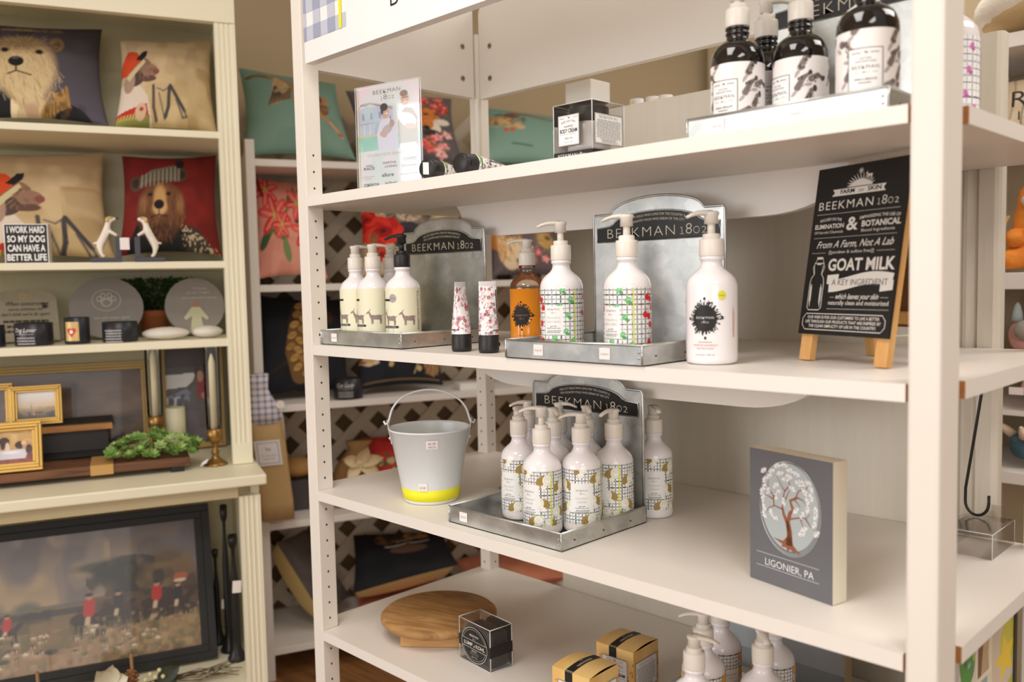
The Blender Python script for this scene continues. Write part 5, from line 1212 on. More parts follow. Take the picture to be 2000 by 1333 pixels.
def P_braid():
    c = Cv(110, 110, 1, 1, (22, 22, 30)); c.noise((34, 32, 40), 5, .6)
    c.ell(.44, .55, .16, .40, (60, 40, 26)); c.line([(.1, .2), (.3, .3), (.5, .2)], .03, (50, 36, 26)); c.ell(.74, .76, .07, .08, (70, 46, 28)); c.line([(.40, .62), (.36, .40), (.44, .16)], .22, (120, 88, 50))
    pts = [(.50, .96), (.43, .90), (.52, .84), (.40, .80), (.47, .74), (.36, .68), (.45, .62), (.33, .56), (.42, .50), (.31, .44), (.40, .40), (.36, .32), (.46, .30), (.40, .22), (.52, .24), (.50, .16), (.56, .60), (.56, .72), (.54, .48), (.54, .38)]
    for k, (x, y) in enumerate(pts):
        c.ell(x, y, .066, .046, (92, 62, 30), 30 if k % 2 else -30); c.ell(x, y+.004, .056, .036, (196, 152, 84) if k % 3 else (176, 130, 68), 30 if k % 2 else -30)
        for q in range(3): c.line([(x-.035, y-.01+.012*q), (x+.035, y+.012*q-.002)], .006, (142, 104, 54))
    return c
def P_lionnavy():
    c = Cv(110, 110, 1, 1, (26, 26, 36)); c.noise((36, 36, 48), 5, .6)
    c.poly([(-.05, .5), (.16, .55), (.22, .24), (.10, .22), (-.05, .3)], (226, 204, 166)); c.ell(.05, .40, .08, .14, (150, 84, 50)); c.poly([(.06, .38), (.18, .30), (.14, .24), (.02, .3)], (206, 176, 130))
    for x, y in ((.36, .22), (.38, .30), (.70, .16)): c.ell(x, y, .030, .034, (206, 178, 116))
    c.line([(.64, .1), (.70, .28)], .012, (206, 184, 140)); c.ell(.86, .34, .13, .26, (150, 110, 72)); c.hairs(.86, .36, .11, .24, [(190, 148, 100), (110, 76, 48), (206, 170, 124)], 110, .07, .012); c.rect(0, .03, .95, .05, (120, 100, 60)); return c
def P_glasses():
    c = Cv(120, 110, 1, 1, (24, 24, 30)); c.noise((34, 34, 42), 6, .5)
    c.ell(.50, .80, .30, .18, (120, 84, 48)); c.ell(.45, .86, .16, .10, (60, 44, 34)); c.ell(.66, .84, .14, .09, (196, 150, 90)); c.noise((40, 30, 24), 16, .8, .55, mask=c.inell(.5, .82, .3, .17)); c.ell(.55, .52, .20, .10, (104, 74, 56)); c.ell(.42, .64, .13, .05, (40, 34, 32), 10); c.ell(.68, .68, .13, .05, (40, 34, 32), 10)
    for x, y in ((.42, .635), (.68, .675)): c.ell(x, y, .12, .035, (226, 220, 212), 10); c.ell(x, y+.02, .12, .035, (40, 34, 34), 10)
    for k in range(8): c.ell(.44+.035*k, .70+.012*k, .012, .012, (222, 206, 180))
    return c
GP = 'printed throw pillows on the cream cabinet'; RP = 'printed throw pillows on the lattice rack'
pillow('slate pillow printed with a white terrier in a gold-collared coat', [(-.616, .26, 1.944), (-.305, .26, 1.957), (-.300, .13, 1.676), (-.615, .13, 1.676)], P_terrier().drop(.12), .045, (70, 66, 74), GP)
pillow('beige hound pillow in the top cabinet bay beside the terrier pillow', [(-.262, .24, 1.926), (-.024, .24, 1.948), (-.030, .14, 1.670), (-.290, .14, 1.668)], P_hound(), .06, (206, 186, 146), GP)
pillow('beige hound pillow behind the small slogan box', [(-.675, .27, 1.612), (-.314, .27, 1.628), (-.300, .16, 1.330), (-.675, .16, 1.330)], P_hound(.17, -.07, 1.02), .06, (206, 186, 146), GP)
pillow('dark red pillow printed with a bear in a grey knit hat', [(-.272, .27, 1.620), (-.022, .27, 1.632), (-.030, .16, 1.338), (-.296, .16, 1.338)], P_bear().drop(.05), .05, (110, 30, 26), GP)
pillow('teal pillow with a flying goose, left end of the rack top', [(.094, .617, 1.967), (.412, .617, 1.937), (.437, .470, 1.662), (.080, .470, 1.662)], P_goose(), .06, (120, 150, 136), RP)
pillow('charcoal pillow with a fox and flowers behind the photo sign', [(.450, .637, 1.922), (.842, .637, 1.919), (.825, .487, 1.664), (.450, .487, 1.664)], P_foxflower(), .05, (96, 88, 92), RP)
pillow('teal goose pillow on the rack top, seen behind the boxed jar', [(.962, .60, 1.885), (1.300, .60, 1.860), (1.255, .45, 1.664), (.847, .45, 1.664)], P_goose2(), .055, (120, 150, 136), RP)
pillow('pink pillow printed with red lilies', [(.116, .597, 1.615), (.331, .597, 1.600), (.325, .447, 1.272), (.098, .447, 1.272)], P_lilies(), .055, (222, 160, 140), RP)
pillow('tabby cat and red poppy pillow behind the cream bottles', [(.467, .597, 1.577), (.880, .597, 1.572), (.850, .447, 1.270), (.425, .447, 1.270)], P_poppycat(), .055, (190, 166, 130), RP)
pillow('grey pillow with an orange and white dog behind the orange soap', [(.931, .597, 1.479), (1.239, .597, 1.462), (1.200, .447, 1.270), (.905, .447, 1.270)], P_corgi(), .055, (98, 86, 90), RP)
pillow('navy pillow with golden braided curls', [(.118, .60, 1.225), (.430, .60, 1.205), (.395, .500, .893), (.098, .495, .893)], P_braid(), .05, (26, 26, 34), RP)
pillow('navy pillow with gold buttons and a furry paw', [(.452, .61, 1.192), (.770, .60, 1.163), (.721, .47, .893), (.412, .475, .893)], P_lionnavy(), .05, (26, 26, 34), RP)
pillow('black gold-backed pillow with two bespectacled animals on the lowest rack shelf', [(.434, .677, .345), (.775, .677, .31), (.745, .425, .262), (.368, .425, .222)], P_glasses(), .028, (226, 204, 146), RP, .095, .02)
cg = Cv(60, 60, 1, 1, (92, 84, 80)); cg.noise((108, 98, 92), 6, .6)
pillow('grey pillow with a gold back tipped up at the left of the lowest rack shelf', [(.135, .50, .410), (.255, .64, .40), (.395, .59, .155), (.270, .45, .145)], cg, .02, (214, 188, 126), RP, .085, .02)
cc = Cv(40, 40, 1, 1, (206, 128, 98)); cc.noise((190, 108, 80), 5, .5)
pillow('coral pillow lying under the black gold-backed one', [(.425, .70, .148), (.74, .70, .148), (.72, .405, .148), (.385, .405, .148)], cc, .010, (196, 116, 90), RP, .036, .02)
cc2 = Cv(40, 40, 1, 1, (212, 138, 108)); cc2.noise((196, 116, 84), 5, .5)
pillow('coral pillow lying flat at the right of the lowest rack shelf', [(.82, .70, .185), (1.20, .70, .165), (1.18, .42, .150), (.80, .42, .170)], cc2, .04, (196, 116, 90), RP, .042, .02)

# ------------------------------------------------------------------ cream cabinet
hu = wthing('cream_cabinet', 'tall cream open cabinet with fluted posts along the left wall', 'cabinet', 0, 0, 0)
def hb_(name, a, c_, m=CREAM, bev=.0015): b = MB(); b.bx(a, c_, m); return b.build(name, hu, bevel=bev)
for x0, x1, y0, z0, z1 in ((-.041, .010, 0, .78, 2.03), (-1.19, -1.14, 0, .78, 2.03), (-.043, .008, -.13, 0, .752), (-1.20, -1.15, -.13, 0, .752)):
    b = MB(); w_ = x1-x0; p = [(x0, y0), (x0+.007, y0)]
    for k in range(3):
        xa = x0+.008+(w_-.016)*k/3; xb = x0+.008+(w_-.016)*(k+1)/3
        p += [(xa+.001, y0), (xa+.003, y0+.002), (xb-.003, y0+.002), (xb-.001, y0)]
    p += [(x1-.007, y0), (x1, y0), (x1, y0+.03), (x0, y0+.03)]
    b.prism(p, z0+.055, z1-(.0 if z0 else .03), CREAM); b.bx((x0, y0, z0), (x1, y0+.03, z0+.055), CREAM); b.build('fluted_post', hu)
for z, t_, nm in ((1.655, .018, 'shelf'), (1.320, .018, 'shelf'), (1.116, .020, 'shelf')): hb_(nm, (-1.17, .004, z-t_), (-.005, .36, z))
hb_('countertop', (-1.22, -.159, .752), (.022, .375, .7785), bev=.004)
hb_('top_rail', (-1.19, -.004, 1.932), (.010, .022, 2.09)); hb_('cornice', (-1.21, -.035, 2.03), (.03, .02, 2.10)); hb_('cabinet_top', (-1.19, .02, 2.0), (.010, .36, 2.03))
hb_('counter_rail', (-1.17, -.122, .718), (-.044, -.10, .752), mat('shaded_cream_rail', (214, 200, 160), .5, var=.03))  # tan tone puts the shade under the countertop into the rail's colour
hb_('side_panel', (-.012, .028, .778), (.006, .36, 2.0)); hb_('side_panel', (-.012, -.10, 0), (.010, .365, .752)); hb_('side_panel', (-1.18, .028, 0), (-1.16, .36, 2.0))
b = MB(); b.bx((-1.18, .36, 0.0), (.008, .368, 2.03), mat('olive_cream_back', (208, 200, 168), .6, var=.03)); b.build('back_panel', hu)
hb_('base_board', (-1.16, -.10, .185), (-.012, .36, .210))

# ------------------------------------------------------------------ lattice rack
rk = thing('lattice_rack', 'white open rack with weathered lattice back and five shelves', 'rack', W(.087, .377, 0), RZW)
b = MB(); b.bx((-.014, 0, 0), (.013, .03, 1.70), RACKW); b.build('post', rk, bevel=.001)
b = MB(); b.bx((-.014, .35, 0), (.013, .38, 1.66), RACKW); b.build('post', rk, bevel=.001)
b = MB(); b.bx((1.26, 0, 0), (1.29, .03, 1.70), RACKW); b.build('post', rk, bevel=.001)
b = MB(); b.bx((1.26, .35, 0), (1.29, .38, 1.66), RACKW); b.build('post', rk, bevel=.001)
b = MB(); b.prism([(.03, .08), (.35, .08), (.35, 1.62), (.03, 1.67)], -.012, .0, RACKW, 'x'); b.build('end_panel', rk)
for z in (1.642, 1.256, .878, .506, .102): b = MB(); b.bx((.0132, .002, z-.022), (1.259, .349, z), RACKW); b.build('shelf', rk, bevel=.0015)
b = MB(); x0, x1, z0, z1 = .015, 1.255, .10, 1.87; st = .13
for sgn, yy in ((1, .353), (-1, .360)):
    k = -16
    while k < 24:
        c_ = x0+k*st; pts = []
        # strip x = c + sgn*(z - z0)
        za, zb = z0, z1
        xa, xb = c_+sgn*(za-z0), c_+sgn*(zb-z0)
        if sgn < 0: xa, xb = c_, c_-(zb-za)
        lo, hi = (xa, xb) if xa < xb else (xb, xa)
        def zat(x): return za+(x-xa)/(xb-xa)*(zb-za)
        l, h_ = max(lo, x0), min(hi, x1)
        if l < h_:
            A_, B_ = Vector((l, zat(l))), Vector((h_, zat(h_))); dv_ = (B_-A_).normalized()*.0; nn = Vector((-(B_-A_).y, (B_-A_).x)).normalized()*.021
            p = [A_-nn, B_-nn, B_+nn, A_+nn]; b.prism([(q.x, q.y) for q in p], yy, yy+.006, LATT, 'y')
        k += 1
b.build('lattice_panel', rk)
b = MB(); b.bx((.0, .369, .1), (1.27, .376, 1.60), BROWNB); b.build('back_board', rk)
# ------------------------------------------------------------------ on the cream cabinet, shelf with the slogan box
B_ = 1.320; C_ = 1.116; K_ = .7785; L_ = .210
t = wthing('slogan_box', 'black and white wooden slogan box about a hard-working dog owner', 'sign', -.549, .085, B_, -7)
b = MB(); b.bx((0, 0, 0), (.098, .038, .098), mat('white_speckled_wood', (214, 208, 196), .7, var=.3, vscale=160)); b.build('box_block', t, bevel=.001)
b = MB(); F = flat((0, 0, 0), (1, 0, 0), (0, 0, 1)); b.rect(F, 0, 0, .098, .098, ALB, .0006); b.rect(F, .002, .002, .096, .096, INK, .0009)
for k, (tx, w_) in enumerate((('I WORK HARD', .084), ('SO MY DOG', .084), ('CAN HAVE A', .084), ('BETTER LIFE', .088))): b.text(F, tx, .049, .076-.0228*k, .0165, ALB, width=w_, wt=.03, h=.0013)
b.build('slogan_face', t)

def skin(name, pts, edges, parent, m, loc=(0, 0, 0), rot=None, sub=2):
    me = bpy.data.meshes.new(name); me.from_pydata([p[:3] for p in pts], edges, []); o = bpy.data.objects.new(name, me); COL.objects.link(o); o.parent = parent; o.location = loc
    if rot: o.rotation_euler = rot
    md = o.modifiers.new('skin', 'SKIN'); md.use_smooth_shade = True; md.branch_smoothing = .6
    for i, p in enumerate(pts):
        sv = me.skin_vertices[0].data[i]; sv.radius = (p[3], p[3] if len(p) < 5 else p[4]); sv.use_root = i == 0
    s_ = o.modifiers.new('sub', 'SUBSURF'); s_.levels = sub; s_.render_levels = sub
    me.materials.append(m); return o
CER = mat('white_resin_dog', (236, 226, 212), .45, var=.04, vscale=40); TANR = mat('tan_resin', (206, 176, 118), .5, var=.1, vscale=60)
STB = mat('slate_base', (74, 74, 84), .6, var=.05)
def dogend(label, s, fl):
    t = wthing('dog_bookend', label, 'bookend', s, .02, B_, 0, 'dog bookends')
    b = MB(); X = lambda x: x*fl
    for a, c_ in (((-.034, -.018, 0), (.037, .018, .010)), ((.024, -.018, .010), (.037, .018, .062))): b.bx((X(a[0]), a[1], a[2]), (X(c_[0]), c_[1], c_[2]), STB)
    b.build('bookend_base', t, bevel=.001)
    P = [(-.010, 0, .048, .0100), (-.003, 0, .062, .0115), (.004, 0, .078, .0115), (.008, 0, .092, .0085), (.010, 0, .101, .0078), (.020, 0, .1075, .0060), (.028, 0, .108, .0042),
         (-.012, .007, .036, .0080), (-.010, .009, .024, .0050), (-.006, .009, .0145, .0045), (.000, .009, .0135, .0045), (-.012, -.007, .036, .0080), (-.010, -.009, .024, .0050), (-.006, -.009, .0145, .0045), (.000, -.009, .0135, .0045),
         (.013, .007, .076, .0055), (.022, .007, .070, .0042), (.029, .007, .0655, .0040), (.013, -.007, .076, .0055), (.022, -.007, .070, .0042), (.029, -.007, .0655, .0040),
         (-.018, 0, .048, .0040), (-.027, 0, .046, .0026)]
    E_ = [(0, 1), (1, 2), (2, 3), (3, 4), (4, 5), (5, 6), (0, 7), (7, 8), (8, 9), (9, 10), (0, 11), (11, 12), (12, 13), (13, 14), (2, 15), (15, 16), (16, 17), (2, 18), (18, 19), (19, 20), (0, 21), (21, 22)]
    skin('dog_figure', [(X(p[0]),)+p[1:] for p in P], E_, t, CER)
    b = MB()
    for y in (-.0075, .0075): b.ball((X(.008), y, .105), (.0045, .0022, .007), TANR, 10, 8)
    b.ball((X(.015), 0, .1085), (.0095, .0066, .0058), TANR, 14, 8); b.build('tan_head_patch', t)
    b = MB(); b.ball((X(.0315), 0, .109), .0022, INK, 8, 6); b.build('nose', t)
    b = MB(); b.ball((X(.018), -.0062, .1115), .0012, INK, 6, 4); b.build('eye', t)
    return t
d1 = dogend('white dog bookend leaning right, the left one of the pair', -.323, 1)
d2 = dogend('white dog bookend leaning left, the right one of the pair', -.218, -1)
b = MB(); b.rect(flat((.034, -.0195, 0), (1, 0, 0), (0, 0, 1)), 0, .030, .022, .060, STICK, .0005); b.build('price_tag', d1)

# shelf with stones and tins
STN = mat('grey_garden_stone', (166, 156, 134), .9, bump=.5, bscale=120, var=.12, vscale=50); STN2 = mat('grey_smooth_stone', (148, 141, 134), .9, bump=.3, bscale=160, var=.08, vscale=40)
def leanstone(name, label, s, d, z, outline, th, m, deco):
    t = wthing(name, label, 'stone', s, d, z+.0055, 0, 'memorial stones')
    b = MB(); b.prism(outline, 0, th, m, 'y'); o = b.build('stone_slab', t, bevel=.005, rot=(math.radians(-14), 0, 0))
    b = MB(); deco(b, flat((0, -.0005, 0), (1, 0, 0), (0, 0, 1))); b.build('carved_mark', t, rot=(math.radians(-14), 0, 0)); return t
def arch(w_, h_, n=18, k=1.0): return [(-w_/2, 0)]+[(-w_/2*math.cos(PI*q/n), h_*.45+h_*.55*math.sin(PI*q/n)**k) for q in range(n+1)]+[(w_/2, 0)]
DKP = mat('dark_stone_ink', (66, 60, 54), .8); LTP = mat('pale_stone_ink', (206, 200, 186), .8)
def deco1(b, F):
    b.text(F, 'When tomorrow', 0, .095, .012, DKP, width=.088, sh=.4); b.text(F, 'starts without me', 0, .082, .008, DKP, width=.080, sh=.4); b.text(F, "don't think we're far apart", 0, .068, .009, DKP, width=.112, sh=.4)
    b.ring(F, -.004, .120, .010, .007, .002, TANR); b.ring(F, .006, .120, .009, .007, .002, TANR); b.disc(F, .045, .092, .007, .006, DKP)
    for k in range(3): b.disc(F, .039+.006*k, .100, .0025, .003, DKP, n=10)
    b.scrib(F, -.055, .02, .055, .06, 3, DKP)
leanstone('memorial_stone', 'rough rectangular garden stone with dark script behind the dog lover tin', -.522, .185, C_, [(-.085, 0), (-.088, .06), (-.08, .115), (-.062, .133), (-.01, .140), (.03, .137), (.062, .128), (.073, .110), (.076, .06), (.078, 0)], .022, STN, deco1)
def deco2(b, F):
    b.disc(F, 0, .098, .0135, .012, LTP, .0004); b.disc(F, 0, .097, .0105, .009, STN2, .0008)
    for k, (x, y) in enumerate(((-.018, .108), (-.008, .117), (.008, .117), (.018, .108))): b.disc(F, x, y, .0065, .0080, LTP, .0004, 14); b.disc(F, x, y, .0042, .0055, STN2, .0008, 12)
    b.ring(F, 0, .104, .036, .030, .0015, LTP, .0004); b.text(F, 'we will meet again', .012, .052, .008, LTP, width=.09)
leanstone('memorial_stone', 'round grey garden stone with a carved paw print', -.329, .185, C_, [(.092*math.cos(2*PI*k/28), .084+.084*math.sin(2*PI*k/28)) for k in range(28)], .022, STN2, deco2)
def deco3(b, F):
    RB = mat('pale_robe_paint', (206, 202, 168), .8)
    b.poly(F, [(-.016, .008), (.020, .008), (.014, .052), (.030, .040), (.034, .046), (.012, .078), (-.010, .078), (-.032, .048), (-.026, .042), (-.010, .052)], RB); b.disc(F, .001, .086, .0075, .0090, mat('skin_paint', (176, 128, 100), .8))
    b.text(F, 'Welcome', .014, .128, .008, LTP, width=.036); b.text(F, 'to our Angels', .010, .117, .008, LTP, width=.062); b.text(F, "we're proud to know", .012, .102, .007, LTP, width=.092)
leanstone('memorial_stone', 'round grey stone painted with a small pale angel', -.104, .175, C_, [(.079*math.cos(2*PI*k/28), .082+.080*math.sin(2*PI*k/28)) for k in range(28)], .020, STN2, deco3)
TIN = mat('black_tin', (38, 38, 44), .35, var=.03)
def tin(label, s, d, r, h, lines, big=None, where=None, group='black candle tins'):
    t = thing('candle_tin', label, 'candle', where or W(s, d, C_), RZW, group)
    b = MB(); b.lathe([(0, 0), (r*.97, 0), (r, .002), (r, h), (r*.96, h+.001), (r*.95, h-.004), (0, h-.004)], TIN, 36); b.build('tin_body', t)
    b = MB(); F = cyl(r, 0, math.radians(-24))
    if big == 'heart':
        b.rect(F, -.0175, .008, .0175, h-.010, mat('gold_foil_label', (212, 178, 116), .4, metal=.3, var=.15, vscale=60), .0005, 8); RD_ = mat('red_heart_print', (206, 74, 54), .5)
        for sx in (-1, 1): b.disc(F, sx*.0050, h*.52, .0062, .0062, RD_, .0008, 18)
        b.poly(F, [(-.0112, h*.49), (0, h*.26), (.0112, h*.49), (0, h*.55)], RD_, .0008); b.disc(F, 0, h*.47, .004, .0045, ALB, .0011, 14)
    else:
        if big: b.text(F, big, 0, h*.62, h*.20, ALB, width=r*1.25, sh=.35); b.rect(F, -r*.6, h*.52, r*.5, h*.53, ALB, .0005, 8)
        z = h*.42 if big else h*.66
        for k in range(lines): b.scrib(F, -r*.55, z-.007*(k+1), r*.55, z-.007*k, 1, INKL, .0006, .5, .15)
    b.build('tin_print', t); return t
tin('black tin with Dog Lover lettering in front of the rough stone', -.496, .085, .0435, .055, 3, 'Dog Lover')
tin('tall black tin with a red heart on a gold label', -.398, .07, .0295, .066, 0, 'heart')
tin('black tin with plain white lines in front of the paw-print stone', -.299, .078, .0425, .051, 5)
t = wthing('candle_tin', 'black tin cut off by the left picture edge with big white letters', 'candle', -.592, .08, C_, 0, 'black candle tins'); b = MB(); b.lathe([(0, 0), (.033, 0), (.034, .002), (.034, .054), (0, .054)], TIN, 32); b.build('tin_body', t)
b = MB(); F = cyl(.034, 0, math.radians(-10)); b.text(F, 'E', .019, .030, .017, ALB, width=.010, wt=.03); b.text(F, 'D', .019, .006, .017, ALB, width=.010, wt=.03); b.build('tin_print', t)
tin('black tin with Cat Lady lettering on the white rack', 0, 0, .0475, .066, 3, 'Cat Lady', W(.376, .429, .878), 'black candle tin on the rack')
PEB = mat('white_pebble', (222, 214, 204), .85, bump=.5, bscale=150, var=.05)
for s, d, rx, lb in ((-.188, .085, .059, 'flat white stone in front of the terracotta pot'), (-.084, .09, .040, 'smaller flat white stone in front of the angel stone')):
    b = MB(); b.ball((0, 0, .0165), (rx, .032, .0165), PEB, 28, 14, None, .03); o = b.build('white_stone', None, W(s, d, C_+LIFT), (0, 0, math.radians(RZW))); tag(o, lb, 'stone', 'flat white stones')
t = wthing('potted_plant', 'bushy dark green plant in a terracotta pot behind the stones', 'plant', -.208, .298, C_)
b = MB(); b.lathe([(0, 0), (.030, 0), (.040, .055), (.043, .056), (.043, .074), (.038, .074), (.036, .062), (0, .060)], mat('terracotta', (168, 96, 56), .85, var=.1), 32); b.build('pot', t)
LEAF = mat('dark_green_leaf', (58, 86, 40), .7, var=.35, vscale=60); b = MB(); rr = random.Random(12)
def leaf(b, p, d, L, w_, m):
    d = d.normalized(); sd = d.cross(Vector((rr.uniform(-1, 1), rr.uniform(-1, 1), .6))).normalized()*w_
    b.add([p, p+d*L*.5+sd, p+d*L, p+d*L*.5-sd], [(0, 1, 2, 3)], m)
for k in range(2200):
    a, q, hz = rr.uniform(0, 2*PI), rr.random()**.5, rr.uniform(.070, .163); R_ = .085*math.sin(min(1, (hz-.045)/.09)*PI*.5)+.012
    p = Vector((R_*q*math.cos(a)*1.15, R_*q*math.sin(a)*.34, hz)); leaf(b, p, Vector((math.cos(a), math.sin(a), rr.uniform(-.3, .8))), rr.uniform(.008, .016), .004, LEAF)
b.build('foliage', t)

# ------------------------------------------------------------------ on the counter
GOLD = mat('gold_frame', (196, 158, 84), .35, metal=.55, var=.12, vscale=30); GOLD2 = mat('dull_gold_frame', (190, 160, 104), .5, metal=.35, var=.12, vscale=30); DKF = mat('black_frame_wood', (26, 23, 21), .5, var=.1)
def picture(name, label, s, d, z, w_, h_, fw, fm, cv, lean=8, fd=.018, rot=0.0, group=None, steps=3, cat='picture'):
    t = wthing(name, label, cat, s, d, z+.004, rot, group); R_ = (math.radians(-lean), 0, 0)
    b = MB()
    for k in range(steps):
        a = fw*k/steps; e = fw*(k+1)/steps; dy = -fd*(.55+.45*math.sin(PI*(k+.7)/steps)); F = flat((0, 0, 0), (1, 0, 0), (0, 0, 1))
        for p0, p1 in (((a, a), (w_-a, e)), ((a, h_-e), (w_-a, h_-a)), ((a, e), (e, h_-e)), ((w_-e, e), (w_-a, h_-e))): b.bx((p0[0], dy, p0[1]), (p1[0], 0, p1[1]), fm)
    b.bx((0, 0, 0), (w_, .004, h_), fm); b.build('frame', t, rot=R_, bevel=.0012)
    b = MB(); cv.sheet(b, lambda u, v, h=0: Vector((fw+(w_-2*fw)*u/cv.W, -.002, fw+(h_-2*fw)*v/cv.H)), vmat('varnished_print', .35, coat=.25), 0); b.build('print', t, rot=R_); return t
def A_marsh():
    c = Cv(120, 80, 1, 1, (120, 100, 84)); c.grad((96, 78, 68), (156, 124, 96), .45, 1); c.grad((150, 118, 90), (84, 66, 54), 0, .45); c.noise((110, 84, 70), 6, .5); c.noise((84, 64, 54), 5, .5, .6)
    for x in (.30, .55): c.line([(x, .36), (x+.01, .85)], .02, (70, 52, 46), .8); c.ell(x, .82, .05, .08, (66, 50, 44), soft=.9)
    c.noise((60, 46, 40), 12, .8, .5, mask=(c.V < .42).astype(float)); c.ell(.45, .28, .12, .1, (66, 44, 40), soft=.8); c.ell(.62, .22, .12, .03, (150, 96, 70), soft=.8); c.ell(.75, .36, .3, .05, (70, 56, 54), soft=.9); return c
def A_lady():
    c = Cv(80, 110, 1, 1, (88, 74, 70)); c.grad((66, 56, 50), (110, 104, 112)); c.rect(0, .80, 1, 1, (60, 46, 44)); c.poly([(0, .58), (0, .73), (.55, .74), (.62, .70), (.4, .60)], (226, 224, 226)); c.poly([(0, .50), (.4, .58), (.5, .50), (.3, .44)], (130, 130, 150)); c.noise((226, 226, 232), 10, .9, .55, 6, mask=((c.V < .5) & (c.V > .34) & (c.U < .5)).astype(float)); c.noise((60, 62, 80), 12, .9, .6, 6, mask=((c.V < .52) & (c.V > .34) & (c.U < .5)).astype(float))
    c.poly([(.42, .0), (.36, .34), (.52, .66), (.72, .72), (.9, .6), (.95, 0)], (104, 96, 104)); c.ell(.62, .56, .13, .16, (96, 92, 86)); c.ell(.72, .58, .13, .14, (150, 44, 50)); c.ell(.62, .74, .07, .07, (70, 44, 40)); c.ell(.66, .70, .06, .06, (190, 140, 120)); c.line([(.70, .5), (.84, .40), (.88, .30)], .06, (176, 140, 122)); c.noise((126, 116, 126), 8, .5, .5, mask=(c.V < .35).astype(float)); c.poly([(.72, 0), (.78, .35), (1, .4), (1, 0)], (84, 62, 58)); return c
def A_dogs():
    c = Cv(70, 70, 1, 1, (206, 166, 96)); c.grad((226, 196, 130), (176, 120, 70)); c.noise((190, 140, 84), 5, .5); c.ell(.24, .70, .14, .13, (70, 40, 30)); c.ell(.30, .60, .08, .10, (90, 54, 36)); c.ell(.32, .50, .06, .16, (226, 206, 180)); c.ell(.20, .58, .06, .14, (60, 36, 28)); c.ell(.66, .56, .14, .12, (66, 40, 32)); c.ell(.84, .50, .12, .18, (196, 150, 110)); c.ell(.76, .62, .07, .07, (226, 196, 160)); c.ell(.90, .40, .09, .16, (60, 36, 30)); c.poly([(0, .14), (0, .42), (.78, .42), (.84, .26), (.78, .14)], (214, 210, 226)); c.ell(.4, .34, .34, .06, (238, 236, 240), soft=.6); c.rect(0, 0, 1, .13, (150, 70, 50)); c.noise((110, 50, 40), 9, .6, mask=(c.V < .14).astype(float)); c.ell(.92, .2, .1, .1, (120, 50, 40)); return c
def A_field():
    c = Cv(70, 50, 1, 1, (200, 180, 150)); c.grad((236, 236, 238), (206, 180, 140), .4, 1); c.grad((176, 150, 116), (50, 46, 44), 0, .42); c.noise((214, 190, 156), 6, .4, mask=((c.V > .35) & (c.V < .6)).astype(float)); c.ell(.34, .55, .10, .16, (206, 190, 166), soft=.9); c.line([(.36, .16), (.36, .5)], .025, (150, 116, 80)); c.line([(.42, .12), (.43, .3)], .02, (226, 160, 90)); c.noise((40, 38, 36), 12, .7, mask=(c.V < .26).astype(float)); c.noise((150, 130, 100), 12, .5, mask=((c.V > .26) & (c.V < .36)).astype(float)); return c
picture('framed_painting', 'wide gold-framed brown marsh landscape at the back of the counter', -.665, .32, K_, .437, .262, .023, GOLD2, A_marsh(), 7, .02)
picture('framed_painting', 'upright gold-framed picture of a lady in grey and red beside the fluted post', -.200, .30, K_, .172, .306, .014, GOLD2, A_lady(), 4, .012)
fa = picture('photo_frame', 'small gold frame with a pale field view, the middle of the three', -.561, .115, K_+.128, .117, .100, .0165, GOLD, A_field(), 8, .014, 0, 'small gold frames')
t = picture('photo_frame', 'small gold frame with two spotted dogs, nearest of the three', -.606, -.01, K_+.034, .121, .119, .021, GOLD, A_dogs(), 12, .018, 0, 'small gold frames')
cdk = Cv(20, 20, 1, 1, (110, 90, 84)); cdk.noise((80, 66, 64), 5, .6)
picture('photo_frame', 'gold frame cut off by the left picture edge', -.655, .15, K_+.117, .098, .118, .018, GOLD, cdk, 8, .014, 0, 'small gold frames')
# stacked boxes under the frames
BKL = mat('black_book_cover', (40, 37, 36), .5, var=.1); EDGW = woodmat('amber_wood_edge', (140, 92, 44), (186, 130, 70), (4, 30, 30))
for lb, z, h_, s0, s1, d0, d1, m1, m2 in (('black slab with an amber wooden edge, top of the small stack', K_+.109, .0185, -.70, -.330, .105, .235, BKL, EDGW), ('black box in the middle of the small stack', K_+.056, .052, -.70, -.341, .115, .235, BKL, BKL), ('dark footed base under the small stack', K_+.0365, .0195, -.70, -.350, .13, .235, DKF, DKF)):
    t = wthing('display_riser', lb, 'box', (s0+s1)/2, d0, z, 0, 'stacked dark boxes'); w_ = s1-s0
    b = MB(); b.bx((-w_/2, 0, h_*.12), (w_/2, d1-d0, h_), m1); b.build('box_body', t, bevel=.001)
    b = MB(); b.bx((-w_/2-.001, -.0015, 0), (w_/2+.001, 0, h_*.86), m2); b.build('front_edge', t)
PLK = woodmat('rustic_brown_plank', (84, 54, 36), (134, 92, 62), (3, 30, 30), .7)
t = wthing('plank_riser', 'long rustic brown plank on dark feet along the counter edge', 'riser', -.40, -.02, K_)
b = MB(); b.bx((-.35, 0, .014), (.251, .125, .036), PLK); b.build('plank', t, bevel=.002)
for x in (-.30, .226):
    b = MB(); b.bx((x-.022, .004, 0), (x+.010, .12, .0138), DKF); b.build('foot', t)
b = MB(); b.bx((.018, -.003, .0125), (.070, .128, .0375), mat('tan_paper_band', (196, 152, 90), .6, var=.04)); b.build('paper_band', t)
t = wthing('succulent_garland', 'bunch of green artificial succulents lying on the brown plank', 'plant', -.235, .035, K_+.036)
SUC = mat('green_succulent', (110, 146, 66), .5, var=.3, vscale=50); SUC2 = mat('pale_green_succulent', (160, 182, 110), .5, var=.25, vscale=60); rr = random.Random(21)
b = MB()
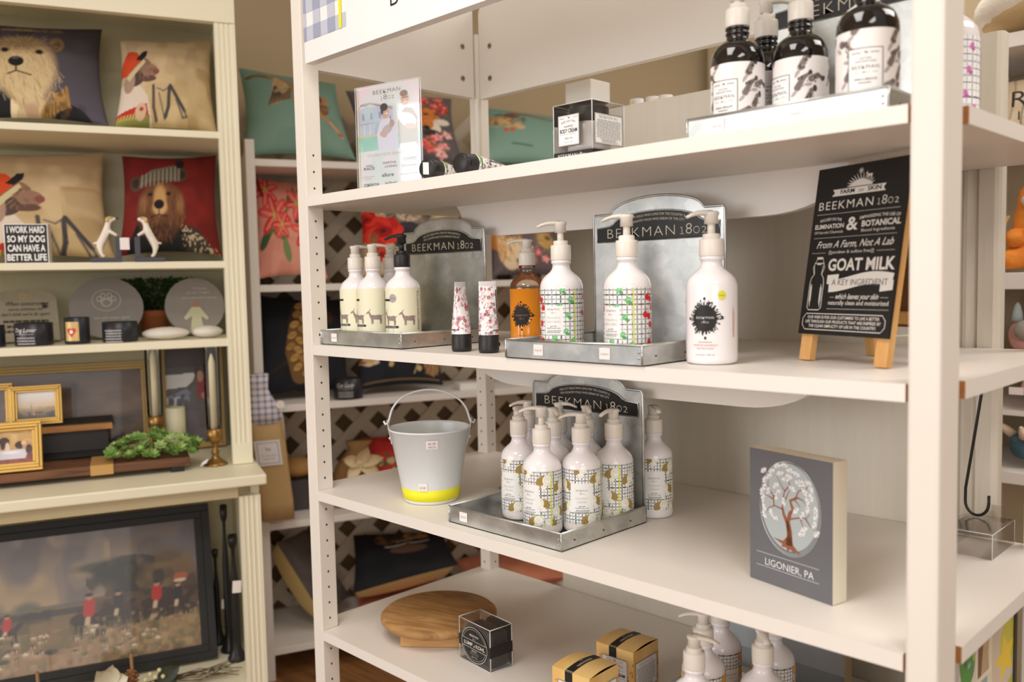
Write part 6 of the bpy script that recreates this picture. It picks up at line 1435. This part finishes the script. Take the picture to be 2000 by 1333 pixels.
for k in range(80):
    x = rr.uniform(-.105, .115); y = rr.uniform(-.055, .045); zz = .012+.062*rr.random()*math.cos(x/.125*PI/2)**.6*(1-abs(y)/.11); r = rr.uniform(.011, .018)
    nx = Vector((x*3, y*6-.35, .6+rr.uniform(-.2, .3))).normalized(); ax = nx.cross(Vector((0, 1, .3))).normalized(); ay = nx.cross(ax)
    for ring_, n_ in ((1.0, 7), (.62, 5)):
        for q in range(n_):
            a = 2*PI*q/n_+k; dr = ax*math.cos(a)+ay*math.sin(a); c0 = Vector((x, y, zz)); sd = nx.cross(dr)*r*.36*ring_
            lift = nx*r*(.55-.35*ring_)
            b.add([c0, c0+dr*r*.55*ring_+sd+lift, c0+dr*r*ring_+lift*1.5+nx*r*.15, c0+dr*r*.55*ring_-sd+lift], [(0, 1, 2, 3)], SUC2 if (k % 4 == 0 or ring_ < 1) and k % 3 else SUC, True)
b.build('succulent_leaves', t)
b = MB(); b.tube([(-.11, 0, .008), (-.04, -.01, .014), (.04, .01, .014), (.11, -.01, .008)], .004, mat('green_stem', (96, 110, 60), .7), 8); b.build('stem', t)
BRASS = mat('aged_brass', (156, 118, 66), .35, metal=.75, var=.15, vscale=40); WAX = mat('ivory_wax', (238, 228, 196), .45, sss=.2)
GLZ = glass('chimney_glass', (250, 250, 246), .03)
def candlestick(label, s, d, z, hs, hc, lab2, ht=.3155):
    t = wthing('candlestick', label, 'candlestick', s, d, z, 0, 'brass candlesticks')
    b = MB(); b.lathe([(0, 0), (.031, 0), (.031, .003), (.024, .008), (.012, .016), (.0075, .026), (.010, .031), (.010, .036), (.006, .042), (.007, hs-.045), (.013, hs-.036), (.020, hs-.030), (.021, hs-.001), (.0165, hs), (.016, hs-.012), (0, hs-.012)], BRASS, 32); b.build('brass_base', t)
    c = wthing('taper_candle', lab2, 'candle', s, d, z+hs-.0115, 0, 'ivory taper candles')
    b = MB(); b.lathe([(0, 0), (.0085, 0), (.0085, hc-.028), (.0075, hc-.020), (.0038, hc-.008), (.0012, hc), (0, hc)], WAX, 24); o = b.build('wax', c)
    g = MB(); g.lathe([(.0205, hs-.0008), (.0215, hs+.08), (.0215, ht)], GLZ, 32); g.f = g.f[:-2]; g.m = g.m[:-2]; g.sm = g.sm[:-2]; g.build('glass_chimney', t)
    return t
cs = candlestick('brass candlestick at the right end of the counter by the fluted post', -.082, .03, K_, .098, .212, 'ivory taper candle beside the fluted post')
b = MB(); b.rect(flat((-.042, -.03, .004), (.8, -.3, .5), (.3, .2, .6)), 0, 0, .020, .012, STICK, 0); b.build('price_tag', cs)
candlestick('brass candlestick rising behind the succulents', -.222, .130, K_, .130, .194, 'ivory taper candle rising behind the succulents')
b = MB(); b.lathe([(0, 0), (.026, 0), (.026, .138), (.024, .1385), (.022, .135), (0, .134)], mat('cream_wax', (226, 220, 186), .5), 32)
tag(b.build('pillar_candle', None, W(-.168, .215, K_+LIFT)), 'short cream pillar candle in front of the lady picture', 'candle')

# ------------------------------------------------------------------ lower bay of the cabinet
def A_hunt():
    c = Cv(200, 130, 1, 1, (120, 104, 84)); c.grad((104, 92, 92), (176, 152, 118), .48, 1); c.noise((84, 78, 84), 4, .6, .5, su=2); c.noise((190, 164, 124), 5, .5, .6, su=2, mask=(c.U < .6).astype(float)); c.noise((110, 104, 112), 6, .5, .6, su=2)
    c.grad((120, 100, 66), (136, 104, 74), 0, .46); c.noise((84, 78, 44), 9, .7, .5, su=2, mask=(c.V < .46).astype(float)); c.noise((160, 132, 96), 8, .6, .58, su=2, mask=(c.V < .3).astype(float)); c.poly([(.0, 0), (.08, .16), (.5, .14), (.62, .02), (.6, 0)], (164, 132, 100)); c.noise((130, 100, 74), 12, .5, su=2, mask=(c.V < .16).astype(float)); c.line([(.0, .04), (.14, .20)], .02, (96, 84, 60))
    c.ell(.06, .48, .09, .09, (110, 108, 96), soft=.6); c.ell(.22, .47, .08, .07, (104, 100, 84), soft=.6); c.rect(0, .40, .5, .445, (70, 60, 54)); c.noise((50, 44, 40), 14, .7, .5, su=2, mask=((c.V > .36) & (c.V < .45)).astype(float))
    c.ell(.62, .68, .14, .12, (58, 54, 40), soft=.5); c.ell(.70, .56, .12, .16, (60, 50, 38), soft=.5); c.ell(.52, .72, .12, .05, (70, 70, 50), soft=.6); c.ell(.86, .66, .14, .18, (96, 78, 50), soft=.5); c.ell(.93, .5, .12, .2, (84, 60, 42), soft=.5); c.noise((40, 36, 28), 14, .8, .5, su=1.5, mask=c.inell(.68, .62, .2, .16)); c.noise((130, 100, 62), 14, .6, .6, su=1.5, mask=c.inell(.86, .62, .16, .2)); c.poly([(.5, .28), (.55, .46), (.75, .5), (1, .48), (1, .3), (.75, .24)], (62, 48, 38)); c.noise((96, 70, 50), 18, .7, .55, su=2, mask=((c.V > .24) & (c.V < .5) & (c.U > .5)).astype(float))
    def rider(x, y, s_, red=True):
        c.ell(x-.01*s_, y-.055*s_, .065*s_, .045*s_, (56, 34, 26)); c.line([(x+.04*s_, y-.05*s_), (x+.075*s_, y+.01*s_)], .035*s_, (60, 36, 28))
        for q in (-.05, -.03, .025, .045): c.line([(x+q*s_, y-.07*s_), (x+q*1.15*s_, y-.17*s_)], .014*s_, (46, 30, 24))
        c.line([(x, y-.02*s_), (x+.005, y+.055*s_)], .045*s_, (186, 36, 28) if red else (40, 36, 36)); c.line([(x-.005, y-.05*s_), (x-.01, y-.09*s_)], .02*s_, (196, 176, 140)); c.ell(x+.004, y+.085*s_, .014*s_, .018*s_, (190, 140, 110)); c.ell(x+.004, y+.102*s_, .017*s_, .012*s_, (30, 28, 28))
    rider(.49, .40, 1.15); rider(.135, .37, .8); rider(.80, .44, 1.0); rider(.62, .42, .9, False); rider(.90, .42, .9, False); c.ell(.92, .56, .035, .03, (176, 90, 60)); c.ell(.915, .53, .03, .015, (216, 196, 170))
    rr = random.Random(5)
    for k in range(70):
        x, y = rr.random()*.8, rr.uniform(.08, .30); c.ell(x, y, .014, .009, rr.choice([(216, 200, 176), (150, 100, 66), (50, 42, 36), (196, 170, 136)])); c.ell(x+.012, y+.008, .006, .006, (120, 84, 60))
        for q in (-.006, .008): c.line([(x+q, y), (x+q, y-.022)], .004, (190, 170, 140))
    c.ell(.32, .14, .03, .02, (36, 32, 32)); c.ell(.12, .12, .025, .018, (44, 38, 36)); c.noise((96, 92, 60), 22, .5, .6, su=2, mask=(c.V < .3).astype(float)); c.noise((190, 160, 110), 30, .35, .66, su=2, mask=((c.V < .34) & (c.U > .5)).astype(float)); return c
picture('framed_painting', 'large dark-framed fox hunt painting leaning in the lower cabinet bay', -.720, .13, L_, .628, .428, .040, DKF, A_hunt(), 15, .022, 0, None, 2)
def ironstick(label, s, d, h_, cup, k=1.0, rb=.026):
    t = wthing('iron_candlestick', label, 'candlestick', s, d, L_, 0, 'black iron candlesticks'); b = MB()
    b.lathe([(0, 0), (rb, 0), (rb, .006), (rb*.85, .014), (rb*.55, .030), (.0125*k, .06), (.0115*k, h_*.62), (.0085*k, h_*.70), (.0055*k, h_-cup-.03), (.0055*k, h_-cup), (.011*k, h_-cup+.012), (.0125*k, h_-cup+.02), (.0125*k, h_), (.010*k, h_), (.0095*k, h_-.02), (0, h_-.02)], BLKM, 28); b.build('iron_stem', t); return t
i1 = ironstick('taller black iron candlestick at the back right of the lower bay', -.056, .165, .425, .05, .8, .024)
i2 = ironstick('black iron candlestick with a white tag by the lower fluted post', -.042, .095, .355, .04, 1.0, .026)
b = MB(); b.rect(flat((-.008, -.0145, .195), (1, .1, -.1), (.08, 0, 1)), 0, 0, .024, .034, STICK, 0); b.build('price_tag', i2)
i3 = ironstick('shorter black iron candlestick half hidden by the painting frame', -.078, .235, .28, .03, .7, .022)
b = MB(); b.rect(flat((.010, -.012, .105), (1, .1, -.1), (.08, 0, 1)), 0, 0, .016, .028, STICK, 0); b.build('price_tag', i3)
t = wthing('floral_branch', 'artificial magnolia branch with berries and pine cone in front of the hunt painting', 'flower arrangement', -.31, -.03, L_)
MAG = mat('magnolia_petal', (222, 214, 190), .6, var=.06, vscale=40); DGL = mat('dark_magnolia_leaf', (48, 56, 36), .5, var=.2, vscale=30); BER = mat('cream_berry', (222, 212, 158), .4, var=.06); TWG = mat('brown_twig', (96, 82, 62), .8, var=.2); CON = mat('pine_cone', (150, 104, 62), .7, var=.3, vscale=60)
def petal(b, p, d, up, L, w_, m, cup=.3):
    d = d.normalized(); sd = d.cross(up).normalized(); nn = sd.cross(d); vs = []; fs = []
    for i in range(7):
        q = i/6; ww = w_*math.sin(PI*min(1, q*.86+.14))**.8
        for j in range(5):
            a = (j-2)/2; vs.append(p+d*L*q+sd*ww*a+nn*(cup*w_*(a*a)+cup*L*.5*q*q))
    for i in range(6):
        for j in range(4): fs.append((i*5+j, i*5+j+1, i*5+j+6, i*5+j+5))
    b.add(vs, fs, m, True)
c0 = Vector((-.055, -.01, .055))
for k, (dx, dz, L) in enumerate(((-.5, .9, .06), (.2, 1, .065), (.9, .35, .055), (-1, .1, .05), (.6, -.4, .05), (-.5, -.5, .05))):
    b = MB(); petal(b, c0, Vector((dx, -.3, dz)), Vector((0, -1, .2)), L, .022, MAG); b.build('magnolia_petal', t)
b = MB()
for k in range(40):
    q = k/40; a = k*2.4; r = .016*math.sin(PI*(q*.85+.1)); b.ball((-.005+r*math.cos(a), -.005+r*math.sin(a), .035+.045*q), (.005, .005, .003), CON, 8, 5)
b.ball((-.005, -.005, .058), (.011, .011, .022), CON, 10, 8); b.build('pine_cone', t)
for x, y, z in ((.028, -.02, .052), (.040, -.015, .062), (.052, -.02, .054), (.030, -.02, .038), (.045, -.025, .040), (.062, -.01, .066), (.035, -.03, .026), (.070, -.015, .05), (-.10, -.02, .035)):
    b = MB(); b.ball((x, y, z), .0055, BER, 12, 8); b.build('berry', t)
for dx, dz, x, z, L in ((.9, .5, .06, .04, .06), (.8, -.1, .05, .028, .06), (-.6, .6, -.09, .03, .05)):
    b = MB(); petal(b, Vector((x, -.01, z)), Vector((dx, -.1, dz)), Vector((0, -1, .4)), L, .020, DGL, .15); b.build('leaf', t)
b = MB(); rr = random.Random(3)
for k in range(16): b.tube([(-.1+.02*rr.random(), .0, .02), (.08, -.01+.02*rr.random(), .02+.02*rr.random()), (.16, .02*rr.random(), .012+.03*rr.random()), (.22+.05*rr.random(), .05*rr.random(), .006+.04*rr.random())], .0011, TWG, 5)
for x, z in ((.0, .12), (-.21, .115)): b.tube([(x, -.005, .0), (x-.002, -.005, z)], .004, mat('tan_peg', (150, 116, 80), .7), 8)
b.build('twigs', t)
b = MB()
for k in range(22): b.ball((-.16+.05*rr.random(), -.01-.02*rr.random(), .01+.045*rr.random()), (.012, .006, .009), mat('dried_purple_flower', (92, 74, 76), .8, var=.3, vscale=80), 8, 5)
b.build('dried_flower', t)
# ------------------------------------------------------------------ small things on the rack
BUR = mat('burlap', (192, 160, 112), .9, bump=.6, bscale=420, var=.08, vscale=90)
def rthing(name, label, cat, s, d, z, rot=0.0, group=None): return thing(name, label, cat, W(s, d, z), RZW+rot, group)
t = rthing('wine_bag', 'tall burlap bag with gingham top hanging at the rack end', 'bag', .1195, .339, .531)
t.scale = (.98, .98, .955)
b = MB(); b.tube([(.0, .037, .40), (-.03, .034, .45), (-.045, .0, .475)], .0015, STEEL, 6); b.build('hanging_hook', t)
def loft(b, secs, m, n=28, k=.38, cap=True):
    """secs: (x, z, halfwidth, halfdepth); rounded-square sections"""
    vs = []; fs = []
    for x, z, a, e, y in secs:
        for q in range(n):
            th = 2*PI*q/n; c_, s_ = math.cos(th), math.sin(th); vs.append((x+a*abs(c_)**k*(1 if c_ > 0 else -1), y+e*abs(s_)**k*(1 if s_ > 0 else -1), z))
    for i in range(len(secs)-1):
        for q in range(n): q2 = (q+1) % n; fs.append((i*n+q, i*n+q2, (i+1)*n+q2, (i+1)*n+q))
    if cap: fs += [tuple(range(n-1, -1, -1)), tuple((len(secs)-1)*n+q for q in range(n))]
    b.add(vs, fs, m, True)
b = MB(); loft(b, [(.0, 0, .050, .035, 0), (-.004, .06, .052, .037, 0), (-.014, .16, .052, .037, -.004), (-.022, .26, .052, .036, -.008), (-.028, .325, .050, .034, -.010)], BUR); b.build('burlap_body', t)
gm = mat('blue_gingham_cloth', (226, 222, 226), .85, bump=.3, bscale=500)
nt = gm.node_tree; bs = nt.nodes['Principled BSDF']; mp_ = nt.nodes['Mapping']; sx_ = nt.nodes.new('ShaderNodeSeparateXYZ'); nt.links.new(mp_.outputs[0], sx_.inputs[0])
prev = None
for ax_ in ('X', 'Z'):
    m1 = nt.nodes.new('ShaderNodeMath'); m1.operation = 'PINGPONG'; m1.inputs[1].default_value = .010; nt.links.new(sx_.outputs[ax_], m1.inputs[0])
    m2 = nt.nodes.new('ShaderNodeMath'); m2.operation = 'GREATER_THAN'; m2.inputs[1].default_value = .0062; nt.links.new(m1.outputs[0], m2.inputs[0])
    if prev is None: prev = m2
    else:
        m3 = nt.nodes.new('ShaderNodeMath'); m3.operation = 'ADD'; nt.links.new(prev.outputs[0], m3.inputs[0]); nt.links.new(m2.outputs[0], m3.inputs[1]); prev = m3
mh = nt.nodes.new('ShaderNodeMath'); mh.operation = 'MULTIPLY'; mh.inputs[1].default_value = .5; nt.links.new(prev.outputs[0], mh.inputs[0])
rp = nt.nodes.new('ShaderNodeValToRGB'); rp.color_ramp.elements[0].color = (*C(230, 226, 228), 1); rp.color_ramp.elements[1].color = (*C(134, 132, 172), 1); nt.links.new(mh.outputs[0], rp.inputs[0]); nt.links.new(rp.outputs[0], bs.inputs['Base Color'])
b = MB(); loft(b, [(-.0275, .318, .052, .036, -.010), (-.031, .36, .050, .034, -.012), (-.037, .395, .036, .026, -.014), (-.042, .425, .026, .020, -.016), (-.043, .445, .027, .020, -.016), (-.044, .476, .030, .022, -.018)], gm, 28, .6); b.build('gingham_top', t)
b = MB(); F = flat((-.062, -.046, .185), (1, 0, 0), (-.10, -.01, 1)); b.rect(F, 0, 0, .078, .082, mat('white_cloth_label', (228, 222, 222), .8), .0005); b.frame(F, .007, .007, .071, .075, .0018, mat('blue_print', (130, 130, 176), .7), .001)
goat(b, F, .040, .050, .016, INKL, .0012); b.text(F, 'ST GRANDIN', .039, .030, .0055, INKL, width=.045, h=.0012); b.text(F, 'WINE BAG', .039, .019, .0055, INKL, width=.036, h=.0012); b.build('cloth_label', t)
b = MB(); b.disc(flat((.014, -.050, .378), (1, 0, 0), (0, 0, 1)), 0, 0, .013, .013, STICK, 0, 20); b.tube([(.014, -.049, .372), (.021, -.047, .33), (.026, -.045, .27)], .004, mat('white_ribbon', (226, 218, 212), .7), 6, .4); b.build('ribbon_tag', t)
t = rthing('gift_box', 'dark grey box behind the burlap wine bag', 'box', .222, .50, .506); b = MB(); b.bx((-.075, 0, 0), (.055, .12, .100), mat('charcoal_card', (74, 68, 68), .7, var=.05)); b.build('box_body', t, bevel=.002)
t = rthing('cushion', 'gold tan cushion on top of the dark grey box', 'cushion', .225, .545, .6065); b = MB(); b.ball((0, .01, .034), (.062, .05, .034), mat('gold_tan_cloth', (186, 140, 80), .8, bump=.3, bscale=300, var=.1), 24, 12); b.build('cushion_body', t)
t = rthing('burlap_package', 'brown burlap bundle tied with a pale bow on the rack', 'gift bag', .408, .50, .506)
b = MB(); loft(b, [(0, 0, .075, .05, 0), (0, .06, .085, .058, 0), (.004, .13, .07, .05, 0), (.01, .19, .03, .025, 0), (.015, .215, .045, .03, 0)], mat('brown_burlap', (150, 112, 70), .9, bump=.6, bscale=300, var=.15), 24, .7); b.build('bundle', t)
b = MB(); PB = mat('pale_bow_cloth', (226, 206, 166), .8, var=.08)
for dx, dz in ((-.06, .02), (.065, .012), (-.045, -.045), (.05, -.04), (.02, .05)): petal(b, Vector((0, -.055, .150)), Vector((dx, -.02, dz)), Vector((0, -1, .2)), math.hypot(dx, dz)+.02, .020, PB, .5)
b.ball((0, -.058, .150), (.013, .010, .012), PB, 12, 8); b.build('bow', t)
cr = Cv(60, 40, 1, 1, (186, 44, 36)); cr.noise((206, 64, 50), 6, .6); rr = random.Random(31)
for k in range(16): cr.ell(rr.random(), rr.random()*.55, .07, .06, (206, 186, 140), k*30); cr.ell(rr.random(), rr.random()*.55, .06, .05, (96, 100, 60), k*40); cr.ell(rr.random(), rr.random()*.5, .06, .05, (196, 60, 50))
pillow('red floral quilted pillow on the rack behind the bucket', [(.472, .66, .705), (.64, .66, .705), (.65, .58, .530), (.475, .58, .530)], cr, .045, (170, 50, 44), RP, name='throw_pillow')
b = MB(); b.bx((-.035, 0, 0), (.035, .06, .022), mat('plain_white_card', (238, 236, 230), .5)); tag(b.build('white_card_box', None, W(.80, .42, .878+LIFT), (0, 0, math.radians(RZW))), 'flat white card box on the rack beyond the bucket', 'box')

# ------------------------------------------------------------------ shelving at the far right
fs_ = thing('toy_shelving', 'white shelving at the far right holding plush toys', 'shelf', (1.2, 1.4, 0))
for nm, a, c_ in (('side_panel', (-.475, 0, 0), (-.45, .36, 1.812)), ('side_panel', (.55, 0, 0), (.575, .36, 1.812)), ('shelf', (-.449, 0, 1.206), (.549, .349, 1.246)), ('shelf', (-.449, 0, .732), (.549, .349, .762)), ('shelf', (-.449, 0, 1.555), (.549, .349, 1.585)), ('shelf', (-.449, 0, .06), (.549, .349, .09)), ('top_board', (-.475, -.005, 1.778), (.575, .36, 1.812))):
    b = MB(); b.bx(a, c_, RACKW); b.build(nm, fs_, bevel=.0015)
b = MB(); b.bx((-.47, .35, .0), (.57, .358, 1.777), mat('taupe_back', (176, 158, 130), .8, var=.04)); b.build('back_panel', fs_)
b = MB(); b.bx((-.449, .03, .896), (.549, .349, .908), RACKW); b.build('thin_shelf', fs_)
FZ = lambda nm, c_: mat(nm, c_, .95, bump=1.0, bscale=90, var=.22, vscale=70)
ORG = FZ('orange_plush', (224, 136, 52)); PNK = FZ('pink_plush', (230, 176, 172)); BLU = FZ('teal_blue_plush', (66, 92, 104)); GRP = FZ('grey_plush', (164, 158, 150)); IVP = FZ('ivory_plush', (226, 204, 180))
t = thing('plush_fox', 'fluffy orange plush fox with a grey round tag', 'plush toy', (.885, 1.50, 1.246))
skin('plush_body', [(.0, 0, .055, .062), (.0, 0, .105, .050), (.0, -.01, .150, .038), (.005, -.02, .175, .045), (.005, -.03, .190, .036), (-.04, -.05, .095, .024), (-.02, -.085, .070, .022), (.05, -.05, .095, .024), (.065, -.085, .062, .022), (-.045, -.06, .030, .030), (-.05, -.10, .026, .026), (.045, -.06, .030, .030), (.06, -.10, .026, .026), (-.032, -.01, .215, .014), (.040, -.01, .218, .014)], [(0, 1), (1, 2), (2, 3), (3, 4), (1, 5), (5, 6), (1, 7), (7, 8), (0, 9), (9, 10), (0, 11), (11, 12), (3, 13), (3, 14)], t, ORG)
b = MB(); b.ball((.012, -.062, .172), (.030, .022, .020), mat('white_plush', (224, 216, 206), .95, bump=.8, bscale=90), 16, 10); b.build('muzzle', t)
b = MB(); b.ball((.075, -.12, .026), (.016, .008, .018), GRP, 12, 8); b.build('paw_pad', t)
b = MB(); F = flat((-.070, -.075, .128), (1, .1, 0), (0, .1, 1)); b.poly(F, [(-.012, -.05), (.005, -.055), (.032, .01), (.0, .005)], mat('gold_card_tag', (196, 160, 96), .5), 0); b.disc(F, 0, 0, .022, .026, mat('grey_card_tag', (110, 110, 114), .5), .001, 24); b.rect(F, -.012, -.002, .012, .003, INKL, .0015); b.build('tag', t)
t = thing('plush_triceratops', 'pink plush triceratops with grey face patch and pale blue horn', 'plush toy', (.905, 1.50, .908))
skin('plush_body', [(.08, .02, .14, .075), (.02, 0, .165, .060), (-.03, -.03, .185, .052), (-.065, -.05, .180, .038), (.0, -.04, .09, .030), (-.01, -.05, .028, .032), (.12, -.04, .09, .032), (.12, -.05, .028, .032), (.03, -.08, .145, .024)], [(0, 1), (1, 2), (2, 3), (0, 4), (4, 5), (0, 6), (6, 7), (1, 8)], t, PNK)
b = MB(); b.ball((-.015, -.082, .198), (.030, .014, .026), GRP, 16, 10); b.build('grey_patch', t)
b = MB(); b.lathe([(.013, 0), (.011, .02), (.007, .038), (.002, .046), (0, .047)], mat('pale_blue_plush', (190, 208, 212), .9), 16, c=(-.050, -.03, .218)); b.build('horn', t)
b = MB(); b.ball((-.094, -.062, .195), (.010, .008, .012), GRP, 10, 8); b.build('nostril', t)
b = MB(); b.bx((-.054, -.075, .040), (-.022, -.073, .058), STICK); b.build('cloth_tag', t)
t = thing('plush_triceratops', 'dark blue plush triceratops with cream horns on the lower shelf', 'plush toy', (.905, 1.50, .770))
t.scale = (1, 1, .84)
skin('plush_body', [(.08, .03, .060, .055), (.03, .01, .068, .056), (-.02, -.03, .058, .048), (-.055, -.07, .040, .036), (.03, -.03, .022, .022), (.11, -.02, .022, .022), (-.015, -.005, .092, .034)], [(0, 1), (1, 2), (2, 3), (1, 4), (0, 5), (2, 6)], t, BLU)
for p0, p1 in (((-.055, -.035, .088), (-.082, -.055, .122)), ((-.018, -.070, .088), (-.022, -.088, .118)), ((-.072, -.098, .052), (-.084, -.122, .060))):
    b = MB(); b.tube([p0, tuple(Vector(p0).lerp(Vector(p1), .5)), p1], [.0125, .0105, .005], IVP, 12); b.ball(p1, .0052, IVP, 10, 8); b.build('horn', t)
for k in range(4):
    b = MB(); b.lathe([(.010, 0), (.004, .012), (0, .018)], IVP, 10, c=(.0+.025*k, .01+.006*k, .118-.004*k)); b.build('back_spike', t)
cbg = Cv(40, 40, 1, 1, (186, 164, 128)); cbg.noise((170, 148, 112), 8, .5); cbg.line([(.2, .3), (.3, .6), (.6, .75), (.9, .72)], .16, (66, 60, 58)); cbg.line([(.5, .4), (.52, .62)], .08, (186, 164, 128))
pillow('beige cushion with a dark arc behind the pink triceratops', [(.83, 1.70, 1.19), (1.00, 1.70, 1.19), (1.00, 1.655, .93), (.83, 1.655, .93)], cbg, .02, (170, 150, 116), 'cushions on the toy shelving', frame='X', name='cushion')
cst = Cv(90, 60, 1, 1, (226, 206, 176)); cst.noise((216, 194, 162), 6, .4)
for k in range(12): cst.line([(.03+.085*k, 0), (.03+.085*k, 1)], .008, (96, 84, 70))
gp = pillow('cream striped cushion printed with big black letters at the far right', [(.80, 1.50, 1.715), (1.12, 1.50, 1.715), (1.12, 1.44, 1.590), (.80, 1.44, 1.590)], cst, .045, (216, 196, 166), 'cushions on the toy shelving', frame='X', name='cushion')
b = MB(); F = flat((-.128, -.085, .035), (1, 0, 0), (0, .15, 1)); b.text(F, 'GR', -.026, .010, .040, INK, width=.085, al='l'); b.text(F, '18', .040, -.022, .022, INK, width=.028, al='l'); b.build('lettering', gp)
b = MB(); n = 18
t = thing('fleece_cushion', 'fluffy white and tan cushion lying on top of the far right shelving', 'cushion', (.955, 1.48, 1.824))
b.ball((0, 0, .095), (.215, .14, .085), mat('white_fleece', (246, 236, 222), .95, bump=1.0, bscale=110, var=.05), 32, 16, Matrix.Rotation(math.radians(-14), 3, 'Y'), .02); b.build('fleece_top', t)
b = MB(); b.ball((.01, .0, .062), (.205, .13, .055), mat('tan_linen', (206, 178, 132), .9, bump=.4, bscale=200), 28, 14, Matrix.Rotation(math.radians(-12), 3, 'Y')); b.build('linen_base', t)
